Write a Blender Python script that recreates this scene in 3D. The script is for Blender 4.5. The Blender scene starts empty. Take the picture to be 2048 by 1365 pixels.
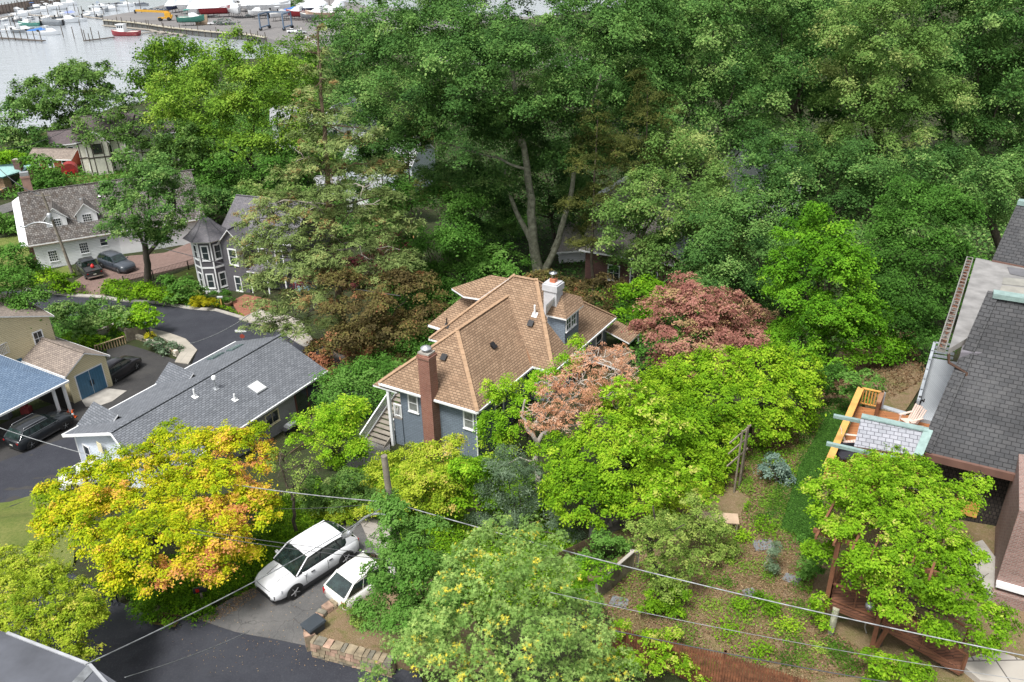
import bpy, math, random
import numpy as np
from mathutils import Vector, Matrix
from mathutils.geometry import delaunay_2d_cdt
R = math.radians
# ---------------------------------------------------------------- camera, sky, sun, exposure
sc = bpy.context.scene
col = sc.collection
PITCH = R(27); ROLL = R(-1.2); CP = math.cos(PITCH); SP = math.sin(PITCH); CR = math.cos(ROLL); SR = math.sin(ROLL); FP = 1650.0; CH = 26.0
cam = bpy.data.cameras.new('camera'); cam.sensor_width = 36; cam.lens = 36*FP/2048
cam.clip_start = 0.5; cam.clip_end = 9000
co = bpy.data.objects.new('camera', cam); col.objects.link(co)
co.location = (0, 0, CH); co.rotation_euler = (Matrix.Rotation(R(90)-PITCH, 3, 'X') @ Matrix.Rotation(ROLL, 3, 'Z')).to_euler(); sc.camera = co
W = bpy.data.worlds.new('World'); sc.world = W; W.use_nodes = True
wn = W.node_tree; wn.nodes.clear()
sky = wn.nodes.new('ShaderNodeTexSky'); sky.sky_type = 'NISHITA'; sky.sun_disc = False
SUN_EL, SUN_AZ = 62, 215        # azimuth measured clockwise from +Y
sky.sun_elevation = R(SUN_EL); sky.sun_rotation = R(SUN_AZ); sky.dust_density = 3; sky.air_density = 1
hs = wn.nodes.new('ShaderNodeHueSaturation'); hs.inputs['Saturation'].default_value = 0.22
bg = wn.nodes.new('ShaderNodeBackground'); bg.inputs['Strength'].default_value = 0.13
wo = wn.nodes.new('ShaderNodeOutputWorld')
wn.links.new(sky.outputs[0], hs.inputs['Color']); wn.links.new(hs.outputs[0], bg.inputs['Color'])
wn.links.new(bg.outputs[0], wo.inputs['Surface'])
sl = bpy.data.lights.new('sun', 'SUN'); sl.energy = 2.7; sl.angle = R(14); sl.color = (1, .97, .92)
so = bpy.data.objects.new('sun', sl); col.objects.link(so)
_d = Vector((math.sin(R(SUN_AZ))*math.cos(R(SUN_EL)), math.cos(R(SUN_AZ))*math.cos(R(SUN_EL)), math.sin(R(SUN_EL))))
so.rotation_euler = _d.to_track_quat('Z', 'Y').to_euler()
sc.view_settings.view_transform = 'Standard'; sc.view_settings.look = 'None'
sc.view_settings.exposure = 0.7; sc.view_settings.gamma = 1
# ---------------------------------------------------------------- survey helpers (photo point -> place in the world)
def RAY(px, py):
    x = (px-1024)/FP; k = (682.5-py)/FP; x, k = x*CR-k*SR, x*SR+k*CR
    return Vector((x, CP+k*SP, -SP+k*CP))
def PZ(px, py, z): d = RAY(px, py); return Vector((0, 0, CH))+d*((z-CH)/d.z)
def PY(px, py, Y): d = RAY(px, py); return Vector((0, 0, CH))+d*(Y/d.y)
def PROJ(p):
    y, z = p[1], p[2]-CH; d = y*CP-z*SP; x = p[0]/d; k = (z*CP+y*SP)/d
    x, k = x*CR+k*SR, -x*SR+k*CR
    return 1024+FP*x, 682.5-FP*k
def TZ(P, py):                      # height seen at row py straight above the point P
    lo, hi = -30.0, 30.0
    for _ in range(40):
        m = (lo+hi)/2
        if PROJ((P[0], P[1], m))[1] > py: lo = m
        else: hi = m
    return (lo+hi)/2
def depth(p): return p[1]*CP-(p[2]-CH)*SP
# ---------------------------------------------------------------- materials
MATS = {}
def _nm(name):
    m = bpy.data.materials.new(name); m.use_nodes = True
    nt = m.node_tree; b = nt.nodes['Principled BSDF']
    return m, nt, b
def _noise(nt, scale, detail=3, coord='Object', rough=.6):
    tc = nt.nodes.new('ShaderNodeTexCoord'); n = nt.nodes.new('ShaderNodeTexNoise')
    n.inputs['Scale'].default_value = scale; n.inputs['Detail'].default_value = detail; n.inputs['Roughness'].default_value = rough
    nt.links.new(tc.outputs[coord], n.inputs['Vector']); return n
def _ramp(nt, src, stops):
    r = nt.nodes.new('ShaderNodeValToRGB'); e = r.color_ramp.elements
    while len(e) > 1: e.remove(e[-1])
    e[0].position = stops[0][0]; e[0].color = (*stops[0][1], 1)
    for p, c in stops[1:]:
        x = e.new(p); x.color = (*c, 1)
    nt.links.new(src, r.inputs[0]); return r
def _sc(c, f): return tuple(min(1, x*f) for x in c)
def mat(name, c, rough=.8, metal=0, var=.18, ns=1.5, bump=0, bs=20, spec=.5, coord='Object', coat=0):
    if name in MATS: return MATS[name]
    m, nt, b = _nm(name)
    n = _noise(nt, ns, 4, coord); r = _ramp(nt, n.outputs['Fac'], [(.3, _sc(c, 1-var)), (.7, _sc(c, 1+var))])
    nt.links.new(r.outputs[0], b.inputs['Base Color'])
    b.inputs['Roughness'].default_value = rough; b.inputs['Metallic'].default_value = metal
    b.inputs['Specular IOR Level'].default_value = spec; b.inputs['Coat Weight'].default_value = coat
    if bump:
        n2 = _noise(nt, bs, 3, coord); bp = nt.nodes.new('ShaderNodeBump'); bp.inputs['Strength'].default_value = bump; bp.inputs['Distance'].default_value = .05
        nt.links.new(n2.outputs['Fac'], bp.inputs['Height']); nt.links.new(bp.outputs[0], b.inputs['Normal'])
    MATS[name] = m; return m
def brick(name, c1, c2, cm, bw, bh, mort=.012, rough=.85, bump=.6, blot=.25, bns=.35, off=.5, stain=None):
    """courses of bricks, shingles, slates or boards laid in metres along each face"""
    if name in MATS: return MATS[name]
    m, nt, b = _nm(name)
    uv = nt.nodes.new('ShaderNodeTexCoord'); br = nt.nodes.new('ShaderNodeTexBrick')
    br.inputs['Scale'].default_value = 1; br.inputs['Brick Width'].default_value = bw; br.inputs['Row Height'].default_value = bh
    br.inputs['Mortar Size'].default_value = mort; br.inputs['Mortar Smooth'].default_value = .3; br.offset = off
    br.inputs['Color1'].default_value = (*c1, 1); br.inputs['Color2'].default_value = (*c2, 1); br.inputs['Mortar'].default_value = (*cm, 1)
    nt.links.new(uv.outputs['UV'], br.inputs['Vector'])
    n = _noise(nt, bns, 5, 'Object', .65); rp = _ramp(nt, n.outputs['Fac'], [(.25, (1-blot,)*3), (.75, (1+blot*.2,)*3)])
    mx = nt.nodes.new('ShaderNodeMixRGB'); mx.blend_type = 'MULTIPLY'; mx.inputs[0].default_value = 1
    nt.links.new(br.outputs['Color'], mx.inputs[1]); nt.links.new(rp.outputs[0], mx.inputs[2])
    last = mx.outputs[0]
    if stain:
        sc_, lo, hi, cs = stain
        n3 = _noise(nt, sc_, 5, 'Object', .75); r3 = _ramp(nt, n3.outputs['Fac'], [(lo, (0, 0, 0)), (hi, (1, 1, 1))])
        m3 = nt.nodes.new('ShaderNodeMixRGB'); nt.links.new(r3.outputs[0], m3.inputs[0]); nt.links.new(last, m3.inputs[1]); m3.inputs[2].default_value = (*cs, 1)
        last = m3.outputs[0]
    nt.links.new(last, b.inputs['Base Color'])
    b.inputs['Roughness'].default_value = rough
    if bump:
        bp = nt.nodes.new('ShaderNodeBump'); bp.inputs['Strength'].default_value = bump; bp.inputs['Distance'].default_value = .02; bp.invert = True
        nt.links.new(br.outputs['Fac'], bp.inputs['Height']); nt.links.new(bp.outputs[0], b.inputs['Normal'])
    MATS[name] = m; return m
def leafmat(name, stops, trans=.3, rough=.55):
    if name in MATS: return MATS[name]
    m, nt, b = _nm(name)
    a = nt.nodes.new('ShaderNodeAttribute'); a.attribute_name = 'tone'
    r = _ramp(nt, a.outputs['Fac'], stops)
    nt.links.new(r.outputs[0], b.inputs['Base Color']); b.inputs['Roughness'].default_value = .65; b.inputs['Specular IOR Level'].default_value = .08
    t = nt.nodes.new('ShaderNodeBsdfTranslucent'); nt.links.new(r.outputs[0], t.inputs[0])
    mx = nt.nodes.new('ShaderNodeMixShader'); mx.inputs[0].default_value = trans
    nt.links.new(b.outputs[0], mx.inputs[1]); nt.links.new(t.outputs[0], mx.inputs[2])
    nt.links.new(mx.outputs[0], nt.nodes['Material Output'].inputs['Surface'])
    MATS[name] = m; return m
def groundmat(name, layers, bump=.4, bs=9, rough=.95, cracks=0):
    """layers: base colour then (noise scale, lo, hi, colour, distort)"""
    m, nt, b = _nm(name)
    base = layers[0]; rgb = nt.nodes.new('ShaderNodeRGB'); rgb.outputs[0].default_value = (*base, 1); last = rgb.outputs[0]
    for i, (s_, lo, hi, c) in enumerate(layers[1:]):
        n = _noise(nt, s_, 6, 'Object', .7)
        mp = nt.nodes.new('ShaderNodeMapping'); mp.inputs['Location'].default_value = (i*13.7, i*5.1, 0)
        nt.links.new(n.inputs['Vector'].links[0].from_socket, mp.inputs['Vector']); nt.links.new(mp.outputs[0], n.inputs['Vector'])
        r = _ramp(nt, n.outputs['Fac'], [(lo, (0, 0, 0)), (hi, (1, 1, 1))])
        mx = nt.nodes.new('ShaderNodeMixRGB'); nt.links.new(r.outputs[0], mx.inputs[0]); nt.links.new(last, mx.inputs[1]); mx.inputs[2].default_value = (*c, 1); last = mx.outputs[0]
    if cracks:
        n = _noise(nt, 1.2, 4); vo = nt.nodes.new('ShaderNodeTexVoronoi'); vo.feature = 'DISTANCE_TO_EDGE'; vo.inputs['Scale'].default_value = cracks
        tc = nt.nodes.new('ShaderNodeTexCoord'); ad = nt.nodes.new('ShaderNodeMixRGB'); ad.blend_type = 'ADD'; ad.inputs[0].default_value = .8
        nt.links.new(tc.outputs['Object'], ad.inputs[1]); nt.links.new(n.outputs['Color'], ad.inputs[2]); nt.links.new(ad.outputs[0], vo.inputs['Vector'])
        r = _ramp(nt, vo.outputs['Distance'], [(.0, (.55, .55, .55)), (.009, (0, 0, 0))]); mx = nt.nodes.new('ShaderNodeMixRGB'); nt.links.new(r.outputs[0], mx.inputs[0]); nt.links.new(last, mx.inputs[1]); mx.inputs[2].default_value = (.03, .03, .03, 1); last = mx.outputs[0]
    nt.links.new(last, b.inputs['Base Color']); b.inputs['Roughness'].default_value = rough; b.inputs['Specular IOR Level'].default_value = .2
    n2 = _noise(nt, bs, 5); bp = nt.nodes.new('ShaderNodeBump'); bp.inputs['Strength'].default_value = bump; bp.inputs['Distance'].default_value = .08
    nt.links.new(n2.outputs['Fac'], bp.inputs['Height']); nt.links.new(bp.outputs[0], b.inputs['Normal'])
    MATS[name] = m; return m
WHITE = mat('white_paint', (.78, .79, .8), .55, var=.06)
GLASS = mat('window_glass', (.035, .045, .05), .06, var=.5, ns=.8, spec=.8)
CURT = mat('curtain_behind_glass', (.2, .21, .2), .15, var=.4, ns=3)
BLACK = mat('black_metal', (.02, .02, .022), .45, .3)
CHROME = mat('bright_metal', (.6, .61, .62), .25, 1, var=.05)
GALV = mat('galvanised_metal', (.5, .52, .54), .4, .7, var=.12, ns=5)
BARK = mat('grey_brown_bark', (.085, .07, .05), .95, var=.5, ns=4, bump=.8, bs=14)
BARKG = mat('lichen_bark', (.3, .3, .22), .95, var=.5, ns=2.5, bump=.8, bs=14)
DEADW = mat('bleached_dead_wood', (.42, .38, .33), .9, var=.25, ns=4)
OLDWOOD = mat('weathered_wood', (.2, .17, .13), .9, var=.35, ns=3, bump=.3)
POLEW = mat('utility_pole_wood', (.2, .175, .14), .9, var=.35, ns=2, bump=.3)
CONC = mat('concrete', (.34, .32, .29), .9, var=.2, ns=1.2, bump=.1)
PILE = mat('dark_pile_wood', (.1, .085, .07), .9, var=.4, ns=2)
# ---------------------------------------------------------------- mesh builder
ORG = {}
def org(o): return ORG.get(o.name, Vector((0, 0, 0))) if o else Vector((0, 0, 0))
def _auto_uv(me):
    uv = me.uv_layers.new(name='UVMap').data
    V = me.vertices
    for p in me.polygons:
        n = p.normal
        if abs(n.z) > .999: u = Vector((1, 0, 0))
        else: u = Vector((-n.y, n.x, 0)).normalized()
        w = n.cross(u)
        for li in p.loop_indices:
            c = V[me.loops[li].vertex_index].co; uv[li].uv = (c.dot(u), c.dot(w))
class MB:
    def __init__(s): s.v = []; s.f = []; s.m = []; s.s = []
    def add(s, vs, fs, m=0, X=None, sm=False):
        k = len(s.v)
        for v in vs:
            v = Vector(v); s.v.append(X @ v if X is not None else v)
        neg = X is not None and X.to_3x3().determinant() < 0
        for f in fs: s.f.append([k+i for i in (reversed(f) if neg else f)]); s.m.append(m); s.s.append(sm)
        return s
    def box(s, x0, x1, y0, y1, z0, z1, X=None, m=0):
        vs = [(x, y, z) for z in (z0, z1) for x, y in ((x0, y0), (x1, y0), (x1, y1), (x0, y1))]
        return s.add(vs, [(3, 2, 1, 0), (4, 5, 6, 7), (0, 1, 5, 4), (1, 2, 6, 5), (2, 3, 7, 6), (3, 0, 4, 7)], m, X)
    def poly(s, pts, m=0, X=None): return s.add(pts, [tuple(range(len(pts)))], m, X)
    def prism(s, pts, z0, z1, m=0, X=None):        # pts ccw 2d
        n = len(pts)
        vs = [(p[0], p[1], z0) for p in pts]+[(p[0], p[1], z1) for p in pts]
        fs = [tuple(range(n-1, -1, -1)), tuple(range(n, 2*n))]+[(i, (i+1) % n, n+(i+1) % n, n+i) for i in range(n)]
        return s.add(vs, fs, m, X)
    def slab(s, pts, d, m=0, X=None):              # 3d polygon thickened by vector d (downwards)
        n = len(pts); d = Vector(d); P = [Vector(p) for p in pts]
        vs = P+[p+d for p in P]
        nn = (P[1]-P[0]).cross(P[2]-P[0])
        fs = [tuple(range(n)), tuple(range(2*n-1, n-1, -1))]+[(i, n+i, n+(i+1) % n, (i+1) % n) for i in range(n)]
        if nn.dot(d) > 0: fs = [tuple(reversed(f)) for f in fs]
        return s.add(vs, fs, m, X)
    def beam(s, a, b, w, h, m=0, X=None):           # bar a->b, w across, h tall
        a = Vector(a); b = Vector(b)
        if X is not None: a = X @ a; b = X @ b
        d = (b-a); L = d.length
        if L < 1e-6: return s
        d.normalize(); u = Vector((0, 0, 1)) if abs(d.z) < .95 else Vector((0, 1, 0))
        x = d.cross(u).normalized(); z = x.cross(d)
        M = Matrix(((d.x, x.x, z.x, a.x), (d.y, x.y, z.y, a.y), (d.z, x.z, z.z, a.z), (0, 0, 0, 1)))
        return s.box(0, L, -w/2, w/2, -h/2, h/2, M, m)
    def tube(s, pts, rad, n=8, m=0, X=None, cap=True, sm=True):
        P = [Vector(p) for p in pts]
        if X is not None: P = [X @ p for p in P]
        rad = rad if hasattr(rad, '__len__') else [rad]*len(P)
        vs = []; fs = []
        ref = None
        for i, p in enumerate(P):
            t = (P[min(i+1, len(P)-1)]-P[max(i-1, 0)])
            t = t.normalized() if t.length > 1e-9 else Vector((0, 0, 1))
            if ref is None: ref = Vector((1, 0, 0)) if abs(t.x) < .9 else Vector((0, 1, 0))
            x = (ref-t*ref.dot(t)).normalized(); y = t.cross(x); ref = x
            for j in range(n):
                a = 2*math.pi*j/n; vs.append(p+(x*math.cos(a)+y*math.sin(a))*rad[i])
        for i in range(len(P)-1):
            for j in range(n): fs.append((i*n+j, i*n+(j+1) % n, (i+1)*n+(j+1) % n, (i+1)*n+j))
        s.add(vs, fs, m, None, sm)
        if cap: s.add([vs[j] for j in range(n)], [tuple(range(n-1, -1, -1))], m); s.add(vs[-n:], [tuple(range(n))], m)
        return s
    def lathe(s, prof, n=12, m=0, X=None, sm=True):
        vs = []; fs = []
        for r, z in prof:
            for j in range(n):
                a = 2*math.pi*j/n; vs.append((r*math.cos(a), r*math.sin(a), z))
        for i in range(len(prof)-1):
            for j in range(n): fs.append((i*n+j, i*n+(j+1) % n, (i+1)*n+(j+1) % n, (i+1)*n+j))
        s.add(vs, fs, m, X, sm)
        s.add(vs[-n:], [tuple(range(n))], m, X); s.add(vs[:n], [tuple(range(n-1, -1, -1))], m, X); return s
    def build(s, name, mats, parent=None, label=None):
        if not s.v: return None
        o_ = org(parent)
        me = bpy.data.meshes.new(name)
        me.from_pydata([tuple(v-o_) for v in s.v], [], s.f)
        mats = mats if isinstance(mats, (list, tuple)) else [mats]
        for m in mats: me.materials.append(m)
        me.polygons.foreach_set('material_index', s.m); me.polygons.foreach_set('use_smooth', s.s)
        me.update(); _auto_uv(me)
        ob = bpy.data.objects.new(name, me); col.objects.link(ob)
        if parent: ob.parent = parent; ORG[ob.name] = o_
        if label: ob['label'] = label
        return ob
def tag(o, label=None, cat=None, group=None, kind=None):
    if label: o['label'] = label
    if cat: o['category'] = cat
    if group: o['group'] = group
    if kind: o['kind'] = kind
    return o
def thing(name, label, cat, loc=(0, 0, 0), group=None, world=True, rz=0):
    o = bpy.data.objects.new(name, None); col.objects.link(o); o.location = loc; o.empty_display_size = .3
    o.rotation_euler = (0, 0, rz)
    if world: ORG[o.name] = Vector(loc)
    return tag(o, label, cat, group)
def one(mb, name, mats, label, cat, group=None, kind=None):
    xs = [v.x for v in mb.v]; ys = [v.y for v in mb.v]; zs = [v.z for v in mb.v]
    l = Vector(((min(xs)+max(xs))/2, (min(ys)+max(ys))/2, min(zs)))
    mb.v = [v-l for v in mb.v]; o = mb.build(name, mats); o.location = l
    return tag(o, label, cat, group, kind)
def struct(mb, name, mats):
    return tag(mb.build(name, mats), kind='structure')
def copy_tree(o, parent=None):
    c = o.copy(); col.objects.link(c); c.parent = parent
    for k in list(o.children): copy_tree(k, c)
    return c
def frame(O, ux, vx=None, z=None):
    """axes: x along O->ux, y along O->vx (horizontal), z up, origin O"""
    O = Vector(O); u = Vector(ux)-O; u.z = 0; u.normalize()
    if vx is None: v = Vector((-u.y, u.x, 0))
    else: v = Vector(vx)-O; v.z = 0; v.normalize()
    zz = O.z if z is None else z
    return Matrix(((u.x, v.x, 0, O.x), (u.y, v.y, 0, O.y), (0, 0, 1, zz), (0, 0, 0, 1)))
def wallX(X, a, b, z=0):
    """frame on the wall from local (a) to (b): x along, y outward (to the right of a->b), z up"""
    A = X @ Vector((a[0], a[1], z)); B = X @ Vector((b[0], b[1], z)); u = (B-A); u.z = 0; L = u.length; u.normalize()
    v = Vector((u.y, -u.x, 0))
    return Matrix(((u.x, v.x, 0, A.x), (u.y, v.y, 0, A.y), (0, 0, 1, A.z), (0, 0, 0, 1))), L
def window(par, WX, x, z, w, h, nx=1, ny=2, fm=None, gm=None, t=.1, sill=True, label=None, name='window', shut=None):
    f = MB(); fm = fm or WHITE
    f.box(x-t, x, 0, .06, z-t, z+h+t, WX).box(x+w, x+w+t, 0, .06, z-t, z+h+t, WX)
    f.box(x, x+w, 0, .06, z+h, z+h+t, WX).box(x, x+w, 0, .06, z-t, z, WX)
    for i in range(1, nx): f.box(x+w*i/nx-.018, x+w*i/nx+.018, 0, .045, z, z+h, WX)
    for j in range(1, ny): f.box(x, x+w, 0, .043, z+h*j/ny-.02, z+h*j/ny+.02, WX)
    if sill: f.box(x-t-.04, x+w+t+.04, -.01, .1, z-t-.06, z-t-.003, WX)
    o = f.build(name, fm, par, label)
    MB().box(x+.002, x+w-.002, .005, .02, z+.002, z+h-.002, WX).build('pane', gm or GLASS, o)
    if shut:
        for a in (x-t-.42, x+w+t+.02): MB().box(a, a+.4, 0, .05, z-.05, z+h+.05, WX).build('shutter', shut, par)
    return o
# ---------------------------------------------------------------- terrain
CTRL = [  # (row/column in the photo survey, height)
 (620,1180,0),(560,1160,0),(700,1090,.2),(480,1260,-.2),(400,1300,-.3),(250,1230,-.6),(180,1200,-.8),(100,1365,-.6),(700,1365,0),(900,1365,.1),(520,1110,.2),(400,1210,.3),(560,1040,-.8),(450,1180,.4),
 (640,980,-3),(720,910,-5.2),(770,895,-5.9),(860,900,-5.8),(955,900,-5.4),(560,900,-9.2),(600,840,-9.4),(520,870,-9.4),(470,900,-9),(640,790,-9.4),(600,930,-7),
 (20,1060,-7.5),(10,1160,-4.5),(90,1000,-9),(30,960,-9.6),(150,930,-9.4),(75,870,-9.6),(-150,900,-9.8),(200,800,-10),(250,740,-10.5),(350,720,-10.8),(300,900,-9.3),(220,950,-9.6),(180,990,-9),(330,1010,-7),(400,950,-8),(250,1050,-4),(300,1130,-1.5),
 (100,600,-12.2),(200,610,-12),(330,625,-11.6),(450,640,-11.2),(430,690,-11),(560,690,-10.8),(650,740,-9.8),(-150,600,-12.5),
 (250,530,-12.4),(400,580,-11.8),(100,520,-12.8),(60,480,-13),(330,500,-12.6),(500,560,-11.6),(150,300,-14),(30,400,-13.6),(-100,420,-13.6),(120,290,-14.2),(300,330,-13.8),(450,380,-13),(600,400,-12),(550,300,-13.4),
 (680,720,-8.6),(760,700,-8),(850,600,-8),(1000,560,-7.5),(1100,570,-7),(1250,590,-6.5),(1230,760,-3.5),(1100,860,-3.5),(1000,950,-3.5),(1080,1050,-2.2),(1130,1085,-1.6),(1180,1130,-.6),
 (980,1080,-1.8),(860,1020,-2.5),(850,1200,.4),(800,1120,.2),(1000,1240,.3),(1100,1330,.2),
 (1240,1190,.6),(1300,1150,.8),(1350,1250,.8),(1450,1180,1),(1550,1300,.9),(1655,1270,1),(1480,1040,1),(1560,960,1.2),(1640,860,1.2),(1750,860,1.2),(1830,760,1),(2040,1330,1.2),(2100,1100,1.6),(1400,1380,-.2),(1250,1320,0),(1900,1420,1),
 (1400,640,-5),(1500,700,-3),(1600,740,-1.5),(1350,820,-2),(1230,960,-1.2),(1400,930,.4),(1500,850,.6),
 (1300,450,-8),(1500,450,-6),(1700,550,-3),(1850,560,-1.5),(2050,550,-.5),(1800,300,-6),(1200,350,-10),(1500,250,-9),(2100,250,-6),
 (900,400,-10.5),(750,400,-11.5),(800,250,-13),(1000,200,-12.5),(1400,150,-11.5),(1800,120,-10),(700,230,-13.5)]
_c = np.array([tuple(PZ(*c)) for c in CTRL]); 
_x = [(-60, -20, -1), (60, -20, 2), (0, -20, 0), (0, 5, 0), (30, 5, 1), (-30, 5, -.6), (-12, 14, -.2), (12, 10, .1), (-90, 40, -6), (90, 40, 2), (-110, 220, -14.3), (0, 260, -14), (120, 300, -12.5), (250, 300, -11), (300, 100, -3), (-200, 80, -13), (-200, 20, -8)]
_c = np.vstack([_c, np.array(_x, float)])
SHORE = [tuple(PZ(a, b, -15)[:2]) for a, b in ((-900, 300), (-60, 285), (60, 268), (140, 250), (250, 210), (330, 150), (480, 128), (640, 118), (700, 98), (760, 92))]+[(-25, 345), (60, 420), (400, 500)]
SHX = np.array([p[0] for p in SHORE]); SHY = np.array([p[1] for p in SHORE])
def H(x, y):
    x = np.asarray(x, float); y = np.asarray(y, float)
    sh = x.shape; x = x.ravel(); y = y.ravel(); out = np.empty(len(x))
    for i in range(0, len(x), 20000):
        xx = x[i:i+20000, None]; yy = y[i:i+20000, None]
        d2 = (xx-_c[None, :, 0])**2+(yy-_c[None, :, 1])**2+2.0
        w = d2**-1.9
        out[i:i+20000] = (w*_c[None, :, 2]).sum(1)/w.sum(1)
    sy = np.interp(x, SHX, SHY)
    k = np.clip((y-(sy-4))/6, 0, 1)
    out = np.minimum(out, np.maximum(out, -14.6))
    out = out*(1-k)+(-19)*k
    return out.reshape(sh)
def h1(x, y): return float(H([x], [y])[0])
def GP(px, py):                      # where the line of sight through a photo point meets the ground
    d = RAY(px, py); dx, dy, dz = d.x, d.y, d.z
    ts = np.linspace(8, 420, 1600); z = CH+dz*ts; g = H(dx*ts, dy*ts)
    i = int(np.argmax(z < g)) if (z < g).any() else len(ts)-1
    a, b = ts[max(i-1, 0)], ts[i]
    for _ in range(12):
        m = (a+b)/2
        if CH+dz*m < h1(dx*m, dy*m): b = m
        else: a = m
    return Vector((dx*b, dy*b, h1(dx*b, dy*b)))
def inside(P, x, y):
    x = np.asarray(x); y = np.asarray(y); r = np.zeros(x.shape, bool); n = len(P)
    for i in range(n):
        x0, y0 = P[i]; x1, y1 = P[(i+1) % n]
        c = ((y0 > y) != (y1 > y)) & (x < (x1-x0)*(y-y0)/((y1-y0) if y1 != y0 else 1e-9)+x0)
        r ^= c
    return r
def smooth(P, n=2):
    for _ in range(n):
        Q = []
        for i in range(len(P)):
            a, b = P[i], P[(i+1) % len(P)]
            Q += [(a[0]*.75+b[0]*.25, a[1]*.75+b[1]*.25), (a[0]*.25+b[0]*.75, a[1]*.25+b[1]*.75)]
        P = Q
    return P
def gpoly(pix, sm=0):
    P = [tuple(GP(a, b)[:2]) for a, b in pix]
    return smooth(P, sm) if sm else P
DIPS = []
def area(P): return sum(P[i][0]*P[(i+1) % len(P)][1]-P[(i+1) % len(P)][0]*P[i][1] for i in range(len(P)))/2
def sheet(name, P, m, dz, step=1.0, kind='structure', dip=True, thick=0):
    """a paved or planted sheet draped on the ground inside outline P"""
    if area(P) < 0: P = P[::-1]
    B = []
    for i in range(len(P)):
        a, b = P[i], P[(i+1) % len(P)]; L = math.hypot(b[0]-a[0], b[1]-a[1]); n = max(1, int(L/step))
        B += [(a[0]+(b[0]-a[0])*j/n, a[1]+(b[1]-a[1])*j/n) for j in range(n)]
    xs = np.arange(min(p[0] for p in P), max(p[0] for p in P), step); ys = np.arange(min(p[1] for p in P), max(p[1] for p in P), step)
    gx, gy = np.meshgrid(xs+.013, ys+.017); gx = gx.ravel(); gy = gy.ravel(); k = inside(B, gx, gy)
    bb = np.array(B); gx, gy = gx[k], gy[k]
    if len(gx):
        d = np.min(np.hypot(gx[:, None]-bb[None, :, 0], gy[:, None]-bb[None, :, 1]), 1) if len(gx)*len(bb) < 4e7 else np.ones(len(gx))*9
        gx, gy = gx[d > step*.45], gy[d > step*.45]
    pts = [Vector(p) for p in B]+[Vector((float(a), float(b))) for a, b in zip(gx, gy)]
    nb = len(B)
    v, e, f, *_ = delaunay_2d_cdt(pts, [], [list(range(nb))], 1, 1e-4)
    z = H([p[0] for p in v], [p[1] for p in v])+dz
    mb = MB(); mb.add([(p[0], p[1], float(zz)) for p, zz in zip(v, z)], [list(q) for q in f], 0, None, True)
    # skirt
    zb = H(bb[:, 0], bb[:, 1])+dz; n = len(B)
    mb.add([(B[i][0], B[i][1], float(zb[i])) for i in range(n)]+[(B[i][0], B[i][1], float(zb[i])-.4) for i in range(n)], [(i, n+i, n+(i+1) % n, (i+1) % n) for i in range(n)])
    if dip: DIPS.append(P)
    o = mb.build(name, m)
    if kind: o['kind'] = kind
    return o
ASPH = groundmat('fresh_asphalt', [(.034, .036, .046), (.35, .4, .65, (.046, .049, .06)), (2.2, .55, .8, (.028, .03, .038)), (14, .5, .8, (.07, .072, .08))], .25, 60, .85)
ASPH2 = groundmat('worn_asphalt', [(.1, .1, .1), (.5, .4, .7, (.155, .15, .145)), (2.5, .55, .75, (.07, .07, .072)), (30, .5, .8, (.2, .19, .18))], .35, 50, .9, .45)
ASPH3 = groundmat('dark_driveway_asphalt', [(.045, .044, .045), (.5, .4, .7, (.065, .063, .06)), (20, .55, .8, (.1, .095, .09))], .3, 50, .9, .2)
BRKP = brick('brick_paving', (.2, .125, .105), (.26, .17, .14), (.13, .1, .09), .22, .11, .01, .9, .4, .3, .4)
WALK = brick('concrete_pavement', (.36, .33, .28), (.41, .375, .32), (.3, .28, .24), 1.5, 1.5, .03, .9, .2, .2, .8, 0)
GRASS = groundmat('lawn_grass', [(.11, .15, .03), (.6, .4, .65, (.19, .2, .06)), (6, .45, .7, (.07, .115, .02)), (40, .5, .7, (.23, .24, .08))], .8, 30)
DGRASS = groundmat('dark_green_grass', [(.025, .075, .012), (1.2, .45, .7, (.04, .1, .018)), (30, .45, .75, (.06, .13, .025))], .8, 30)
YARD = groundmat('weedy_yard_soil', [(.24, .165, .1), (.45, .45, .62, (.2, .16, .075)), (1.6, .5, .66, (.13, .135, .04)), (3, .56, .7, (.3, .22, .15)), (14, .5, .72, (.3, .23, .14)), (35, .5, .75, (.12, .11, .05))], .9, 25)
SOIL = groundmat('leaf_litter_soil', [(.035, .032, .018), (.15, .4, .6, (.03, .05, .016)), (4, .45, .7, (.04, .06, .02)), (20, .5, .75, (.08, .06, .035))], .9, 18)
GRAVEL = groundmat('grey_gravel', [(.2, .19, .18), (1, .4, .7, (.26, .25, .23)), (60, .4, .6, (.34, .33, .31))], .8, 60)
YARDLOT = groundmat('boatyard_gravel', [(.15, .145, .145), (.05, .4, .65, (.2, .19, .185)), (.3, .5, .7, (.17, .165, .165)), (3, .5, .75, (.23, .22, .21))], .3, 5)
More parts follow.
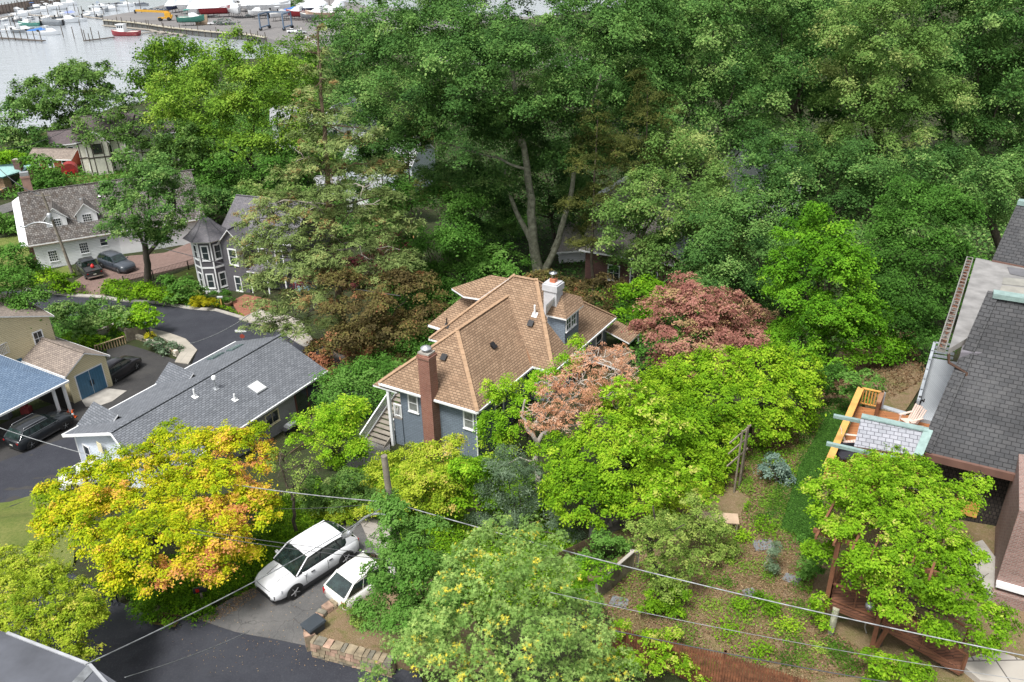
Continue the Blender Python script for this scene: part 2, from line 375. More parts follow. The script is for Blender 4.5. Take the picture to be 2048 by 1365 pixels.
# roads and paths
near_road = gpoly([(60,1130),(170,1165),(240,1205),(330,1233),(400,1241),(470,1264),(545,1278),(622,1294),(700,1310),(765,1328),(840,1350)])+[(-1, 14.5), (2, 10), (0, -18), (-30, -18), (-30, 5)]
sheet('near_road', near_road, ASPH, .02, .8)
drive = gpoly([(396,1239),(430,1218),(533,1166),(548,1130),(600,1085),(660,1050),(718,1040),(765,1062),(790,1120),(740,1168),(668,1205),(645,1240),(628,1296),(545,1279),(470,1265)])
sheet('driveway', drive, ASPH2, .04, .7)
path = gpoly([(714,1037),(765,1030),(800,1045),(775,1105),(740,1092)])
sheet('stone_path', path, brick('path_slabs', (.34, .31, .28), (.4, .36, .33), (.15, .14, .12), .9, .9, .03), .10, .6)
street = gpoly([(-260,545),(50,583),(200,598),(330,611),(430,623),(500,643),(570,668),(640,700),(760,770),(700,815),(600,790),(560,740),(440,760),(384,728),(394,704),(370,682),(300,661),(200,655),(100,650),(-260,640)])
sheet('far_street', street, ASPH, .02, 1.5)
lot = gpoly([(214,700),(255,690),(384,729),(380,760),(330,790),(330,830),(250,880),(180,935),(160,960),(20,1005),(-260,1080),(-260,880),(0,850),(130,800),(215,770)])
sheet('lower_street', lot, ASPH3, .03, 1.2)
low2 = gpoly([(-250,975),(0,925),(110,884),(160,870),(240,890),(190,930),(168,950),(60,1000),(-60,1040),(-250,1090)])
sheet('lower_road', low2, ASPH, .045, 1.2, dip=False)
bd = gpoly([(150,562),(212,523),(262,512),(330,506),(400,478),(430,480),(432,505),(385,530),(300,550),(215,570),(208,600),(152,590)])
sheet('brick_driveway', bd, BRKP, .03, 1.0)
pv = gpoly([(300,659),(372,680),(395,702),(377,730),(350,726),(362,705),(345,688),(300,668)])
sheet('curved_pavement', pv, WALK, .12, .8)
apron = gpoly([(163,801),(213,778),(254,783),(225,804),(200,813),(172,815)])
sheet('garage_apron', apron, CONC, .07, .8, dip=False)
kerb = gpoly([(50,577),(200,592),(330,606),(430,618),(500,638),(566,660),(700,716),(700,722),(566,668),(500,643),(430,623),(330,611),(200,597),(50,582)])
sheet('street_kerb', kerb, CONC, .09, 2.0)
sheet('front_walk', gpoly([(478,640),(520,620),(600,640),(640,690),(560,664)]), WALK, .1, .8, dip=False)
sheet('brick_terrace', gpoly([(462,604),(490,590),(540,600),(560,625),(520,640),(480,632)]), brick('red_terrace', (.3, .1, .06), (.36, .14, .08), (.2, .12, .09), .25, .12), .06, .8)
sheet('coast_road', gpoly([(-260,475),(0,412),(45,398),(200,368),(200,380),(45,415),(0,430),(-260,505)]), ASPH2, .05, 2)
sheet('side_yard_gravel', gpoly([(690,905),(742,868),(780,885),(780,905),(735,960),(700,965)]), GRAVEL, .05, .8)
sheet('lawn', gpoly([(-200,1010),(20,1005),(70,990),(120,1000),(150,1080),(120,1150),(40,1180),(-200,1200)]), GRASS, .05, .8)
sheet('cottage_lawn', gpoly([(0,478),(45,470),(90,560),(40,575),(-80,560)]), GRASS, .05, 1.5)
sheet('gate_lawn', gpoly([(330,555),(395,532),(420,548),(420,580),(380,600)]), GRASS, .05, 1.5)
sheet('shore_lawn', gpoly([(40,280),(90,266),(135,255),(150,275),(110,300),(60,310)]), GRASS, .1, 4)
sheet('roadside_lawn', gpoly([(60,388),(150,356),(230,338),(300,335),(290,348),(180,370),(60,395)]), GRASS, .1, 3)
sheet('hedge_lawn', gpoly([(96,545),(140,530),(150,545),(120,560)]), GRASS, .06, 1.5)
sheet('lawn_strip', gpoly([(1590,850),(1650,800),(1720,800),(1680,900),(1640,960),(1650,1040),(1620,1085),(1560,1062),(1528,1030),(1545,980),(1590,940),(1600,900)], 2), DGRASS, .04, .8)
sheet('yard', gpoly([(1130,1130),(1190,1150),(1260,1090),(1180,1040),(1240,980),(1400,960),(1480,930),(1500,860),(1600,800),(1680,700),(1790,690),(1850,760),(1760,900),(2100,1100),(2100,1400),(1900,1420),(1560,1375),(1400,1325),(1240,1262)]), YARD, .02, 1.0)
# terrain sheet: fine near the camera, coarse beyond, dipping under the paved sheets
def terrain():
    ax = np.concatenate([np.arange(-700, -160, 30), np.arange(-160, -70, 5), np.arange(-70, 60, 1.0), np.arange(60, 160, 5), np.arange(160, 700, 30)])
    ay = np.concatenate([np.arange(-40, 6, 4), np.arange(6, 110, 1.0), np.arange(110, 230, 4), np.arange(230, 420, 12), np.arange(420, 3000, 200)])
    gx, gy = np.meshgrid(ax, ay); z = H(gx, gy)
    for P in DIPS:
        k = inside(P, gx, gy); z = np.where(k, z-.22, z)
    nx, ny = len(ax), len(ay)
    me = bpy.data.meshes.new('ground'); me.vertices.add(nx*ny); me.vertices.foreach_set('co', np.stack([gx, gy, z], -1).astype(np.float32).ravel())
    i = np.arange(nx-1)[None]+np.arange(ny-1)[:, None]*nx
    q = np.stack([i, i+1, i+1+nx, i+nx], -1).reshape(-1, 4)
    me.loops.add(q.size); me.loops.foreach_set('vertex_index', q.ravel().astype(np.int32)); me.polygons.add(len(q))
    me.polygons.foreach_set('loop_start', np.arange(0, q.size, 4, dtype=np.int32)); me.polygons.foreach_set('loop_total', np.full(len(q), 4, np.int32)); me.polygons.foreach_set('use_smooth', np.ones(len(q), bool))
    me.update(); me.materials.append(SOIL); o = bpy.data.objects.new('ground', me); col.objects.link(o); o['kind'] = 'structure'
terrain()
# water
wm, nt, b = _nm('river_water')
b.inputs['Base Color'].default_value = (.33, .36, .39, 1); b.inputs['Roughness'].default_value = .16; b.inputs['Specular IOR Level'].default_value = 1.0; b.inputs['IOR'].default_value = 1.6
n1 = _noise(nt, .35, 4); mp = nt.nodes.new('ShaderNodeMapping'); mp.inputs['Scale'].default_value = (.5, 1.6, 1)
nt.links.new(n1.inputs['Vector'].links[0].from_socket, mp.inputs[0]); nt.links.new(mp.outputs[0], n1.inputs['Vector'])
bp = nt.nodes.new('ShaderNodeBump'); bp.inputs['Strength'].default_value = .6; bp.inputs['Distance'].default_value = .35
nt.links.new(n1.outputs['Fac'], bp.inputs['Height']); nt.links.new(bp.outputs[0], b.inputs['Normal'])
WZ = -15.5
w_ = MB(); w_.poly([(-3500, 60, WZ), (3500, 60, WZ), (3500, 5000, WZ), (-3500, 5000, WZ)]); struct(w_, 'water', wm)
# far shore hills beyond the frame
hl = MB(); rnd = random.Random(4); xs = list(range(-3500, 3501, 250)); vs = []
for x in xs:
    for y, z in ((1900, -16), (2000, 25+rnd.random()*15), (2250, 90+rnd.random()*40), (2800, 60), (4200, -16)): vs.append((x, y, z))
hl.add(vs, [(i*5+j, (i+1)*5+j, (i+1)*5+j+1, i*5+j+1) for i in range(len(xs)-1) for j in range(4)], 0, None, True)
struct(hl, 'far_hills', mat('hill_woods', (.05, .075, .03), .95, var=.4, ns=.02))
# boatyard: a filled quay with timber face
qz = -13.3
def qp(a, b): return PZ(a, b, qz)
yardp = [qp(*p) for p in ((208,41),(270,46),(340,56),(420,64),(500,70),(532,76),(600,92),(690,105),(800,118),(1400,150),(1500,60),(900,25),(740,14),(690,4),(640,-6),(580,-3),(500,-8),(430,-14),(360,-10),(345,6),(290,20),(240,28),(205,34))]
if area([tuple(p[:2]) for p in yardp]) < 0: yardp = yardp[::-1]
q = MB(); q.prism([tuple(p[:2]) for p in yardp], -18, qz); struct(q, 'boatyard_ground', YARDLOT)
# ---------------------------------------------------------------- buildings
TAN = brick('tan_shingles', (.235, .15, .092), (.35, .235, .15), (.11, .07, .045), .3, .17, .02, .9, .7, .22, .5, .5, (.9, .55, .8, (.3, .19, .12)))
TANCAP = mat('tan_ridge_shingles', (.36, .235, .145), .9, var=.15, ns=3)
GREYR = brick('grey_shingles', (.13, .142, .162), (.2, .215, .24), (.07, .075, .085), .36, .18, .022, .9, .7, .2, .4, .5, (.4, .55, .78, (.1, .105, .115)))
LAPB = brick('blue_grey_shingle_siding', (.17, .21, .26), (.2, .245, .3), (.1, .125, .16), .35, .14, .012, .8, .6, .15)
PALE = brick('pale_blue_clapboard', (.52, .57, .64), (.55, .6, .67), (.36, .4, .46), 30, .11, .014, .6, .5, .08)
GREYS = brick('grey_clapboard', (.33, .33, .34), (.36, .36, .37), (.22, .22, .23), 30, .11, .014, .7, .5, .12)
CREAM = brick('cream_clapboard', (.68, .6, .38), (.72, .64, .42), (.42, .36, .22), 30, .16, .016, .65, .6, .1)
WLAP = brick('white_clapboard', (.7, .72, .73), (.74, .76, .77), (.45, .47, .5), 30, .2, .016, .6, .6, .08)
REDB = brick('red_chimney_brick', (.25, .075, .045), (.34, .13, .085), (.42, .36, .31), .21, .075, .009, .9, .7, .3)
DKBR = brick('dark_red_brick', (.12, .05, .045), (.17, .075, .06), (.16, .13, .12), .22, .08, .01, .9, .5, .3)
PINKB = brick('pink_brown_brick', (.22, .12, .1), (.34, .2, .17), (.33, .28, .25), .22, .078, .014, .9, .7, .25)
SLATE = brick('dark_slate', (.05, .052, .056), (.075, .075, .078), (.018, .018, .02), .34, .2, .016, .8, .9, .5, .45, .5, (.5, .55, .8, (.1, .1, .1)))
SLATE2 = brick('pale_slate', (.3, .31, .34), (.36, .365, .4), (.12, .12, .14), .3, .22, .014, .5, .8, .25, 1.5, .5, (1.6, .6, .75, (.17, .165, .17)))
WEATH = brick('weathered_wood_shakes', (.1, .09, .085), (.25, .235, .22), (.05, .045, .04), .3, .3, .03, .95, .9, .4, 1.5, .37, (1.6, .48, .66, (.06, .045, .035)))
BROWNR = brick('brown_grey_shingles', (.22, .18, .155), (.34, .28, .235), (.12, .1, .09), .3, .16, .016, .9, .8, .2)
BLUER = brick('blue_shingles', (.11, .17, .26), (.16, .23, .33), (.06, .1, .17), .33, .16, .016, .85, .7, .15)
VIOLR = brick('violet_grey_shingles', (.13, .125, .14), (.18, .17, .185), (.08, .08, .09), .3, .15, .014, .9, .6, .2)
COPPER = mat('verdigris_copper', (.26, .36, .34), .6, .2, var=.18, ns=4)
PAPER = mat('flat_roof_membrane', (.22, .215, .21), .9, var=.3, ns=1.1, bump=.15, bs=3)
DSHK = brick('dark_cedar_shakes', (.035, .028, .024), (.065, .052, .045), (.012, .01, .01), .16, .2, .02, .9, .9, .4, 1)
TEAL = mat('teal_green_tin', (.33, .55, .52), .5, .3, var=.1)
CREAMP = mat('cream_paint', (.66, .6, .4), .6, var=.06)
BROWNP = mat('brown_trim', (.15, .08, .06), .7, var=.15)
BLUED = mat('blue_painted_door', (.04, .13, .22), .5, var=.15, ns=2)
STUCCO = mat('off_white_stucco', (.66, .63, .56), .9, var=.08)
TIMB = mat('dark_half_timber', (.05, .035, .03), .8)
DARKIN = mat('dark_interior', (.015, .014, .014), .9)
CEDAR = brick('orange_deck_boards', (.36, .14, .05), (.45, .19, .07), (.08, .03, .015), 3, .14, .01, .7, .4, .25, 1, .3)
CEDARR = mat('golden_cedar_rail', (.62, .33, .09), .6, var=.18, ns=2)
OLDDECK = brick('old_brown_deck_boards', (.16, .065, .035), (.21, .09, .05), (.03, .015, .01), 3, .15, .012, .8, .5, .3, 1, .3)
OLDRAIL = mat('old_brown_rail', (.17, .07, .035), .8, var=.25, ns=2)
ADIR = mat('faded_chair_paint', (.66, .52, .45), .7)

def slab2(mb, P, t=.16, m=0, m2=1):
    """roof plane: shingled top, painted edge and underside"""
    P = [Vector(p) for p in P]; n = len(P)
    nn = (P[1]-P[0]).cross(P[2]-P[0])
    if nn.z < 0: P = P[::-1]
    mb.add(P, [tuple(range(n))], m)
    Q = [p-Vector((0, 0, t)) for p in P]
    mb.add(P+Q, [(i, n+i, n+(i+1) % n, (i+1) % n) for i in range(n)]+[tuple(range(2*n-1, n-1, -1))], m2)
def eave_line(par, pts, m=WHITE, w=.1, h=.12, name='gutter', dz=-.06, out=None):
    mb = MB()
    for a, b in zip(pts[:-1], pts[1:]): mb.beam(Vector(a)+Vector((0, 0, dz)), Vector(b)+Vector((0, 0, dz)), w, h)
    return mb.build(name, m, par)
def cap_line(mb, a, b, m=0, w=.26, h=.05, seg=.22):
    a = Vector(a); b = Vector(b); n = max(2, int((b-a).length/seg))
    for i in range(n):
        p = a.lerp(b, i/n); q = a.lerp(b, (i+1)/n+.02)
        mb.beam(p+Vector((0, 0, .03+.012*(i % 2))), q+Vector((0, 0, .02+.012*(i % 2))), w, h, m)
def gable(par, X, w, d, ze, zr, mats, wall=None, zg=None, inset=.35, axis='x', name='roof', wallname='wall', gut=True, t=.16, cap=None, y0=0, x0=0):
    """rectangular block; ridge along axis; X local frame with absolute z"""
    r = MB(); X = X @ Matrix.Translation((x0, y0, 0))
    if axis == 'x':
        A = [(0, 0, ze), (w, 0, ze), (w, d/2, zr), (0, d/2, zr)]; B = [(w, d, ze), (0, d, ze), (0, d/2, zr), (w, d/2, zr)]; rl = ((0, d/2, zr), (w, d/2, zr)); ev = [((0, 0, ze), (w, 0, ze)), ((0, d, ze), (w, d, ze))]
    else:
        A = [(0, 0, ze), (0, d, ze), (w/2, d, zr), (w/2, 0, zr)]; B = [(w, 0, ze), (w, d, ze), (w/2, d, zr), (w/2, 0, zr)]; rl = ((w/2, 0, zr), (w/2, d, zr)); ev = [((0, 0, ze), (0, d, ze)), ((w, 0, ze), (w, d, ze))]
    for P in (A, B): slab2(r, [X @ Vector(p) for p in P], t)
    cap_line(r, X @ Vector(rl[0]), X @ Vector(rl[1]), 2 if cap else 0)
    ro = r.build(name, [mats, WHITE]+([cap] if cap else []), par)
    if gut:
        g = MB()
        for a, b in ev: g.beam(X @ Vector(a)-Vector((0, 0, .08)), X @ Vector(b)-Vector((0, 0, .08)), .12, .12)
        g.build('gutter', WHITE, ro)
    if wall:
        i = inset; s = (zr-ze)/((d if axis == 'x' else w)/2); zt = ze+s*i-t-.02; zp = zr-t-.03
        m = MB()
        m.box(i, w-i, i, d-i, zg-1.5, zt, X)
        if axis == 'x':
            for xx in (i, w-i-.2): m.add([(xx, i, zt), (xx, d-i, zt), (xx, d/2, zp), (xx+.2, i, zt), (xx+.2, d-i, zt), (xx+.2, d/2, zp)], [(0, 1, 2), (3, 5, 4), (0, 2, 5, 3), (1, 4, 5, 2)], 0, X)
        else:
            for yy in (i, d-i-.2): m.add([(i, yy, zt), (w-i, yy, zt), (w/2, yy, zp), (i, yy+.2, zt), (w-i, yy+.2, zt), (w/2, yy+.2, zp)], [(0, 1, 2), (3, 5, 4), (0, 2, 5, 3), (1, 4, 5, 2)], 0, X)
        m.build(wallname, wall, par)
    return ro
def chimney(par, c, z0, z1, w, d, m, X=None, cap=True, pots=1, name='chimney'):
    a = MB(); M = (X.to_3x3().to_4x4() if X is not None else Matrix.Identity(4)); M = Matrix.Translation((c[0], c[1], 0)) @ M
    a.box(-w/2, w/2, -d/2, d/2, z0, z1-.25, M).box(-w/2-.06, w/2+.06, -d/2-.06, d/2+.06, z1-.25, z1, M)
    ch = a.build(name, m, par)
    b = MB(); b.box(-w/2+.02, w/2-.02, -d/2+.02, d/2-.02, z1, z1+.06, M)
    b.build('crown', CONC, ch)
    if cap:
        f = MB(); f.lathe([(.12, z1+.06), (.12, z1+.3)], 10, 0, M); f.lathe([(.34, z1+.3), (.3, z1+.36), (.05, z1+.44)], 12, 0, M); f.build('flue_cap', GALV, ch)
    return ch, M
def vent_box(par, p, nrm, m=BLACK, s=.32):
    a = MB(); n = Vector(nrm).normalized(); u = Vector((0, 0, 1)).cross(n).normalized(); w = n.cross(u)
    M = Matrix(((u.x, w.x, n.x, p[0]), (u.y, w.y, n.y, p[1]), (u.z, w.z, n.z, p[2]), (0, 0, 0, 1)))
    a.box(-s/2, s/2, -s/2, s/2, 0, .14, M).box(-s/2-.05, s/2+.05, -s/2-.05, s/2+.1, .14, .18, M); a.build('roof_vent', m, par)
def pipe_vent(par, p, h=.6, r=.06, nrm=(0, 0, 1), m=WHITE):
    a = MB(); n = Vector(nrm).normalized(); u = Vector((0, 0, 1)).cross(n); u = u.normalized() if u.length > .01 else Vector((1, 0, 0)); w = n.cross(u)
    M = Matrix(((u.x, w.x, n.x, p[0]), (u.y, w.y, n.y, p[1]), (u.z, w.z, n.z, p[2]), (0, 0, 0, 1)))
    a.box(-.2, .2, -.2, .2, 0, .03, M); P = Vector(p); a.tube([P, P+Vector((0, 0, h))], r, 10); a.build('vent_pipe', m, par)
def rail(par, pts, h, m, top=.09, bal=.13, bw=.03, posts=True, name='railing', m2=None, low=.1, wide=None):
    a = MB()
    for A, B in zip(pts[:-1], pts[1:]):
        A = Vector(A); B = Vector(B); up = Vector((0, 0, 1)); L = (B-A).length
        a.beam(A+up*h, B+up*h, wide or top, top*.5); a.beam(A+up*low, B+up*low, top*.6, top*.6)
        n = max(2, int(L/bal))
        for i in range(1, n):
            p = A.lerp(B, i/n); a.beam(p+up*low, p+up*(h-.02), bw, bw)
        if posts:
            for p in (A, B): a.box(p.x-.05, p.x+.05, p.y-.05, p.y+.05, p.z, p.z+h+.03)
    return a.build(name, m, par)
V3 = Vector
# ======== blue-grey house with the tan roof
def n7(a, b): return (720+a/3.689, 530+b/3.689)
def Q(a, b, z): return PZ(*n7(a, b), z)
ZE = -1.0
A_, B_, I_, F_, R_, L_ = [Q(a, b, ZE) for a, b in ((140,870),(865,1085),(1275,745),(1425,790),(1890,385),(510,545))]
K_ = L_+R_-F_
base = V3(((A_.x+R_.x)/2, (A_.y+R_.y)/2, -6))
bh = thing('blue_house', 'blue-grey shingled house with tan hipped roof, brick chimney and white window trim', 'house', base)
vdir = (R_-F_).normalized(); udir = (B_-A_).normalized()
C_ = Q(715, 482, 2.0); P1 = Q(1130, 82, 3.1); P2 = Q(1300, 115, 3.1)
D_ = C_+vdir*8.5; A2 = A_+vdir*9; B2 = B_+(I_-B_).normalized()*9.2
rf = MB()
for P in ([A_, B_, C_], [B_, B2, D_, C_], [A_, C_, D_, A2]): slab2(rf, P)
for P in ([L_, F_, P2, P1], [F_, R_, P2], [R_, K_, P1, P2], [K_, L_, P1]): slab2(rf, P)
for a, b in ((A_, C_), (B_, C_), (C_, Q(1135, 200, 2.0)), (F_, P2), (R_, P2), (L_, P1), (P1, P2)): cap_line(rf, a, b, 2)
roof = rf.build('roof', [TAN, WHITE, TANCAP], bh)
vl = MB(); va, vb = Q(1140, 215, 2.0), Q(1258, 735, -.93)      # valley flashing
vl.beam(va+V3((0, 0, .02)), vb+V3((0, 0, .06)), .14, .03); vl.build('valley_flashing', mat('rusty_flashing', (.2, .1, .05), .8), roof)
eave_line(roof, [A2, A_, B_, I_], WHITE, .13, .13, 'gutter', -.1); eave_line(roof, [I_, F_, R_, K_, L_], WHITE, .13, .13, 'gutter', -.1)
XB = frame(A_, B_, A2, 0)          # wing frame: x along the front, y back
XM = frame(L_, F_, K_, 0)
WW = (B_-A_).length
wl = MB()
wl.box(1.25, WW-.45, .5, 9, -8.5, ZE-.15, XB); wl.box(.45, WW-.45, 3.2, 9, -8.5, ZE-.15, XB)
lm = (F_-L_).length; ln = (R_-F_).length
wl.box(.5, lm-.5, .5, ln-.5, -8.5, ZE-.15, XM)
wl.build('wall', LAPB, bh)
WX, WL = wallX(XB, (0, .5), (WW, .5))
window(bh, WX, 2.0, -2.75, .62, 1.15, 1, 2, gm=CURT); window(bh, WX, 6.35, -2.75, .62, 1.15, 1, 2, gm=CURT)
WX2, _ = wallX(XB, (WW-.45, .5), (WW-.45, 9))
window(bh, WX2, 2.2, -2.9, .9, 1.3, 1, 2); window(bh, WX2, 4.8, -2.9, .9, 1.3, 1, 2)
WX3, _ = wallX(XM, (lm-.5, .5), (lm-.5, ln-.5))
for x in (1.4, 4.2, 7): window(bh, WX3, x, -3.1, .9, 1.4, 1, 2)
mb = MB(); mb.tube([XB @ V3((WW-.38, .42, ZE-.15)), XB @ V3((WW-.38, .42, -6))], .05, 8); mb.build('downpipe', WHITE, bh)
# red chimney through the front eave
xc = WW*.52; zt = TZ(XB @ V3((xc, .1, 0)), 530+650/3.689)
a = MB(); a.box(xc-.43, xc+.43, -.25, .5, -6.6, zt-.3, XB).box(xc-.49, xc+.49, -.31, .56, zt-.3, zt-.12, XB).box(xc-.43, xc+.43, -.25, .5, zt-.12, zt, XB)
ch = a.build('chimney', REDB, bh, 'tall red brick chimney rising through the front eave')
a = MB(); a.box(xc-.41, xc+.41, -.23, .48, zt, zt+.1, XB); a.build('crown', CONC, ch)
cc = XB @ V3((xc, .12, 0)); a = MB(); a.lathe([(.13, zt+.1), (.13, zt+.32)], 10, 0, Matrix.Translation(cc)); a.lathe([(.36, zt+.32), (.34, zt+.38), (.1, zt+.5)], 12, 0, Matrix.Translation(cc)); a.build('flue_cap', GALV, ch)
# grey chimney
gp = Q(1425, 315, 1.9); zt = TZ(gp, 530+125/3.689)
a = MB(); X = XM.to_3x3().to_4x4(); M = Matrix.Translation((gp.x, gp.y, 0)) @ X
a.box(-.5, .5, -.45, .45, .8, zt-.55, M).box(-.58, .58, -.53, .53, zt-.55, zt-.1, M).box(-.5, .5, -.45, .45, zt-.1, zt, M)
ch = a.build('chimney', mat('grey_render', (.5, .5, .52), .9, var=.12, ns=2), bh, 'rendered light grey chimney near the dormer')
a = MB(); a.box(-.18, .22, -.2, .2, zt, zt+.25, M); a.build('clay_flue', mat('clay', (.5, .17, .09), .8), ch)
a = MB(); a.lathe([(.13, zt+.25), (.13, zt+.6)], 10, 0, M); a.lathe([(.3, zt+.62), (.3, zt+.7), (.06, zt+.76)], 12, 0, M); a.lathe([(.05, zt+.76), (.05, zt+.8)], 8, 0, M); a.build('flue_cap', CHROME, ch)
# side dormer
da, db, dc = Q(1370, 368, 1.75), Q(1522, 402, 1.75), Q(1650, 296, 1.75)
dg, df, d0 = Q(1478, 195, 3.02), Q(1672, 280, 2.0), Q(1372, 300, 2.9)
ddir = (dc-db); 
a = MB(); slab2(a, [da, db, dg], .12); slab2(a, [db, dc, dg], .12); slab2(a, [dc, dc+(dg-db)*.3, dg], .12); slab2(a, [da, dg, d0], .12)
dr = a.build('dormer_roof', [TAN, WHITE], bh)
XD = frame(db, dc, da, 0); dl = ddir.length; dw = (da-db).length
a = MB(); a.box(.25, dl-.3, .22, dw, -.4, 1.63, XD); a.build('dormer_wall', LAPB, dr)
WX, _ = wallX(XD, (0, .22), (dl, .22)); WX = WX.copy()
window(dr, WX, .42, .65, .62, .82, 2, 2, t=.08); window(dr, WX, 1.2, .65, .62, .82, 2, 2, t=.08)
# rear dormer on the far slope
e1, e2, e3, e4 = Q(765, 232, 1.6), Q(880, 250, 1.6), Q(1100, 100, 3.0), Q(965, 76, 3.0)
a = MB(); slab2(a, [e1, e2, e3, e4], .14); slab2(a, [e1, e4, e4+V3((-3, 1, -1.4))], .14); dr = a.build('dormer_roof', [TAN, WHITE], bh)
XE = frame(e1, e2, e4, 0); el = (e2-e1).length; a = MB(); a.box(.5, el+1.2, .4, 4, -1.2, 1.44, XE); a.build('dormer_wall', LAPB, dr)
# low left extension
g1, g2 = Q(505, 442, -1.0), Q(600, 472, -1.0)
XG = frame(g1, g2, g1+vdir, 0)
a = MB(); G = lambda x, y, z: XG @ V3((x, y, z))
for P in ([(0, 0, -1), (4.5, 0, -1), (4.5, 2.2, .9), (1.8, 2.2, .9)], [(0, 0, -1), (0, 7, -1), (1.8, 5.5, .9), (1.8, 2.2, .9)], [(1.8, 2.2, .9), (1.8, 5.5, .9), (4.5, 5.5, .9), (4.5, 2.2, .9)]): slab2(a, [G(*p) for p in P])
er = a.build('extension_roof', [TAN, WHITE], bh); eave_line(er, [G(0, 0, -1), G(4.5, 0, -1)], WHITE, .13, .13, 'gutter', -.1)
a = MB(); a.box(.4, 4.5, .4, 6.6, -8.5, -1.16, XG); a.build('wall', LAPB, bh)
# right porch roofs
a = MB(); pw = lambda x, y, z: XM @ V3((lm+x, ln+y, z))
for x0_, x1_, y0_, y1_, za_, zb_ in ((-.5, 1.5, -.8, 1.2, -1.9, -2.5), (-.5, 2.2, -3.8, -1.4, -2.9, -3.2)):
    slab2(a, [pw(x0_, y0_, za_), pw(x1_, y0_, zb_), pw(x1_, y1_, zb_), pw(x0_, y1_, za_)], .12)
a.build('porch_roof', [TAN, WHITE], bh)
for x0_, y0_, z_ in ((1.4, 1.1, -2.6), (2.1, -3.7, -3.32), (2.1, -1.5, -3.32)):
    a = MB(); p = pw(x0_, y0_, z_); a.box(p.x-.07, p.x+.07, p.y-.07, p.y+.07, -7, p.z); a.build('porch_post', WHITE, bh)
# front-left porch: strip roof, post, landing, stairs
a = MB(); s1, s2 = XB @ V3((-.55, .1, -1.2)), XB @ V3((1.25, .1, -1.2))
slab2(a, [XB @ V3(p) for p in ((-.6, .05, -1.35), (1.4, .05, -1.35), (1.4, 3, -1.25), (-.6, 3, -1.25))], .12); a.build('porch_roof', [TAN, WHITE], bh)
a = MB(); a.box(.42, .62, .12, .32, -6, -1.35, XB); a.build('porch_post', WHITE, bh)
a = MB(); a.box(.35, 1.3, .4, 3.4, -3.75, -3.6, XB); a.box(-1.4, 1.3, 3.4, 4.6, -3.75, -3.6, XB); a.build('landing', mat('deck_grey', (.25, .23, .21), .8), bh)
a = MB(); a.box(.6, 1.3, .42, 3.2, -6.5, -3.76, XB); a.build('porch_base', LAPB, bh)
rail(bh, [XB @ V3((.7, .45, -3.6)), XB @ V3((1.25, .45, -3.6))], .95, WHITE)
a = MB(); st = 13
for i in range(st):
    z = -3.75-(2.25)*(i+1)/st; y = 3.4-4.4*(i)/st
    a.box(-1.35, .25, y-.36, y, z-.05, z, XB)
a.beam(XB @ V3((-1.38, 3.4, -3.9)), XB @ V3((-1.38, -1.0, -6.1)), .06, .3); a.beam(XB @ V3((.28, 3.4, -3.9)), XB @ V3((.28, -1.0, -6.1)), .06, .3)
a.build('staircase', mat('stair_boards', (.27, .24, .2), .85, var=.25, ns=1), bh)
rail(bh, [XB @ V3((-1.38, 3.3, -3.8)), XB @ V3((-1.38, -.9, -5.95))], .95, WHITE)
rail(bh, [XB @ V3((.3, 3.3, -3.8)), XB @ V3((.3, .4, -5.3))], .95, WHITE)
# roof fittings
nW = (C_-A_).cross(B_-A_); nW = nW if nW.z > 0 else -nW
vent_box(roof, Q(622, 690, 1.0), nW)
nR = (B_-B2).cross(C_-B_); nR = nR if nR.z > 0 else -nR
p = Q(980, 605, 1.0); 
def on_plane(a, b, P0, n):
    d = RAY(*n7(a, b)); o = V3((0, 0, CH)); t = (P0-o).dot(n)/d.dot(n); return o+d*t
roof_items = []
for o in [c for c in roof.children if c.name.startswith('roof_vent')]: bpy.data.objects.remove(o)
vent_box(roof, on_plane(622, 690, A_, nW), nW); vent_box(roof, on_plane(980, 605, B_, nR), nR)
nF = (F_-L_).cross(P1-L_); nF = nF if nF.z > 0 else -nF
vent_box(roof, on_plane(1262, 440, F_, nF), nF); pipe_vent(roof, on_plane(1290, 370, F_, nF), .75, .07, nF)
pipe_vent(roof, on_plane(642, 450, L_, nF), .6, .05, nF, BLACK)

# ======== long grey ranch house
fl, rl, rf_, rb_, fr, rr = PZ(124,870,-6.5), PZ(472,683,-6.5), PZ(220,866,-4.65), PZ(558,672,-4.65), PZ(300,975,-6.5), PZ(655,742,-6.5)
gh = thing('grey_house', 'long low house with grey shingle roof, skylights and pale clapboard gable beside the yellow maple', 'house', V3(((fl.x+rr.x)/2, (fl.y+rr.y)/2, -9)))
a = MB(); slab2(a, [fl, rl, rb_, rf_]); slab2(a, [fr, rr, rb_, rf_]); cap_line(a, rf_, rb_)
groof = a.build('roof', [GREYR, WHITE], gh)
eave_line(groof, [fr, rr], WHITE, .14, .14); eave_line(groof, [fl, rl], WHITE, .14, .14); eave_line(groof, [fl, rf_], WHITE, .05, .22, 'rake_board', -.1); eave_line(groof, [rf_, fr], WHITE, .05, .22, 'rake_board', -.1)
ins = lambda p, q, t: p.lerp(q, t)
def prism3(mb, pts, zb, m=0):
    n = len(pts); P = [V3(p) for p in pts]
    if area([(p.x, p.y) for p in P]) < 0: P = P[::-1]
    return mb.add([V3((p.x, p.y, zb)) for p in P]+P, [tuple(range(n-1, -1, -1)), tuple(range(n, 2*n))]+[(i, (i+1) % n, n+(i+1) % n, n+i) for i in range(n)], m)
lv = (rl-fl).normalized(); wv = (fr-fl).normalized()
w0, w1, w2, w3 = fl+lv*.7+wv*.35, fr+lv*.7-wv*.35, rr-lv*.5-wv*.4, rl-lv*.5+wv*.35
for p in (w0, w1, w2, w3): p.z = -6.62
rg, rg2 = rf_+lv*.7, rb_-lv*.5; rg.z = rg2.z = -4.85
a = MB(); zb = -10.5
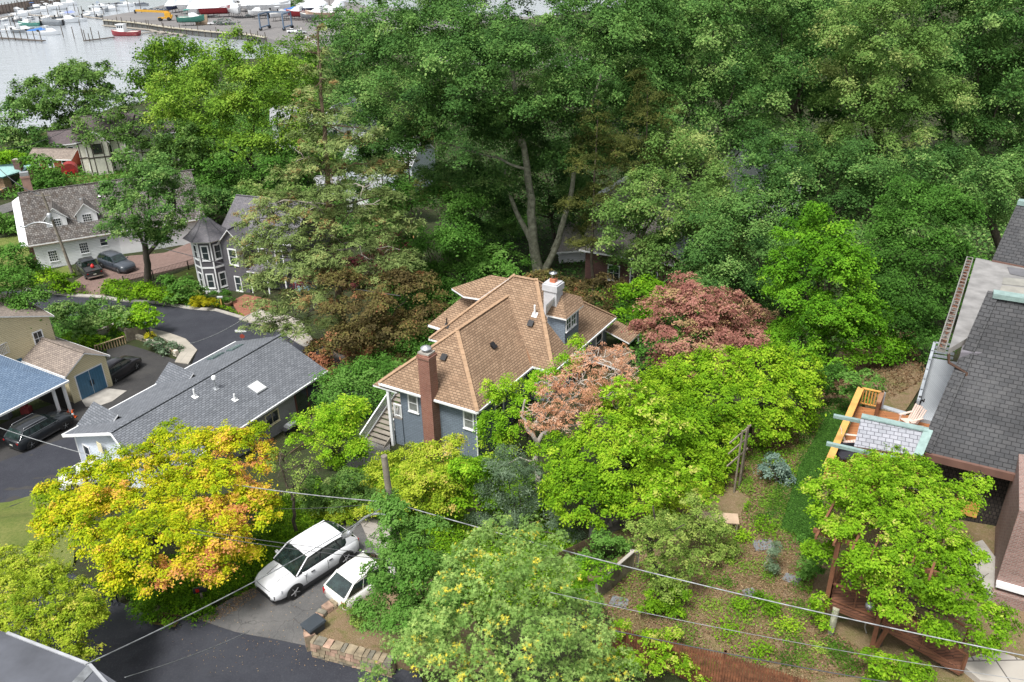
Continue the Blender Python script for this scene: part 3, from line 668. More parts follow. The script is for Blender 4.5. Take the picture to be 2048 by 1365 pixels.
def wallq(a, b): return [V3((a.x, a.y, zb)), V3((b.x, b.y, zb)), b, a]
a.add([V3((w0.x, w0.y, zb)), V3((w1.x, w1.y, zb)), w1, rg, w0], [(0, 1, 2, 3, 4)], 0)
a.build('wall', PALE, gh, 'pale blue gable wall')
a = MB(); a.add(wallq(w1, w2), [(0, 1, 2, 3)]); a.add([V3((w2.x, w2.y, zb)), V3((w3.x, w3.y, zb)), w3, rg2, w2], [(0, 1, 2, 3, 4)]); a.add(wallq(w3, w0), [(0, 1, 2, 3)]); a.build('wall', GREYS, gh)
XR = frame(w0, w1, None, 0); WXg, gl = wallX(XR, (0, 0), (1, 0))
window(gh, WXg, 1.0, -8.7, .75, 1.45, 1, 1)
a = MB(); a.box(3.3, 3.9, .01, .05, -6.9, -6.1, WXg); a.build('gable_vent', CREAMP, gh)
a = MB(); a.tube([w0+V3((0, 0, -.2)), w0+V3((0, 0, -3))-wv*.05], .06, 8); a.build('downpipe', WHITE, gh)
XR2 = frame(w1, w2, None, 0); Lr = (w2-w1).length; WXr, _ = wallX(XR2, (0, 0), (1, 0))
def along(px):   # position along the right wall seen at column px
    best = min((abs(PROJ(w1.lerp(w2, t/200)+V3((0, 0, -1)))[0]-px), t/200) for t in range(201)); return best[1]*Lr
x0 = along(533); window(gh, WXr, x0, -8.1, 1.25, .9, 2, 1, label='cream framed sliding window', fm=CREAMP)
x1 = along(592); a = MB(); a.box(x1, x1+2.6, .01, .06, -9.2, -6.9, WXr); a.build('sliding_door', GLASS, gh)
a = MB(); a.box(x1-.1, x1, 0, .09, -9.2, -6.8, WXr).box(x1+1.25, x1+1.35, 0, .09, -9.2, -6.8, WXr).box(x1+2.6, x1+2.7, 0, .09, -9.2, -6.8, WXr).box(x1-.1, x1+2.7, 0, .09, -6.9, -6.8, WXr); a.build('door_frame', mat('red_brown_frame', (.14, .06, .05), .7), gh)
# cross gables on the street side
def cross_gable(pk, bl, zr_):
    ridge = PZ(*pk, zr_); left = PZ(*bl, -6.5)
    iv = wv.copy(); left2 = ridge+lv*((ridge-left).dot(lv)); left2 = V3((left.x+2*lv.x*((ridge-left).dot(lv)), left.y+2*lv.y*((ridge-left).dot(lv)), -6.5))
    a = MB(); back = ridge+iv*3.2
    slab2(a, [left, ridge, back, left+iv*3.2], .12); slab2(a, [left2, ridge, back, left2+iv*3.2], .12)
    a.build('cross_gable', [GREYR, WHITE], gh)
    a = MB(); o = iv*.25; a.add([left+o+lv*.2-V3((0,0,.15)), left2+o-lv*.2-V3((0,0,.15)), ridge+o-V3((0,0,.2)), left+o*1.6+lv*.2-V3((0,0,3)), left2+o*1.6-lv*.2-V3((0,0,3))], [(0, 1, 2), (0, 3, 4, 1)]); a.build('wall', PALE, gh)
cross_gable((187,803), (153,850), -4.9); cross_gable((338,724), (310,767), -4.9)
nG = (rl-fl).cross(rf_-fl); nG = nG if nG.z > 0 else -nG; nH = (rr-fr).cross(rf_-fr); nH = nH if nH.z > 0 else -nH
def plane_at(px, py, P0, n):
    d = RAY(px, py); o = V3((0, 0, CH)); return o+d*((P0-o).dot(n)/d.dot(n))
def skylight(px, py, P0, n, w=1.0, l=.75, m=None, fm=None, label=None):
    p = plane_at(px, py, P0, n); n = n.normalized(); u = lv; w_ = n.cross(u)
    M = Matrix(((u.x, w_.x, n.x, p[0]), (u.y, w_.y, n.y, p[1]), (u.z, w_.z, n.z, p[2]), (0, 0, 0, 1)))
    a = MB(); a.box(-w/2-.08, w/2+.08, -l/2-.08, l/2+.08, 0, .1, M); s = a.build('skylight', fm or GALV, groof, label)
    a = MB(); a.box(-w/2, w/2, -l/2, l/2, .1, .13, M); a.build('pane', m or mat('skylight_glass', (.12, .17, .17), .1), s)
skylight(470, 697, fl, nG, 1.1, .7, fm=mat('green_frame', (.08, .12, .12), .5)); skylight(432, 713.5, fl, nG, 1.1, .7, fm=MATS['green_frame'])
skylight(514, 776, fr, nH, .95, .95, mat('white_dome', (.75, .76, .76), .3), GALV, 'white domed skylight')
pipe_vent(groof, plane_at(390, 794, fr, nH), .65, .07, nH); pipe_vent(groof, plane_at(470, 800, fr, nH), .5, .07, nH); pipe_vent(groof, plane_at(432, 778, fr, nH), .8, .06, nH, GALV)
p = plane_at(432, 778, fr, nH)+V3((0, 0, .85)); a = MB(); a.lathe([(.17, 0), (.17, .22), (.1, .28)], 12, 0, Matrix.Translation(p)); a.build('flue_cap', WHITE, groof)

# ======== cream garage
def n4(a, b): return (a/3.7925, 600+b/3.7925)
z0 = -10
b0, b1 = PZ(*n4(565,790), z0), PZ(*n4(855,640), z0)
gback = PZ(*n4(85,430), -7.1)-PZ(*n4(515,590), -7.1)
XG = frame(b0, b1, b0+gback, 0)
gw = (b1-b0).length+.5
XG2 = XG @ Matrix.Translation((-.25, -.3, 0))
gr = thing('cream_garage', 'small cream clapboard garage with brown shingle gable roof and blue double doors', 'garage', V3((b0.x, b0.y+1, z0)))
gable(gr, XG2, gw, 8.6, -7.15, -5.9, BROWNR, CREAM, z0, .28, 'y', t=.12)
WX, _ = wallX(XG, (0, 0), (1, 0))
wd = (b1-b0).length
a = MB(); a.box(.62, wd-.5, -.01, .05, -10, -7.6, WX); fr_ = a.build('door_frame', WHITE, gr)
for k, (xa, xb) in enumerate(((.72, wd/2+.02), (wd/2+.08, wd-.6))):
    a = MB(); a.box(xa, xb, .05, .09, -9.95, -7.7, WX)
    d = a.build('door', BLUED, gr); a = MB()
    n = 5
    for i in range(1, n): xx = xa+(xb-xa)*i/n; a.box(xx-.012, xx+.012, .092, .1, -9.9, -7.75, WX)
    a.build('board_groove', mat('blue_groove', (.03, .1, .17), .6), d)
    a = MB(); hx = xb-.1 if k == 0 else xa+.1; a.box(hx-.04, hx+.04, .1, .14, -9.1, -8.6, WX); a.build('handle', BLACK, d)
for xx in (.01, wd-.11): a = MB(); a.box(xx-.02, xx+.1, -.02, .03, -10, -7.3, WX); a.build('corner_board', CREAMP, gr)

# ======== blue roofed carport
c0, c1, c2 = PZ(*n4(520, 612), -6.9), PZ(*n4(0, 872), -6.9), PZ(*n4(75, 435), -6.0)
cv = (c0-c1).normalized(); cb = V3((-cv.y, cv.x, 0))
cp = thing('carport', 'open carport with blue shingle roof, white posts and cluttered dark inside', 'carport', V3((c1.x, c1.y+1, -9.6)))
cF = c1-cv*9
q1, q2 = PZ(*n4(515, 590), -6.85), PZ(*n4(0, 500), -4.9)
ce = PZ(*n4(180, 470), -5.0)
top0 = PZ(*n4(70, 440), -4.7)
a = MB()
slab2(a, [cF, c0, q2, q2-cv*9], .14); slab2(a, [c0, top0+(cb*1.5), q2], .14); slab2(a, [q2, top0+cb*1.5, top0-cv*9+cb*1.5, q2-cv*9], .14)
cr = a.build('roof', [BLUER, WHITE], cp); eave_line(cr, [cF, c0], WHITE, .16, .16); eave_line(cr, [c0, top0+cb*1.5], WHITE, .1, .1)
XC = frame(c0, c1, c0+cb, 0)  # x runs left, y back
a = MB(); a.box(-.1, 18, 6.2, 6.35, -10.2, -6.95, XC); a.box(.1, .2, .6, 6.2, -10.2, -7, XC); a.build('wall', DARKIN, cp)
for x in (.25, 1.15, 7.0): a = MB(); a.box(x, x+.2, .3, .5, -10, -7.02, XC); a.build('post', WHITE, cp)
rnd = random.Random(5)
for i, (x, y, w, h) in enumerate(((2.2, 3.4, .7, 1.1), (3.6, 4.2, 1.0, .9), (5.2, 3.6, .8, 1.3), (6.1, 4.4, .6, .8))):
    a = MB(); p = XC @ V3((x, y, -9.75)); M = Matrix.Translation(p)
    a.box(-w/2, w/2, -.3, .3, 0, h*.5, M).box(-w/2+.05, w/2-.05, -.25, .25, h*.5, h*.56, M).box(-w/2+.1, w/2-.2, -.2, .2, h*.56, h, M)
    one(a, 'storage_box', mat('box_%d' % i, ((.25, .04, .04), (.12, .13, .15), (.05, .1, .14), (.2, .17, .12))[i], .7), ('red bin stacked inside the dark carport', 'grey storage crates inside the carport', 'tall dark blue storage box inside the carport', 'tan storage box far inside the carport')[i], 'box', 'clutter stored inside the carport')
# balcony above the carport (pale house)
# ======== pale yellow house at the left edge
y0 = PZ(100, 715, -9.9); 
ph = thing('pale_house', 'pale yellow clapboard house half hidden behind the round green tree at left', 'house', V3((-62, 60, -10.5)))
XP = frame(V3((-56.2, 62.5, 0)), V3((-66, 57.5, 0)), V3((-59, 68, 0)), 0)
pe0 = PZ(*n4(405, 118), -4.2); pe1 = PZ(*n4(270, 60), -4.2)
XP = frame(PZ(*n4(405,120), -4.2), PZ(*n4(285,165), -4.2), PZ(*n4(285,50), -4.2), 0)
ro = gable(ph, XP, 12, 8, -4.2, -1.9, BROWNR, CREAM, -11, .3, 'y', t=.12)
WX, _ = wallX(XP, (.3, .3), (12, .3)); WX = WX @ Matrix.Diagonal((1, -1, 1, 1))
window(ph, WX, 1.0, -6.4, .7, 1.2, 2, 2)
a = MB(); a.box(1.0, 1.7, .02, .45, -6.9, -6.45, WX); a.build('air_conditioner', mat('ac_grey', (.5, .5, .5), .6), ph)
a = MB(); a.box(3.2, 4.1, .01, .06, -8.8, -6.9, WX); a.build('door', BLUED, ph)
pb = [PZ(*n4(0, 440), -6.1), PZ(*n4(75, 400), -6.1)]
rail(ph, [pb[0]-V3((4, 2, 0)), pb[0], pb[1]], 1.0, WHITE, .09, .14, .04)
a = MB(); slab2(a, [pb[0]-V3((4, 2, 0)), pb[1], pb[1]+V3((-1.5, 3, 0)), pb[0]+V3((-5.5, 1, 0))], .2); a.build('balcony_floor', [CONC, WHITE], ph)
# ======== white cottage with dormers
def n2(a, b): return (a/4.875, 180+b/4.875)
def n3(a, b): return (a/3.657, 440+b/3.657)
k0, k1 = PZ(*n3(205,190), -9.25), PZ(*n3(830,92), -9.25)
XK = frame(k0, k1, None, 0)
ct = thing('white_cottage', 'white clapboard cottage with steep mossy shake roof, two dormers and brick chimney', 'house', V3((k0.x, k0.y+3, -12.7)))
gable(ct, XK, 21.5, 13.8, -9.25, -4.25, WEATH, WLAP, -12.7, .45, 'x', t=.2, gut=False)
eave_line([c for c in ct.children if c.name.startswith('roof')][0], [XK @ V3((0, 0, -9.4)), XK @ V3((21.5, 0, -9.4))], OLDWOOD, .14, .14)
a = MB(); a.box(-.15, 2.2, .9, 12, -12.7, -9.3, XK); a.build('wall', mat('brown_end_wall', (.12, .06, .05), .9), ct)
a = MB(); slab2(a, [XK @ V3(p) for p in ((-.9, .1, -9.2), (.4, .1, -9.2), (.4, 6.7, -4.4), (-.9, 6.7, -5.2))], .15); a.build('rake_board', [WHITE, WHITE], ct)
WX, _ = wallX(XK, (0, .45), (1, .45))
def colx(px, y, z, X, lo=0, hi=30):
    return min((abs(PROJ(X @ V3((lo+(hi-lo)*t/300, y, z)))[0]-px), lo+(hi-lo)*t/300) for t in range(301))[1]
for px, zb_, w, h, nx, ny in ((102, -11.9, .95, 1.35, 4, 4), (163, -11.5, .95, 1.35, 4, 4), (203, -10.9, .8, .9, 1, 2)):
    x = colx(px, .4, zb_, XK); window(ct, WX, x, zb_, w, h, nx, ny, t=.06)
a = MB(); x = colx(239, .4, -11, XK); a.box(x, x+2.6, .01, .08, -12.7, -10.2, WX); a.build('garage_door', WHITE, ct)
for px, py in ((115, 448), (176, 440)):
    x = colx(px+1, 2.2, -8, XK)
    dx = MB(); yf, yb = 1.9, 6.4
    for P in ([(x-1.5, yf-.3, -6.9), (x+0, yf-.3, -5.35), (x, yb, -5.35), (x-1.5, yb, -6.9)], [(x+1.5, yf-.3, -6.9), (x+0, yf-.3, -5.35), (x, yb, -5.35), (x+1.5, yb, -6.9)]): slab2(dx, [XK @ V3(p) for p in P], .12)
    d = dx.build('dormer', [WEATH, WHITE], ct)
    m = MB(); m.add([(x-1.2, yf, -8.6), (x+1.2, yf, -8.6), (x+1.2, yf, -6.8), (x, yf, -5.55), (x-1.2, yf, -6.8), (x-1.2, yf+3, -6.9), (x+1.2, yf+3, -6.9), (x+1.2, yf+3, -8), (x-1.2, yf+3, -8)], [(0, 1, 2, 3, 4), (0, 4, 5, 8), (1, 7, 6, 2)], 0, XK); m.build('dormer_wall', WHITE, d)
    WD, _ = wallX(XK, (0, yf), (1, yf)); window(d, WD, x-.5, -8.15, 1.0, 1.25, 4, 4, t=.05, sill=False)
cx = XK @ V3((1.3, 7.6, 0)); chimney(ct, (cx.x, cx.y), -6, TZ(cx, 352), 1.0, .8, mat('pinkish_brick', (.32, .2, .16), .9), XK, False)
a = MB(); a.box(-.5, .5, -.4, .4, TZ(cx, 352)+.06, TZ(cx, 352)+.5, Matrix.Translation((cx.x, cx.y, 0)) @ XK.to_3x3().to_4x4()); a.build('chimney_hood', GALV, ct)
pipe_vent(ct, XK @ V3((9.3, 4.8, -5.6)), .9, .07, (0, 0, 1))
a = MB(); M = XK @ Matrix.Translation((7.2, 4.6, -5.75)); a.box(-.3, .3, -.25, .3, 0, .25, M); a.build('roof_vent', GALV, ct)
XK2 = frame(XK @ V3((13.5, 3, 0)), XK @ V3((26, 3, 0)), None, 0)
# ======== turreted victorian
T0 = PZ(*n3(1556,545), -11.9)
vh = thing('turret_house', 'dark grey victorian house with octagonal corner turret and white trimmed windows', 'house', V3((T0.x+3, T0.y+4, -12)))
tc = V3((T0.x+.1, T0.y+1.7, 0)); tr = 1.9
ze_ = TZ(T0, 440+150/3.657); za = TZ(tc, 436)
VG = brick('charcoal_shingle_siding', (.105, .1, .115), (.13, .125, .14), (.07, .07, .08), .3, .12, .01, .8, .5, .12)
def ngon(c, r, z, n=8, rot=22.5): return [V3((c.x+r*math.cos(R(rot+360*i/n)), c.y+r*math.sin(R(rot+360*i/n)), z)) for i in range(n)]
a = MB(); P0 = ngon(tc, tr, -12.5); P1_ = ngon(tc, tr, ze_-.1)
a.add(P0+P1_, [(i, (i+1) % 8, 8+(i+1) % 8, 8+i) for i in range(8)]); tu = a.build('turret', VG, vh)
a = MB()
for i in range(8):
    a.beam(P0[i], P1_[i], .13, .13)
for z in (-11.5, (-11.7+ze_)/2-.1, ze_-.12):
    Rg = ngon(tc, tr+.03, z)
    for i in range(8): a.beam(Rg[i], Rg[(i+1) % 8], .06, .2 if z != (-11.7+ze_)/2 else .12)
a.build('trim', WHITE, tu)
a = MB(); prof = [(1.42, ze_), (1.08, ze_+.45), (.66, ze_+1.15), (.32, ze_+1.9), (.02, za+.3)]
rings = [ngon(tc, tr*f_, z) for f_, z in prof]
vs = [p for r_ in rings for p in r_]
a.add(vs, [(i*8+j, i*8+(j+1) % 8, (i+1)*8+(j+1) % 8, (i+1)*8+j) for i in range(len(prof)-1) for j in range(8)], 0)
a.add(ngon(tc, tr*1.42, ze_)+ngon(tc, tr*1.28, ze_-.18)+ngon(tc, tr, ze_-.18), [(i, 8+i, 8+(i+1) % 8, (i+1) % 8) for i in range(8)]+[(8+i, 16+i, 16+(i+1) % 8, 8+(i+1) % 8) for i in range(8)], 1)
for j in range(8):
    for i in range(len(prof)-2): a.beam(rings[i][j]+V3((0, 0, .02)), rings[i+1][j]+V3((0, 0, .02)), .12, .04, 2)
a.build('turret_roof', [VIOLR, WHITE, mat('hip_slate', (.09, .09, .1), .8)], vh)
for i in (4, 5, 6):
    A, B = P0[i], P0[(i+1) % 8]; X8 = frame(A, B, None, 0); W8, L8 = wallX(X8, (0, 0), ((B-A).length, 0))
    for z in (-11.0, (-11.7+ze_)/2+.9): window(tu, W8, L8/2-.32, z, .64, 1.55, 1, 2, t=.14, gm=GLASS)
# main body
XV = frame(tc+V3((.8, .6, 0)), tc+V3((10.8, -3.2, 0)), None, 0)
gable(vh, XV, 10, 9, -5.6, -2.1, VIOLR, VG, -12, .3, 'x', t=.14)
XV2 = XV @ Matrix.Translation((1.2, -1.7, 0))
gable(vh, XV2, 3.6, 5, -5.9, -4.0, VIOLR, VG, -12, .3, 'y', t=.12)
W9, _ = wallX(XV2, (.3, .3), (3.3, .3)); window(vh, W9, 1.0, -8.2, .9, 1.7, 1, 2, t=.16)
window(vh, W9, 1.2, -11.4, .7, 1.6, 1, 2, t=.12)
W9, _ = wallX(XV, (.3, .3), (11, .3))
for x in (5.0, 7.2): window(vh, W9, x, -8.3, .9, 1.6, 1, 2, t=.12)
a = MB(); XP_ = XV @ Matrix.Translation((4.6, -1.6, 0)); slab2(a, [XP_ @ V3(p) for p in ((0, 0, -8.8), (5.2, 0, -8.8), (5.2, 2, -8.2), (0, 2, -8.2))], .12); a.build('porch_roof', [VIOLR, WHITE], vh)
for x in (.2, 2.5, 4.9): a = MB(); a.box(x, x+.14, .15, .29, -11.9, -8.9, XP_); a.build('porch_post', WHITE, vh)
a = MB(); a.box(5.4, 8.2, 1.2, 1.25, -11.8, -9.6, XP_); a.build('garage_door', mat('pale_blue_door', (.3, .46, .52), .6), vh)
a = MB(); a.box(-1.5, 4.8, -.35, -.1, -12.3, -11.8, XV); a.build('plinth', CONC, vh)
# ======== big slate-roofed house on the right
s0, s1 = PZ(1850, 905, 5), PZ(2040, 950, 5)
u = (s1-s0).normalized(); w = V3((-u.y, u.x, 0))
tp = PZ(1985, 592, 10.3); s9 = s0+u*10; t9 = tp+u*9
rh = thing('slate_house', 'large old house with steep dark slate roof and brick wing at the right edge', 'house', V3((25, 28, 1.5)))
a = MB()
slab2(a, [s0, s9, t9, tp], .25, 0, 1)
bk = PZ(1935, 700, 8.4); sl_ = s0+w*9+V3((0, 0, .2)); tpb = tp+w*3
a.add([s0, tp, tp-V3((0, 0, 3)), s0-V3((0, 0, .2))], [(0, 1, 2, 3)], 0)
for p, q in ((s0, tp),):
    cap_line(a, p, q, 0, .5, .1, .3)
sr = a.build('roof', [SLATE, BROWNP], rh)
a = MB(); a.beam(s0-V3((0, 0, .15))-w*.05, s9-V3((0, 0, .15))-w*.05, .16, .34); a.build('fascia', BROWNP, sr)
a = MB(); a.beam(tp+V3((0, 0, .1)), t9+V3((0, 0, .1)), .55, .22); a.build('copper_ridge', COPPER, sr)
# side eave with pipe
fz = 8.7
f0, f1, f2, f3 = PZ(1898, 698, fz), PZ(1952, 516, fz), PZ(2110, 548, fz), tp+u*6; f3.z = fz; f4 = s0.lerp(tp, (fz-5)/5.3)-u*.35; f4.z = fz; f5 = V3((tp.x, tp.y, fz))
a = MB(); slab2(a, [f0, f1, f2, f3, f5, f4], .3, 0, 1); fr2 = a.build('flat_roof', [PAPER, CONC], rh)
a = MB(); o = (f0-f2).normalized(); oo = V3((-.82, .57, 0))
g0, g1 = f0+oo*.28-V3((0, 0, .1)), f1+oo*.28-V3((0, 0, .1))
a.beam(g0+oo*.16, g1+oo*.16, .05, .2); a.beam(g0-oo*.14, g1-oo*.14, .04, .14); a.beam(g0-V3((0, 0, .12)), g1-V3((0, 0, .12)), .34, .04)
n = 26
for i in range(n+1): p = g0.lerp(g1, i/n); a.beam(p+oo*.16+V3((0, 0, .07)), p-oo*.14+V3((0, 0, .07)), .035, .03)
a.build('gutter', mat('dull_gutter_metal', (.34, .33, .3), .5, .5), fr2)
a = MB(); rnd = random.Random(8)
for i in range(160):
    p = g0.lerp(g1, rnd.random())+oo*(rnd.random()-.5)*.22; s_ = .05+rnd.random()*.05; M = Matrix.Translation(p+V3((0, 0, -.03))) @ Matrix.Rotation(rnd.random()*6, 4, 'Z') @ Matrix.Rotation(rnd.random()-.5, 4, 'X')
    a.add([(-s_, -s_*.6, 0), (s_, -s_*.6, 0), (s_, s_*.6, .02), (-s_, s_*.6, .02)], [(0, 1, 2, 3)], 0, M)
tag(a.build('fallen_leaves', mat('brown_dead_leaves', (.13, .055, .03), .9, var=.6, ns=9), fr2), kind='stuff')
for i, (P, m_) in enumerate(((((2015,534),(2060,540),(2060,556),(2020,548)), (.13, .13, .14)), (((2007,555),(2060,560),(2060,574),(2004,568)), (.24, .235, .21)), (((2004,571),(2060,577),(2060,590),(1998,584)), (.28, .27, .24)))):
    a = MB(); slab2(a, [PZ(x, y, fz+.03) for x, y in P], .02); a.build('roof_patch', [mat('patch%d' % i, m_, .9, var=.2, ns=1.5)]*2, fr2)
a = MB(); m0, m1, m2, m3 = PZ(1984, 520, fz+.1), PZ(2110, 545, fz+.1), PZ(2110, 415, 11.3), PZ(2036, 404, 11.3)
slab2(a, [m0, m1, m2, m3], .2, 0, 1); ur = a.build('upper_roof', [SLATE, BROWNP], rh); a = MB(); a.beam(m3, m2, .5, .25); a.build('copper_ridge', COPPER, ur)
a = MB(); ww = w*.9
wA = s0+u*.8+w*.9; wB = s0+u*9.5+w*.9; wC = s0+u*9.5+w*14; wD = f0+u*.9; wE = f1+u*1.1
a2 = MB()
prism3(a2, [V3((p.x, p.y, 5.0)) for p in (wA, wB, wC, wE, wD)], .5); a2.build('wall', DSHK, rh)
a2 = MB(); prism3(a2, [V3((p.x, p.y, 8.4)) for p in (f0+u*.5+w*.5, s0+u*5+w*5.5, f2, f1+u*.5-w*.3)], 4.9); a2.build('upper_wall', mat('violet_grey_wall', (.17, .16, .18), .8), rh)
a = MB(); zz = PZ(1912, 706, 8.3); pts = [f0+V3((.1, .1, -.3)), f0+V3((.15, .0, -.7)), f0+u*.9+V3((0, 0, -1.0)), f0+u*1.1+V3((0, 0, -4))]; a.tube(pts, .07, 8); a.build('downpipe', mat('copper_brown', (.12, .07, .05), .5, .5), rh)
XS = frame(wA, wB, wA+w, 0); WX, _ = wallX(XS, (0, 0), (1, 0))
ox = min((abs(PROJ(XS @ V3((t*.05, 0, 3.8)))[0]-1925), t*.05) for t in range(160))[1]
a = MB(); oz = TZ(XS @ V3((ox, 0, 0)), 1022); a.box(ox, ox+1.0, .02, .07, oz, oz+.75, WX); a.box(ox-.03, ox+1.03, .02, .05, oz+.34, oz+.37, WX); a.build('boarded_window', CEDARR, rh, 'window covered by raw orange plywood')
# brick wing
b0 = PZ(1988, 1176, 1.7); b1 = b0+u*7
a = MB(); BT = 5.6; prism3(a, [V3((p.x, p.y, BT)) for p in (b0, b1, b1+w*6, b0+w*4.2)], .3); bwing = a.build('brick_wing', PINKB, rh)
a = MB(); q0 = b0-w*.1; a.beam(q0+V3((0, 0, .35)), q0+u*7+V3((0, 0, .35)), .35, .16); a.build('stone_sill', WHITE, bwing)
a = MB(); q0 = b0-w*.35-u*.1; prism3(a, [V3((p.x, p.y, 1.75)) for p in (q0, q0+u*7, q0+u*7+w*.3, q0+w*.3)], .2); a.build('brick_base', PINKB, bwing)
a = MB(); prism3(a, [PZ(*p, 1.75) for p in ((1935,1090),(1965,1080),(2010,1140),(1985,1190),(1955,1170))], .8); tag(a.build('side_patio', CONC), kind='structure')
# grey balcony
bz = 4.0
v0, v1, v2, v3 = PZ(1862, 716, bz), PZ(1905, 722, bz), PZ(1868, 843, bz), PZ(1829, 835, bz)
bal = thing('balcony', 'narrow grey painted balcony along the slate roofed house', 'balcony', V3((v3.x, v3.y, 1.2)))
a = MB(); slab2(a, [v0, v1+u*1.2, v2+u*1.2, v3], .25, 0, 1); a.build('floor', [brick('grey_floor_boards', (.42, .45, .48), (.46, .49, .52), (.25, .27, .3), .11, 4, .008, .6, .3, .1), mat('grey_paint', (.36, .39, .42), .6)], bal)
GP_ = MATS['grey_paint']
a = MB()
for z in (.95, .68, .42, .16):
    a.beam(v3+V3((0, 0, z)), v0+V3((0, 0, z)), .05 if z < .9 else .14, .15 if z < .9 else .06); a.beam(v0+V3((0, 0, z)), v1+V3((0, 0, z)), .05 if z < .9 else .14, .15 if z < .9 else .06)
n = 6
for i in range(n+1): p = v3.lerp(v0, i/n); a.box(p.x-.05, p.x+.05, p.y-.05, p.y+.05, bz-.2, bz+.98)
a.build('railing', GP_, bal)
for p in (v0, v3, v3.lerp(v0, .5)):
    a = MB(); a.box(p.x-.07, p.x+.07, p.y-.07, p.y+.07, .6, bz-.26); a.build('post', GP_, bal)
# statue on the balcony
p = PZ(1832, 829, bz)+V3((.0, .0, 0)); a = MB(); M = Matrix.Translation(p)
a.lathe([(.24, 0), (.24, .05), (.18, .08)], 12, 0, M)
a.tube([(-.06, 0, .08), (-.07, .02, .3), (-.05, 0, .52)], [.05, .05, .07], 8, 0, M); a.tube([(.08, 0, .08), (.1, -.03, .3), (.05, 0, .52)], [.05, .05, .07], 8, 0, M)
a.tube([(0, 0, .48), (0, 0, .6), (.0, .02, .75), (0, .02, .86)], [.1, .09, .12, .06], 10, 0, M); a.lathe([(.02, .84), (.06, .88), (.075, .95), (.06, 1.02), (.02, 1.05)], 10, 0, M)
a.tube([(-.12, .02, .8), (-.22, 0, .66), (-.12, -.06, .56)], [.045, .04, .03], 7, 0, M); a.tube([(.12, .02, .8), (.24, .02, .7), (.2, -.06, .9)], [.045, .04, .03], 7, 0, M)
one(a, 'garden_statue', mat('dark_bronze', (.05, .045, .045), .4, .7), 'dark bronze standing figure at the near corner of the grey balcony', 'statue')
# orange deck
dz_ = 3.8
d0, d1 = PZ(1717, 813, dz_), PZ(1866, 840, dz_); dlv = (PZ(1648, 945, dz_+.95)-PZ(1722, 776, dz_+.95)).normalized()
d2, d3 = d1+dlv*7.5, d0+dlv*7.5
dk = thing('cedar_deck', 'orange stained timber deck with golden railing beside the slate roofed house', 'deck', V3((d0.x+1, d0.y-2, 1.2)))
XDk = frame(d0, d1, d0+dlv, 0)
a = MB(); slab2(a, [d0, d1, d2, d3], .06, 0, 0); a.build('floor', [CEDAR, CEDAR], dk)
a = MB(); a.beam(d0-V3((0, 0, .2)), d3-V3((0, 0, .2)), .06, .26); a.beam(d0-V3((0, 0, .2)), d1-V3((0, 0, .2)), .06, .26); a.build('rim_joist', OLDRAIL, dk)
r0 = PZ(1722, 776, dz_+.95)-V3((0, 0, .95)); 
rail(dk, [r0, r0+dlv*7.6], .95, CEDARR, bal=.13, wide=.3, bw=.05); rb2 = PZ(1765, 785, dz_+.95)-V3((0, 0, .95))
rail(dk, [r0, rb2], .95, CEDARR, bal=.13, wide=.12, bw=.05)
rc = rb2+dlv*1.1; rail(dk, [rb2, rc], .95, mat('brown_cedar_rail', (.28, .15, .08), .7), wide=.2, bw=.05)
for p in (r0, rb2, rc): a = MB(); a.box(p.x-.06, p.x+.06, p.y-.06, p.y+.06, .8, dz_+.9); a.build('post', OLDRAIL, dk)
a = MB(); a.beam(rb2+V3((.2, .1, .05)), PZ(1815, 833, dz_)+V3((0, .15, .05)), .3, .06); a.build('threshold_board', GP_, dk)
rail(dk, [rb2+V3((.1, 0, 0)), rb2+V3((.5, .9, -.9))], .9, GP_)
# slate canopy
c_ = [PZ(1723, 833, 6.6), PZ(1857, 862, 6.6), PZ(1836, 912, 6.1), PZ(1708, 893, 6.1)]
cn = thing('slate_canopy', 'small pale slate canopy with verdigris copper edges over the orange deck', 'canopy', V3((c_[0].x+2, c_[0].y-1, dz_)))
a = MB(); slab2(a, c_, .14, 0, 1); a.build('roof', [SLATE2, BROWNP], cn)
a = MB(); a.beam(c_[0]+V3((0, 0, .03)), c_[1]+V3((0, 0, .03)), .34, .06); a.beam(c_[1]+V3((0, 0, .05)), c_[2]+V3((0, 0, .05)), .34, .06); a.build('copper_edge', COPPER, cn)
a = MB(); e_ = (c_[1]-c_[0]).normalized(); a.beam(PZ(1667, 832, 6.35), PZ(1722, 843, 6.35), .16, .14); a.build('gutter', COPPER, cn)
a = MB(); a.beam(PZ(1653, 887, 6.0), PZ(1818, 924, 6.0), .16, .14); a.build('gutter', COPPER, cn)
for i in (0, 1, 2, 3):
    q = c_[i].lerp(sum(c_, V3())/4, .1); a = MB(); a.box(q.x-.06, q.x+.06, q.y-.06, q.y+.06, dz_, q.z-.14); a.build('post', OLDRAIL, cn)
def adirondack(p, rz, label):
    a = MB(); t = thing('garden_chair', label, 'chair', p, 'faded slatted chairs on the orange deck', False, rz); ORG[t.name] = V3((0, 0, 0))
    for i in range(6): x = -.27+i*.108; a.beam((x, .22, .3), (x*1.15, .55, 1.02+.05*(i in (2, 3))), .085, .02)
    a.build('backrest', ADIR, t); a = MB()
    for i in range(5): a.beam((-.28, -.28+i*.12, .4-.025*i), (.28, -.28+i*.12, .4-.025*i), .1, .02)
    a.build('seat', ADIR, t)
    for s_ in (-1, 1):
        a = MB(); a.beam((s_*.34, -.35, .6), (s_*.34, .42, .6), .12, .025); a.build('armrest', ADIR, t)
        a = MB(); a.beam((s_*.31, -.3, 0), (s_*.31, -.3, .59), .08, .04); a.beam((s_*.31, -.3, .38), (s_*.31, .6, .05), .03, .1); a.build('leg', ADIR, t)
    return t
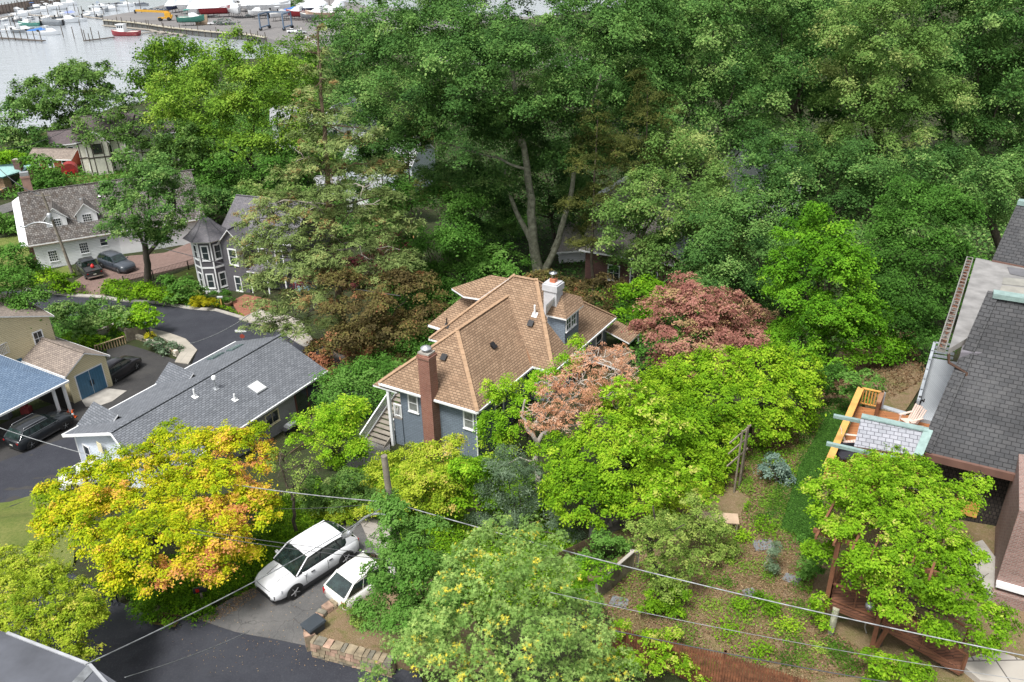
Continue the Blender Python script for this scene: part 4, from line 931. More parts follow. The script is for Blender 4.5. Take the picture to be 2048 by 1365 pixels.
adirondack(PZ(1818, 857, dz_)+V3((0, .1, 0)), R(-70), 'faded pink slatted chair under the top edge of the slate canopy')
adirondack(PZ(1700, 900, dz_), R(75), 'faded pink slatted chair by the golden railing left of the canopy')
a = MB(); p = PZ(1692, 925, dz_); M = Matrix.Translation(p); a.box(-.4, .4, -.3, .3, .35, .42, M)
for x in (-.35, .35):
    for y in (-.25, .25): a.box(x-.025, x+.025, y-.025, y+.025, 0, .35, M)
a.box(-.4, .4, .25, .32, .42, .85, M); one(a, 'garden_bench', mat('dark_woven_seat', (.03, .03, .04), .8), 'dark woven seat half under the vine on the orange deck', 'seat')
# old brown deck, stair, pergola
od = PZ(1653, 1252, 1.1); yz = TZ(od, 1203)
o0 = PZ(1656, 1203, yz); o1 = PZ(1757, 1243, yz); ov = (o1-o0).normalized(); ow = V3((-ov.y, ov.x, 0))
ob_ = thing('brown_deck', 'old dark brown timber deck with stair and vine covered pergola', 'deck', V3((o0.x+1, o0.y+1, 1)))
XO = frame(o0, o1, None, 0); ol = (o1-o0).length
a = MB(); a.box(0, ol, 0, 4.2, yz-.05, yz, XO); a.box(0, ol, -.05, 0, yz-.28, yz-.01, XO); a.build('floor', OLDDECK, ob_)
# rotate plank direction cue: deck boards run back
for x, y, zt_ in ((-.05, 0, yz+3.0), (ol, -.05, yz+3.0), (-.05, 4.2, yz+3), (ol, 4.2, yz+3)):
    a = MB(); a.box(x-.08, x+.08, y-.08, y+.08, .4, zt_, XO); a.build('post', OLDRAIL, ob_)
a = MB(); a.tube([XO @ V3((.35, -.15, .8)), XO @ V3((.35, -.1, yz-.1))], .13, 8); a.build('log_post', BARKG, ob_)
a = MB(); a.beam(XO @ V3((ol+.05, -.15, .8)), XO @ V3((ol+.35, -.1, yz-.1)), .12, .12); a.build('brace', OLDRAIL, ob_)
a = MB()
for i in range(7): x = -.8+i*(ol+2.0)/6; a.box(x, x+.08, -.6, 5.0, yz+3.12, yz+3.28, XO)
for y in (-.05, 4.15): a.box(-1, ol+1.5, y, y+.12, yz+2.95, yz+3.12, XO)
a.build('pergola_beams', OLDRAIL, ob_)
rail(ob_, [XO @ V3((0, .05, yz)), XO @ V3((ol, .05, yz))], .9, OLDRAIL, bal=9)
rail(ob_, [XO @ V3((0, .05, yz)), XO @ V3((0, 4.1, yz))], .9, OLDRAIL, bal=.3)
# stair down to the right
e0 = XO @ V3((ol+.1, .6, yz)); e1 = PZ(1925, 1322, 1.35); sd = (e1-e0); n = 9
a = MB(); sh = V3((sd.x, sd.y, 0)).normalized(); sp = V3((-sh.y, sh.x, 0))
for i in range(n):
    p = e0+sd*((i+.5)/n); p.z = yz+(1.35-yz)*(i+1)/n+.1; hl_ = V3((sd.x, sd.y, 0)).length/n
    M = Matrix(((sh.x, sp.x, 0, p.x), (sh.y, sp.y, 0, p.y), (0, 0, 1, p.z), (0, 0, 0, 1))); a.box(-hl_*.55, hl_*.5, -.6, .75, -.05, 0, M); a.box(-hl_*.55, -hl_*.5, -.6, .75, -.25, -.05, M)
for q in (-.62, .77): a.beam(e0+sp*q-V3((0, 0, .1)), e1+sp*q-V3((0, 0, .0)), .06, .28)
a.build('stair', OLDDECK, ob_)
rail(ob_, [e0+sp*.75, e1+sp*.75], .9, OLDRAIL, bal=9); rail(ob_, [e0-sp*.6, e1-sp*.6], .9, OLDRAIL, bal=9)
a = MB(); prism3(a, [PZ(*p, 1.35) for p in ((1915,1322),(1990,1300),(2075,1330),(2075,1375),(1960,1360))], .6); tag(a.build('landing_slab', brick('slab', (.4, .37, .33), (.45, .42, .37), (.12, .11, .1), 1.6, 1.8, .03, .9, .2, .2)), kind='structure')
# meter pole beside the deck
a = MB(); p = PZ(1733, 1266, 1.1); zt = TZ(p, 1218); a.tube([p, p+V3((-.12, 0, .3)), V3((p.x-.12, p.y, zt))], .03, 7); M = Matrix.Translation((p.x-.12, p.y, zt)); a.lathe([(.02, 0), (.16, .02), (.17, .22), (.1, .27), (.02, .28)], 12, 0, M)
one(a, 'post_lamp', GALV, 'small round grey lamp on a thin bent pipe beside the brown deck', 'lamp')
# board fence and sign at the bottom right corner
def fence(P, h, m, label, gap=.1, bw=.088, top='point', name='picket_fence', railm=None, group=None, t=.02, seed=0):
    t_ = thing(name, label, 'fence', P[0], group); a = MB(); b = MB(); rnd = random.Random(seed)
    for A, B in zip(P[:-1], P[1:]):
        A = V3(A); B = V3(B); L = V3((B.x-A.x, B.y-A.y, 0)).length; n = max(1, int(L/gap)); d = (B-A)/n; dh = V3((d.x, d.y, 0)).normalized(); pr_ = V3((-dh.y, dh.x, 0))
        for i in range(n):
            p = A+d*i; hh = h+(rnd.random()-.5)*.04
            M = Matrix(((dh.x, pr_.x, 0, p.x), (dh.y, pr_.y, 0, p.y), (0, 0, 1, p.z), (0, 0, 0, 1)))
            if top == 'point': a.add([(0, 0, -.3), (bw, 0, -.3), (bw, 0, hh-.09), (bw/2, 0, hh), (0, 0, hh-.09), (0, t, -.3), (bw, t, -.3), (bw, t, hh-.09), (bw/2, t, hh), (0, t, hh-.09)], [(4, 3, 2, 1, 0), (5, 6, 7, 8, 9), (0, 1, 6, 5), (1, 2, 7, 6), (2, 3, 8, 7), (3, 4, 9, 8), (4, 0, 5, 9)], 0, M)
            else: a.box(0, bw, 0, t, -.3, hh, M)
        b.beam(A+V3((0, 0, h*.25))+pr_*.06, B+V3((0, 0, h*.25))+pr_*.06, .05, .09); b.beam(A+V3((0, 0, h*.8))+pr_*.06, B+V3((0, 0, h*.8))+pr_*.06, .05, .09)
        if top == 'rail': b.beam(A+V3((0, 0, h+.03)), B+V3((0, 0, h+.03)), .14, .05)
        np_ = max(1, int(L/2.4))
        for i in range(np_+1): p = A.lerp(B, i/np_)+pr_*.1; b.box(p.x-.05, p.x+.05, p.y-.05, p.y+.05, p.z-.3, p.z+h+.02)
    a.build('pickets', m, t_); b.build('frame', railm or m, t_); return t_
REDF = mat('red_brown_picket', (.17, .065, .03), .85, var=.5, ns=4)
fence([PZ(1205, 1250, 1.7)-V3((0, 0, 1.7)), PZ(1350, 1284, 1.8)-V3((0, 0, 1.8)), PZ(1450, 1308, 1.9)-V3((0, 0, 1.8)), PZ(1660, 1374, 2.0)-V3((0, 0, 1.8))], 1.8, REDF, 'red-brown pointed picket fence along the bottom edge of the weedy yard')
GREYF = mat('mossy_grey_fence', (.17, .15, .1), .9, var=.35, ns=2)
DARKF = mat('dark_brown_fence', (.09, .06, .035), .9, var=.35, ns=2)
PALEF = mat('pale_rail', (.4, .37, .32), .8, var=.2)
fence([PZ(1197, 1168, 1.4)-V3((0, 0, 1.2)), PZ(1266, 1108, 1.7)-V3((0, 0, 1.2)), PZ(1278, 1106, 1.7)-V3((0, 0, 1.2))], 1.3, GREYF, 'short mossy grey board fence with pale top rail left of the ivy-clad dead tree', top='rail', railm=PALEF, name='board_fence')
fence([PZ(1095, 1120, -.2)-V3((0, 0, 1.5)), PZ(1196, 1072, .2)-V3((0, 0, 1.5))], 1.6, DARKF, 'dark brown board fence in the shade below the stone retaining wall', top='flat', name='board_fence')
fence([PZ(250, 662, -9.6)-V3((0, 0, 1.3)), PZ(289, 652, -9.7)-V3((0, 0, 1.3))], 1.4, OLDWOOD, 'short grey board fence end beside the curved pavement', top='flat', name='board_fence')
rl_ = thing('timber_railing', 'pale timber railing at the head of the dark driveway', 'fence', PZ(200, 705, -10.3))
rail(rl_, [PZ(189, 692, -9.9)-V3((0, 0, 1)), PZ(248, 673, -9.9)-V3((0, 0, 1))], 1.0, mat('tan_timber', (.4, .3, .18), .8, var=.25), bal=.25, bw=.09, wide=.16, name='rails')
# iron fence
irf = thing('iron_fence', 'thin black iron fence between brick driveway and lawn', 'fence', GP(330, 545))
for A, B in (((250, 572), (305, 562)), ((308, 560), (378, 541)), ((378, 541), (412, 529))):
    rail(irf, [GP(*A), GP(*B)], 1.25, BLACK, top=.05, bal=.16, bw=.025, name='rails')
# stone retaining walls
def stonewall(P, z0, z1, t, m, label, name='stone_wall', seed=1, size=.34):
    rnd = random.Random(seed); a = MB()
    for A, B in zip(P[:-1], P[1:]):
        A = V3((A[0], A[1], 0)); B = V3((B[0], B[1], 0)); L = (B-A).length; d = (B-A).normalized(); pr_ = V3((-d.y, d.x, 0)); z = z0
        M0 = Matrix(((d.x, pr_.x, 0, A.x), (d.y, pr_.y, 0, A.y), (0, 0, 1, 0), (0, 0, 0, 1)))
        a.box(0, L, .05, t-.05, z0-.5, z1-.06, M0)
        while z < z1-.02:
            h = min(size*(.5+rnd.random()*.4), z1-z+.03); x = 0
            while x < L:
                w_ = size*(.8+rnd.random()*1.1); j = [rnd.random()*.05 for _ in range(8)]
                x2 = min(x+w_-.02, L)
                vs = [(x+j[0], -j[1], z+.01), (x2-j[2], -j[3], z+.01), (x2, t+j[4], z+.01), (x, t+j[5], z+.01), (x+j[6], .03-j[1], z+h-.01), (x2-j[7], .03-j[3], z+h-.01), (x2, t, z+h-.01), (x, t, z+h-.01)]
                a.add(vs, [(3, 2, 1, 0), (4, 5, 6, 7), (0, 1, 5, 4), (1, 2, 6, 5), (2, 3, 7, 6), (3, 0, 4, 7)], rnd.choice((0, 0, 1, 2)), M0)
                x += w_
            z += h
    return one(a, name, m, label, 'stone wall')
ST = [mat('tan_stone', (.26, .21, .14), .9, var=.4, ns=3), mat('pink_stone', (.33, .22, .16), .9, var=.4, ns=3), mat('grey_stone', (.17, .155, .12), .9, var=.4, ns=3)]
p0, p1_, p2_, p3_ = PZ(742, 1172, .5), PZ(628, 1256, .75), PZ(630, 1272, .75), PZ(790, 1312, .8)
stonewall([p3_, p2_, p1_, PZ(655, 1225, .7), p0], -.1, .8, .4, ST, 'low tan fieldstone wall curving round the planting bed by the driveway mouth', seed=3, size=.24)
a = MB(); prism3(a, [V3((p.x, p.y, .62)) for p in (p0, PZ(655, 1225, .6), p1_, p2_, p3_, PZ(1000, 1330, .6), PZ(900, 1150, .6))], -.3); tag(a.build('planting_bed', YARD), kind='structure')
GS = [mat('dark_rock', (.13, .125, .12), .9, var=.4, ns=2), mat('dark_rock2', (.18, .17, .16), .9, var=.4, ns=2), mat('dark_rock3', (.1, .095, .09), .9, var=.4)]
stonewall([PZ(1186, 1062, -.6), PZ(1262, 1032, -.2)], -2.2, .9, .5, GS, 'tall dark grey rubble retaining wall under the green hedge', seed=5, size=.45)
OS = [mat('orange_stone', (.4, .25, .13), .9, var=.3), ST[1], ST[2]]
stonewall([GP(-20, 405), GP(20, 385), GP(62, 372)], -13.8, -12.6, .5, OS, 'brown stone wall beside the coast road near the teal roof', seed=7, size=.6)
stonewall([GP(196, 676), GP(236, 664), GP(262, 676), GP(352, 712)], -10.9, -10.35, .35, [mat('white_stone', (.55, .5, .42), .9), ST[0], ST[2]], 'row of whitish boulders edging the dark driveway', seed=9, size=.4, name='boulder_edging')
# ======== brick house behind the tall tree
xh = thing('brick_house', 'dark brick house with pale grey-brown roof half hidden behind the tall forked tree', 'house', PZ(1250, 560, -8))
E0, E1, E2, E3 = PZ(1158, 500, -3.6), PZ(1348, 531, -3.6), PZ(1400, 330, 1.2), PZ(1198, 391, 1.2)
GB = brick('grey_brown_shingles', (.26, .24, .22), (.33, .305, .28), (.17, .15, .14), .3, .16, .014, .9, .6, .25)
a = MB(); slab2(a, [E0, E1, E2], .16); slab2(a, [E0, E2, PZ(1353, 304, 1.2), E3], .16)
xr = a.build('roof', [GB, WHITE], xh); eave_line(xr, [E0, E1], WHITE, .16, .14); eave_line(xr, [E3, PZ(1285, 339, 1.3), PZ(1360, 302, 1.3)], mat('silver_flashing', (.6, .62, .65), .4), .7, .06, 'ridge_flashing', .1)
XH = frame(E0, E1, None, 0); LH = (E1-E0).length
a = MB(); a.box(.5, LH-.4, .5, 8, -9.5, -3.75, XH); a.build('wall', DKBR, xh)
WX, _ = wallX(XH, (0, .5), (1, .5))
for px, w_ in ((1217, 1.1), (1262, .7), (1292, 1.1)):
    x = colx(px, .5, -5.6, XH, 0, LH); window(xh, WX, x, -6.4, w_, 1.5, 2, 2, t=.1)
a = MB(); q_ = [PZ(1332, 500, -2.4), PZ(1362, 470, -2.4), PZ(1420, 490, -3.6), PZ(1380, 535, -3.6)]; slab2(a, q_, .2); a.build('lean_to_roof', [mat('dark_lead', (.14, .15, .17), .7), CREAMP], xh)
c2_ = PZ(1345, 303, 1.0); chimney(xh, (c2_.x, c2_.y), 0, TZ(c2_, 284), 1.6, .9, DKBR, None, False)
a = MB(); gq = [PZ(1118, 452, -4.6), PZ(1142, 438, -4.2), PZ(1180, 500, -5.2), PZ(1110, 505, -5.6)]; slab2(a, gq, .2); a.build('side_roof', [GB, WHITE], xh)
a = MB(); p = V3(gq[3])+V3((.5, .6, 0)); M = Matrix.Translation((p.x, p.y, 0)); a.box(0, 4, 0, 3, -9.5, -5.75, M); a.build('wall', WLAP, xh)
# ======== houses glimpsed through the trees
def far_house(px, py, z, wid, dep, hh, rise, ang, roofm, wallm, label, wins=3, name='far_house'):
    g = PZ(px, py, z); X = Matrix.Translation((g.x, g.y, 0)) @ Matrix.Rotation(R(ang), 4, 'Z') @ Matrix.Translation((-wid/2, 0, 0))
    t = thing(name, label, 'house', V3((g.x, g.y, z)))
    gable(t, X, wid, dep, z+hh, z+hh+rise, roofm, wallm, z, .3, 'x' if wins > 0 else 'y', t=.15)
    WX, _ = wallX(X, (0, .3), (1, .3))
    for i in range(abs(wins)):
        for zz in ((z+1, z+3.9) if hh > 5 else (z+1,)): window(t, WX, wid*(i+.6)/(abs(wins)+.2)-.4, zz, .9, 1.4, 1, 2, t=.12)
    return t
PGR = brick('pale_grey_shingles', (.33, .34, .36), (.4, .41, .43), (.2, .2, .22), .3, .16, .014, .9, .5, .2)
far_house(675, 318, -13, 9, 10, 5.5, 4, -15, GREYR, WLAP, 'white gabled house beyond the cedar, upper storey showing', -3)
far_house(590, 300, -13, 8, 8, 5.2, 2.5, 10, PGR, WLAP, 'white house low behind the yellow-green trees at centre left', 3)
far_house(760, 400, -12, 12, 9, 5.8, 3.2, -20, PGR, PALE, 'pale grey roofed house between the cedar and the tall tree', 3)
far_house(728, 432, -11.5, 6, 5, 3.2, 1.6, -15, PGR, WHITE, 'small pale outbuilding with light grey roof behind the cedar', 2)
far_house(668, 400, -12, 4.5, 4, 2.4, 1.0, 20, PGR, GREYS, 'low garden shed with pale roof left of the small outbuilding', 1)
far_house(1556, 440, -5.5, 7, 7, 5.5, 3.4, 25, GREYR, WLAP, 'white trimmed house showing through a gap in the dark green trees', 2)
# tudor house
TG = PZ(225, 345, -14); tu_ = far_house(268, 345, -14, 17, 9, 6.4, 3.6, 24, brick('dark_violet_tiles', (.12, .095, .1), (.16, .13, .135), (.07, .06, .06), .3, .2, .02, .9, .6, .3), STUCCO, 'half timbered house with dark gables behind the leaning trees at left', 5, 'tudor_house')
X = Matrix.Translation((PZ(268, 345, -14).x, PZ(268, 345, -14).y, 0)) @ Matrix.Rotation(R(24), 4, 'Z') @ Matrix.Translation((-8.5, 0, 0)); WX, _ = wallX(X, (0, .3), (1, .3))
a = MB()
for i in range(13): a.box(.4+i*1.3, .55+i*1.3, .01, .05, -13.8, -7.8, WX)
for z in (-10.6, -13.7, -8.0): a.box(.3, 16.7, .01, .06, z, z+.22, WX)
a.build('half_timbering', TIMB, tu_)
for gx in (3.5, 11.5):
    a = MB(); Xg = X @ Matrix.Translation((gx-2.2, -1.2, 0)); gable(tu_, Xg, 4.4, 7, -8.0, -5.6, MATS['dark_violet_tiles'], STUCCO, -14, .3, 'y', t=.15, gut=False)
    Wg, _ = wallX(Xg, (0, .3), (4.4, .3)); window(tu_, Wg, 1.5, -9.6, 1.3, 1.5, 3, 2, t=.12, fm=TIMB)
    a = MB()
    for x in (.4, 1.2, 3.0, 3.9): a.box(x, x+.14, .01, .05, -13.8, -7.8, Wg)
    a.box(.3, 4.1, .01, .06, -10.5, -10.3, Wg); a.build('half_timbering', TIMB, tu_)
far_house(158, 318, -14, 9, 6, 3, 2.2, 24, MATS['dark_violet_tiles'], STUCCO, 'low wing with white pillars in front of the half timbered house', 4, 'garage_wing')
# teal roofed house, red shed, low building
th = thing('teal_roof_house', 'low stone house with curved teal metal roof and brick chimney at the left edge', 'house', PZ(10, 372, -13.8))
q = [PZ(*p) for p in ((-70, 352, -10.4), (6, 354, -10.6), (49, 341, -10.6), (62, 330, -10.2), (32, 327, -9.6), (-70, 338, -9.4))]
a = MB(); slab2(a, q, .25); a.build('roof', [TEAL, mat('dark_teal', (.06, .12, .12), .6)], th)
a = MB(); prism3(a, [V3((p.x, p.y, -10.8)) for p in (q[0]+V3((0, .6, 0)), q[1]+V3((-.6, .7, 0)), q[2]+V3((-1, .5, 0)), q[3], q[4])], -14.3); a.build('wall', brick('orange_stone_wall', (.33, .2, .12), (.42, .28, .18), (.2, .15, .11), .5, .3, .03, .9, .6, .3), th)
cq = PZ(38, 337, -10.2); chimney(th, (cq.x, cq.y), -10.6, TZ(cq, 319), 1.1, .9, DKBR, None, False)
X4 = frame(q[1]+V3((-.6, .68, 0)), q[2]+V3((-1, .48, 0)), None, 0); W4, _ = wallX(X4, (0, 0), (1, 0)); window(th, W4, 1.5, -12.8, 1.8, 1.5, 3, 2, fm=TIMB); a = MB(); a.box(4.2, 5.2, .02, .08, -13.8, -11.6, W4); a.build('door', TIMB, th)
rs = thing('red_shed', 'bright red shed with rounded roof beside the half timbered house', 'shed', PZ(144, 358, -14))
g = PZ(143, 359, -14); X = Matrix.Translation(g) @ Matrix.Rotation(R(22), 4, 'Z') @ Matrix.Scale(.85, 4); a = MB(); pr2 = [(-1.5, 0), (1.5, 0), (1.5, 2.3), (1.2, 2.8), (.7, 3.15), (0, 3.3), (-.7, 3.15), (-1.2, 2.8), (-1.5, 2.3)]
a.add([(x, 0, z) for x, z in pr2]+[(x, 2.6, z) for x, z in pr2], [tuple(range(9)), tuple(range(17, 8, -1))]+[(i, 9+i, 9+(i+1) % 9, (i+1) % 9) for i in range(9)], 0, X); a.build('body', mat('bright_red_paint', (.24, .02, .02), .7, var=.3, ns=1.5), rs)
a = MB(); 
for x0_, x1_ in ((-1.0, -.03), (.03, 1.0)): a.box(x0_, x1_, -.05, -.01, .1, 2.0, X)
a.build('door', mat('bright_red_door', (.42, .02, .02), .5), rs); a = MB(); a.box(-.5, -.2, -.08, -.05, 1.2, 1.7, X); a.box(.2, .5, -.08, -.05, 1.2, 1.7, X); a.build('pane', GLASS, rs)
far_house(104, 345, -14, 9, 5, 2.4, 1.4, -8, BROWNR, mat('rust_wall', (.3, .07, .04), .8), 'low rust coloured cabin with brown roof left of the red shed', 3, 'cabin')
# near flat roof in the corner
nr = thing('corner_building', 'dark flat roofed building cut off at the bottom left corner', 'building', V3((-12, 13, 0)))
zr = 4.5; q = [PZ(-60, 1245, zr-.3), PZ(14, 1266, zr), PZ(180, 1330, zr), PZ(238, 1368, zr), PZ(330, 1500, zr), PZ(-150, 1500, zr), PZ(-150, 1300, zr)]
a = MB(); slab2(a, q, .2, 0, 1); ro = a.build('roof', [mat('dark_membrane', (.075, .08, .095), .8, var=.3, ns=.5, bump=.15, bs=2), mat('light_drip_edge', (.35, .36, .38), .5)], nr)
a = MB(); a.beam(PZ(14, 1266, zr+.03), PZ(180, 1330, zr+.03), .1, .05); a.beam(PZ(180, 1330, zr+.03), PZ(330, 1500, zr+.03), .1, .05); a.build('drip_edge', MATS['light_drip_edge'], ro)
a = MB(); a.beam(PZ(183, 1334, zr+.02), PZ(60, 1470, zr+.02), .35, .02); a.build('roof_seam', mat('pale_seam', (.16, .17, .18), .8, var=.4, ns=3), ro)
a = MB(); prism3(a, [V3((p.x, p.y, zr-.25)) for p in (PZ(20, 1290, zr), PZ(175, 1345, zr), PZ(300, 1500, zr), PZ(-150, 1500, zr), PZ(-150, 1320, zr))], -1.5); a.build('wall', GREYS, nr)
# ---------------------------------------------------------------- vehicles
TYRE = mat('tyre_rubber', (.02, .02, .02), .85)
TRIMB = mat('black_plastic_trim', (.025, .025, .027), .6)
CGLASS = mat('car_glass', (.015, .028, .026), .03, var=.8, ns=2.5, spec=1.0)
RED = mat('red_tail_lamp', (.4, .01, .01), .25)
LAMPW = mat('clear_headlamp', (.6, .62, .65), .15, .3)
def paint(n, c): return mat(n, c, .28, 0, var=.03, ns=.8, spec=.6, coat=.6)
def car(label, pm, loc, rz, kind='suv', L=4.6, Wd=1.85, Ht=1.62, group=None, name='parked_car', rim=None, wb=2.75, wr=.36, clad=True, rails=False, chrome=False, cargo=None, cat='car', plate=True, tilt=(0, 0), shell=None):
    t = thing(name, label, cat, loc, group, False, rz); ORG[t.name] = V3((0, 0, 0))
    t.rotation_euler = (tilt[0], tilt[1], rz)
    h = L/2; w = Wd/2
    # stations x, lower z, belt(top) z, half width factor
    belt = .62*Ht if kind != 'pickup' else .6*Ht
    hood = {'suv': .60, 'hatch': .60, 'pickup': .62, 'van': .6, 'sedan': .62}[kind]*Ht
    if kind == 'suv': gx = (-h+.12, -h+.75, .35, 1.15); hx = 1.15
    elif kind == 'hatch': gx = (-h+.06, -h+.75, .3, .95); hx = .95
    elif kind == 'van': gx = (-h+.05, -h+.2, 1.0, 1.6); hx = 1.6
    elif kind == 'sedan': gx = (-h+.55, -h+1.35, .25, 1.05); hx = 1.05
    else: gx = (-.75, -.6, .95, 1.6); hx = 1.6
    r_, m_ = gx[1], gx[2]
    zb = .24 if kind != 'pickup' else .38
    st = [(-h, zb+.22, belt*.86, .8), (-h+.06, zb+.06, belt*.97, .9), (-h+.25, zb, belt, .97), (-h+.7, zb-.02, belt, 1), (0, zb-.03, belt, 1), (hx-.1, zb-.02, belt*.985, 1), (hx+.15, zb, hood+.0, .99), (h-.75, zb, hood*.97, .98), (h-.35, zb+.02, hood*.88, .94), (h-.1, zb+.05, hood*.76, .84), (h, zb+.12, hood*.6, .7)]
    b = MB(); vs = []; ring = 11
    for x, z0, z1, f in st:
        ww = w*f; zm = z0+(z1-z0)*.55
        half = [(0, z0), (ww*.88, z0), (ww*.98, z0+.1), (ww, zm), (ww*.97, z1-.07), (ww*.88, z1), (0, z1+.035)]
        full = [(-y, z) for y, z in half[1:6]][::-1]
        pts = half[:7]+[(-y, z) for y, z in half[5:0:-1]]
        vs += [(x, y, z) for y, z in pts]
    n = 12; fs = []
    for i in range(len(st)-1):
        if kind == 'pickup' and st[i][0] < -.8: pass
        for j in range(n): fs.append((i*n+j, (i+1)*n+j, (i+1)*n+(j+1) % n, i*n+(j+1) % n))
    fs += [tuple(range(n)), tuple(range(len(st)*n-1, len(st)*n-n-1, -1))]
    b.add(vs, fs, 0, None, True); body = b.build('body', pm, t)
    # greenhouse
    gz = belt+.005; top = Ht; wb_ = w*.9; wt = w*.74
    x0, x1, x2, x3 = gx
    P = {'rb': (x0, gz), 'rt': (x1, top-.05), 'ft': (x2, top-.02), 'fb': (x3, gz-.03)}
    def q(x, y, z): return (x, y, z)
    def gp_(x, z, s_):  # side surface point at height z
        k = (z-gz)/(top-gz); return (x, s_*(wb_+(wt-wb_)*k), z)
    g = MB(); g2 = MB()
    mid = (x0*.5+x1*.5)
    for s_ in (-1, 1):
        a_ = [gp_(x0, gz, s_), gp_(x3, gz-.03, s_), gp_(x2, top-.06, s_), gp_(x1, top-.08, s_)]
        g2.add(a_, [(0, 1, 2, 3)])
    g2.add([gp_(x3, gz-.03, -1), gp_(x3, gz-.03, 1), gp_(x2, top-.06, 1), gp_(x2, top-.06, -1), gp_(x0, gz, -1), gp_(x0, gz, 1), gp_(x1, top-.08, 1), gp_(x1, top-.08, -1)], [(0, 1, 2, 3), (5, 4, 7, 6)])
    g2.build('cabin_shell', shell or pm, t)
    roof = MB()
    xs_ = [x1-.02, x1+.15, (x1+x2)/2, x2-.15, x2+.02]; zs_ = [top-.08, top-.02, top+.02, top-.01, top-.06]
    vs = []
    for x, z in zip(xs_, zs_): vs += [(x, -wt*1.0, z-.05), (x, -wt*.9, z), (x, 0, z+.03), (x, wt*.9, z), (x, wt*1.0, z-.05)]
    roof.add(vs, [(i*5+j, (i+1)*5+j, (i+1)*5+j+1, i*5+j+1) for i in range(4) for j in range(4)], 0, None, True); roof.build('roof_panel', pm, t)
    off = .012
    def inset(pts, k, nrm):
        c = sum((V3(p) for p in pts), V3())/len(pts); return [c+(V3(p)-c)*k+V3(nrm)*off for p in pts]
    ws = MB(); ws.add(inset([gp_(x3, gz-.0, -1), gp_(x3, gz-.0, 1), gp_(x2, top-.07, 1), gp_(x2, top-.07, -1)], .93, (1, 0, 1)), [(0, 1, 2, 3)]); ws.build('windshield', CGLASS, t)
    rw = MB(); rw.add(inset([gp_(x0, gz+.04, 1), gp_(x0, gz+.04, -1), gp_(x1, top-.1, -1), gp_(x1, top-.1, 1)], .86, (-1, 0, .5)), [(0, 1, 2, 3)]); rw.build('rear_window', CGLASS, t)
    cuts = {'suv': (.02, .28, .63, .97), 'hatch': (.03, .36, .97), 'van': (.75, .97), 'sedan': (.05, .5, .97), 'pickup': (.04, .48, .97)}[kind]
    for s_ in (-1, 1):
        for k0, k1 in zip(cuts[:-1], cuts[1:]):
            k1 -= .025
            def sp_(k, zt):
                xb = x0+(x3-x0)*k; xt = x1+(x2-x1)*k; kk = (zt-gz)/(top-gz); x = xb+(xt-xb)*kk; p = gp_(x, zt, s_); return (p[0], p[1]+s_*.012, p[2])
            sw = MB(); sw.add([sp_(k0, gz+.05), sp_(k1, gz+.05), sp_(k1, top-.12), sp_(k0, top-.12)], [(0, 1, 2, 3)]); sw.build('side_window', CGLASS, t)
    if shell:
        qp_ = MB()
        for s_ in (-1, 1):
            def sq(k, zt, o=.02):
                xb = x0+(x3-x0)*k; xt = x1+(x2-x1)*k; kk = (zt-gz)/(top-gz); x = xb+(xt-xb)*kk; p = gp_(x, zt, s_); return (p[0], p[1]+s_*o, p[2])
            qp_.add([sq(-.01, gz-.02), sq(.22, gz-.02), sq(.15, gz+.12), sq(.02, top-.1)], [(0, 1, 2, 3)])
            qp_.tube([sq(.02, top-.09, .03), sq(.3, top-.05, .03), sq(.7, top-.05, .03), sq(.97, top-.08, .03), sq(1.0, gz+.03, .03)], .03, 6)
        qp_.build('quarter_panel', pm, t)
    hc = MB()
    for s_ in (-1, 1): hc.tube([(x3+.05, s_*w*.45, hood+.045), (h-.5, s_*w*.4, hood*.955)], .012, 4)
    hc.tube([(h-.03, -w*.6, hood*.82), (h+.0, 0, hood*.84), (h-.03, w*.6, hood*.82)], .012, 4)
    hc.build('bonnet_line', TRIMB, t); fb = MB(); fb.box(h-.03, h+.014, -w*.55, w*.55, zb+.14, zb+.26)
    for s_ in (-1, 1): fb.box(h-.18, h-.06, min(s_*w*.62, s_*w*.82), max(s_*w*.62, s_*w*.82), zb+.2, zb+.36)
    fb.build('front_intake', TRIMB, t)
    # wheels and arches
    rim = rim or mat('alloy_rim', (.35, .36, .37), .3, .8)
    for sx in (-1, 1):
        cx_ = sx*wb/2-(.05 if kind != 'pickup' else .0)
        for s_ in (-1, 1):
            M = Matrix.Translation((cx_, s_*(w-.22), wr)) @ Matrix.Rotation(-s_*R(90), 4, 'X')
            wh = MB(); wh.lathe([(wr*.6, -.02), (wr*.94, 0), (wr, .04), (wr, .2), (wr*.93, .235), (wr*.66, .225)], 20, 0, M); wo_ = wh.build('wheel', TYRE, t)
            ri = MB(); ri.lathe([(wr*.67, .2), (wr*.67, .225), (wr*.62, .225), (wr*.6, .2), (.02, .19)], 18, 1, M)
            for k in range(5):
                an = R(72*k+10); ri.beam((.04*math.cos(an), .04*math.sin(an), .218), (wr*.64*math.cos(an), wr*.64*math.sin(an), .222), .075, .02, 0, M)
            ri.lathe([(.06, .2), (.06, .235), (.01, .24)], 10, 0, M)
            ri.build('rim', [rim, TRIMB], wo_)
            ar = MB(); ra = wr+.07; pts = []
            for k in range(13): an = math.pi*k/12; pts.append((ra*math.cos(an), ra*math.sin(an)*.98))
            y = s_*(w*1.0+.004); ar.add([(cx_+px_, y, wr-.02+pz_) for px_, pz_ in pts]+[(cx_, y, wr-.02)]+[(cx_+ra, y, zb-.05), (cx_-ra, y, zb-.05)], [(i, i+1, 13) for i in range(12)]+[(0, 13, 14), (13, 12, 15), (13, 15, 14)])
            ar.build('wheel_arch', TRIMB, t)
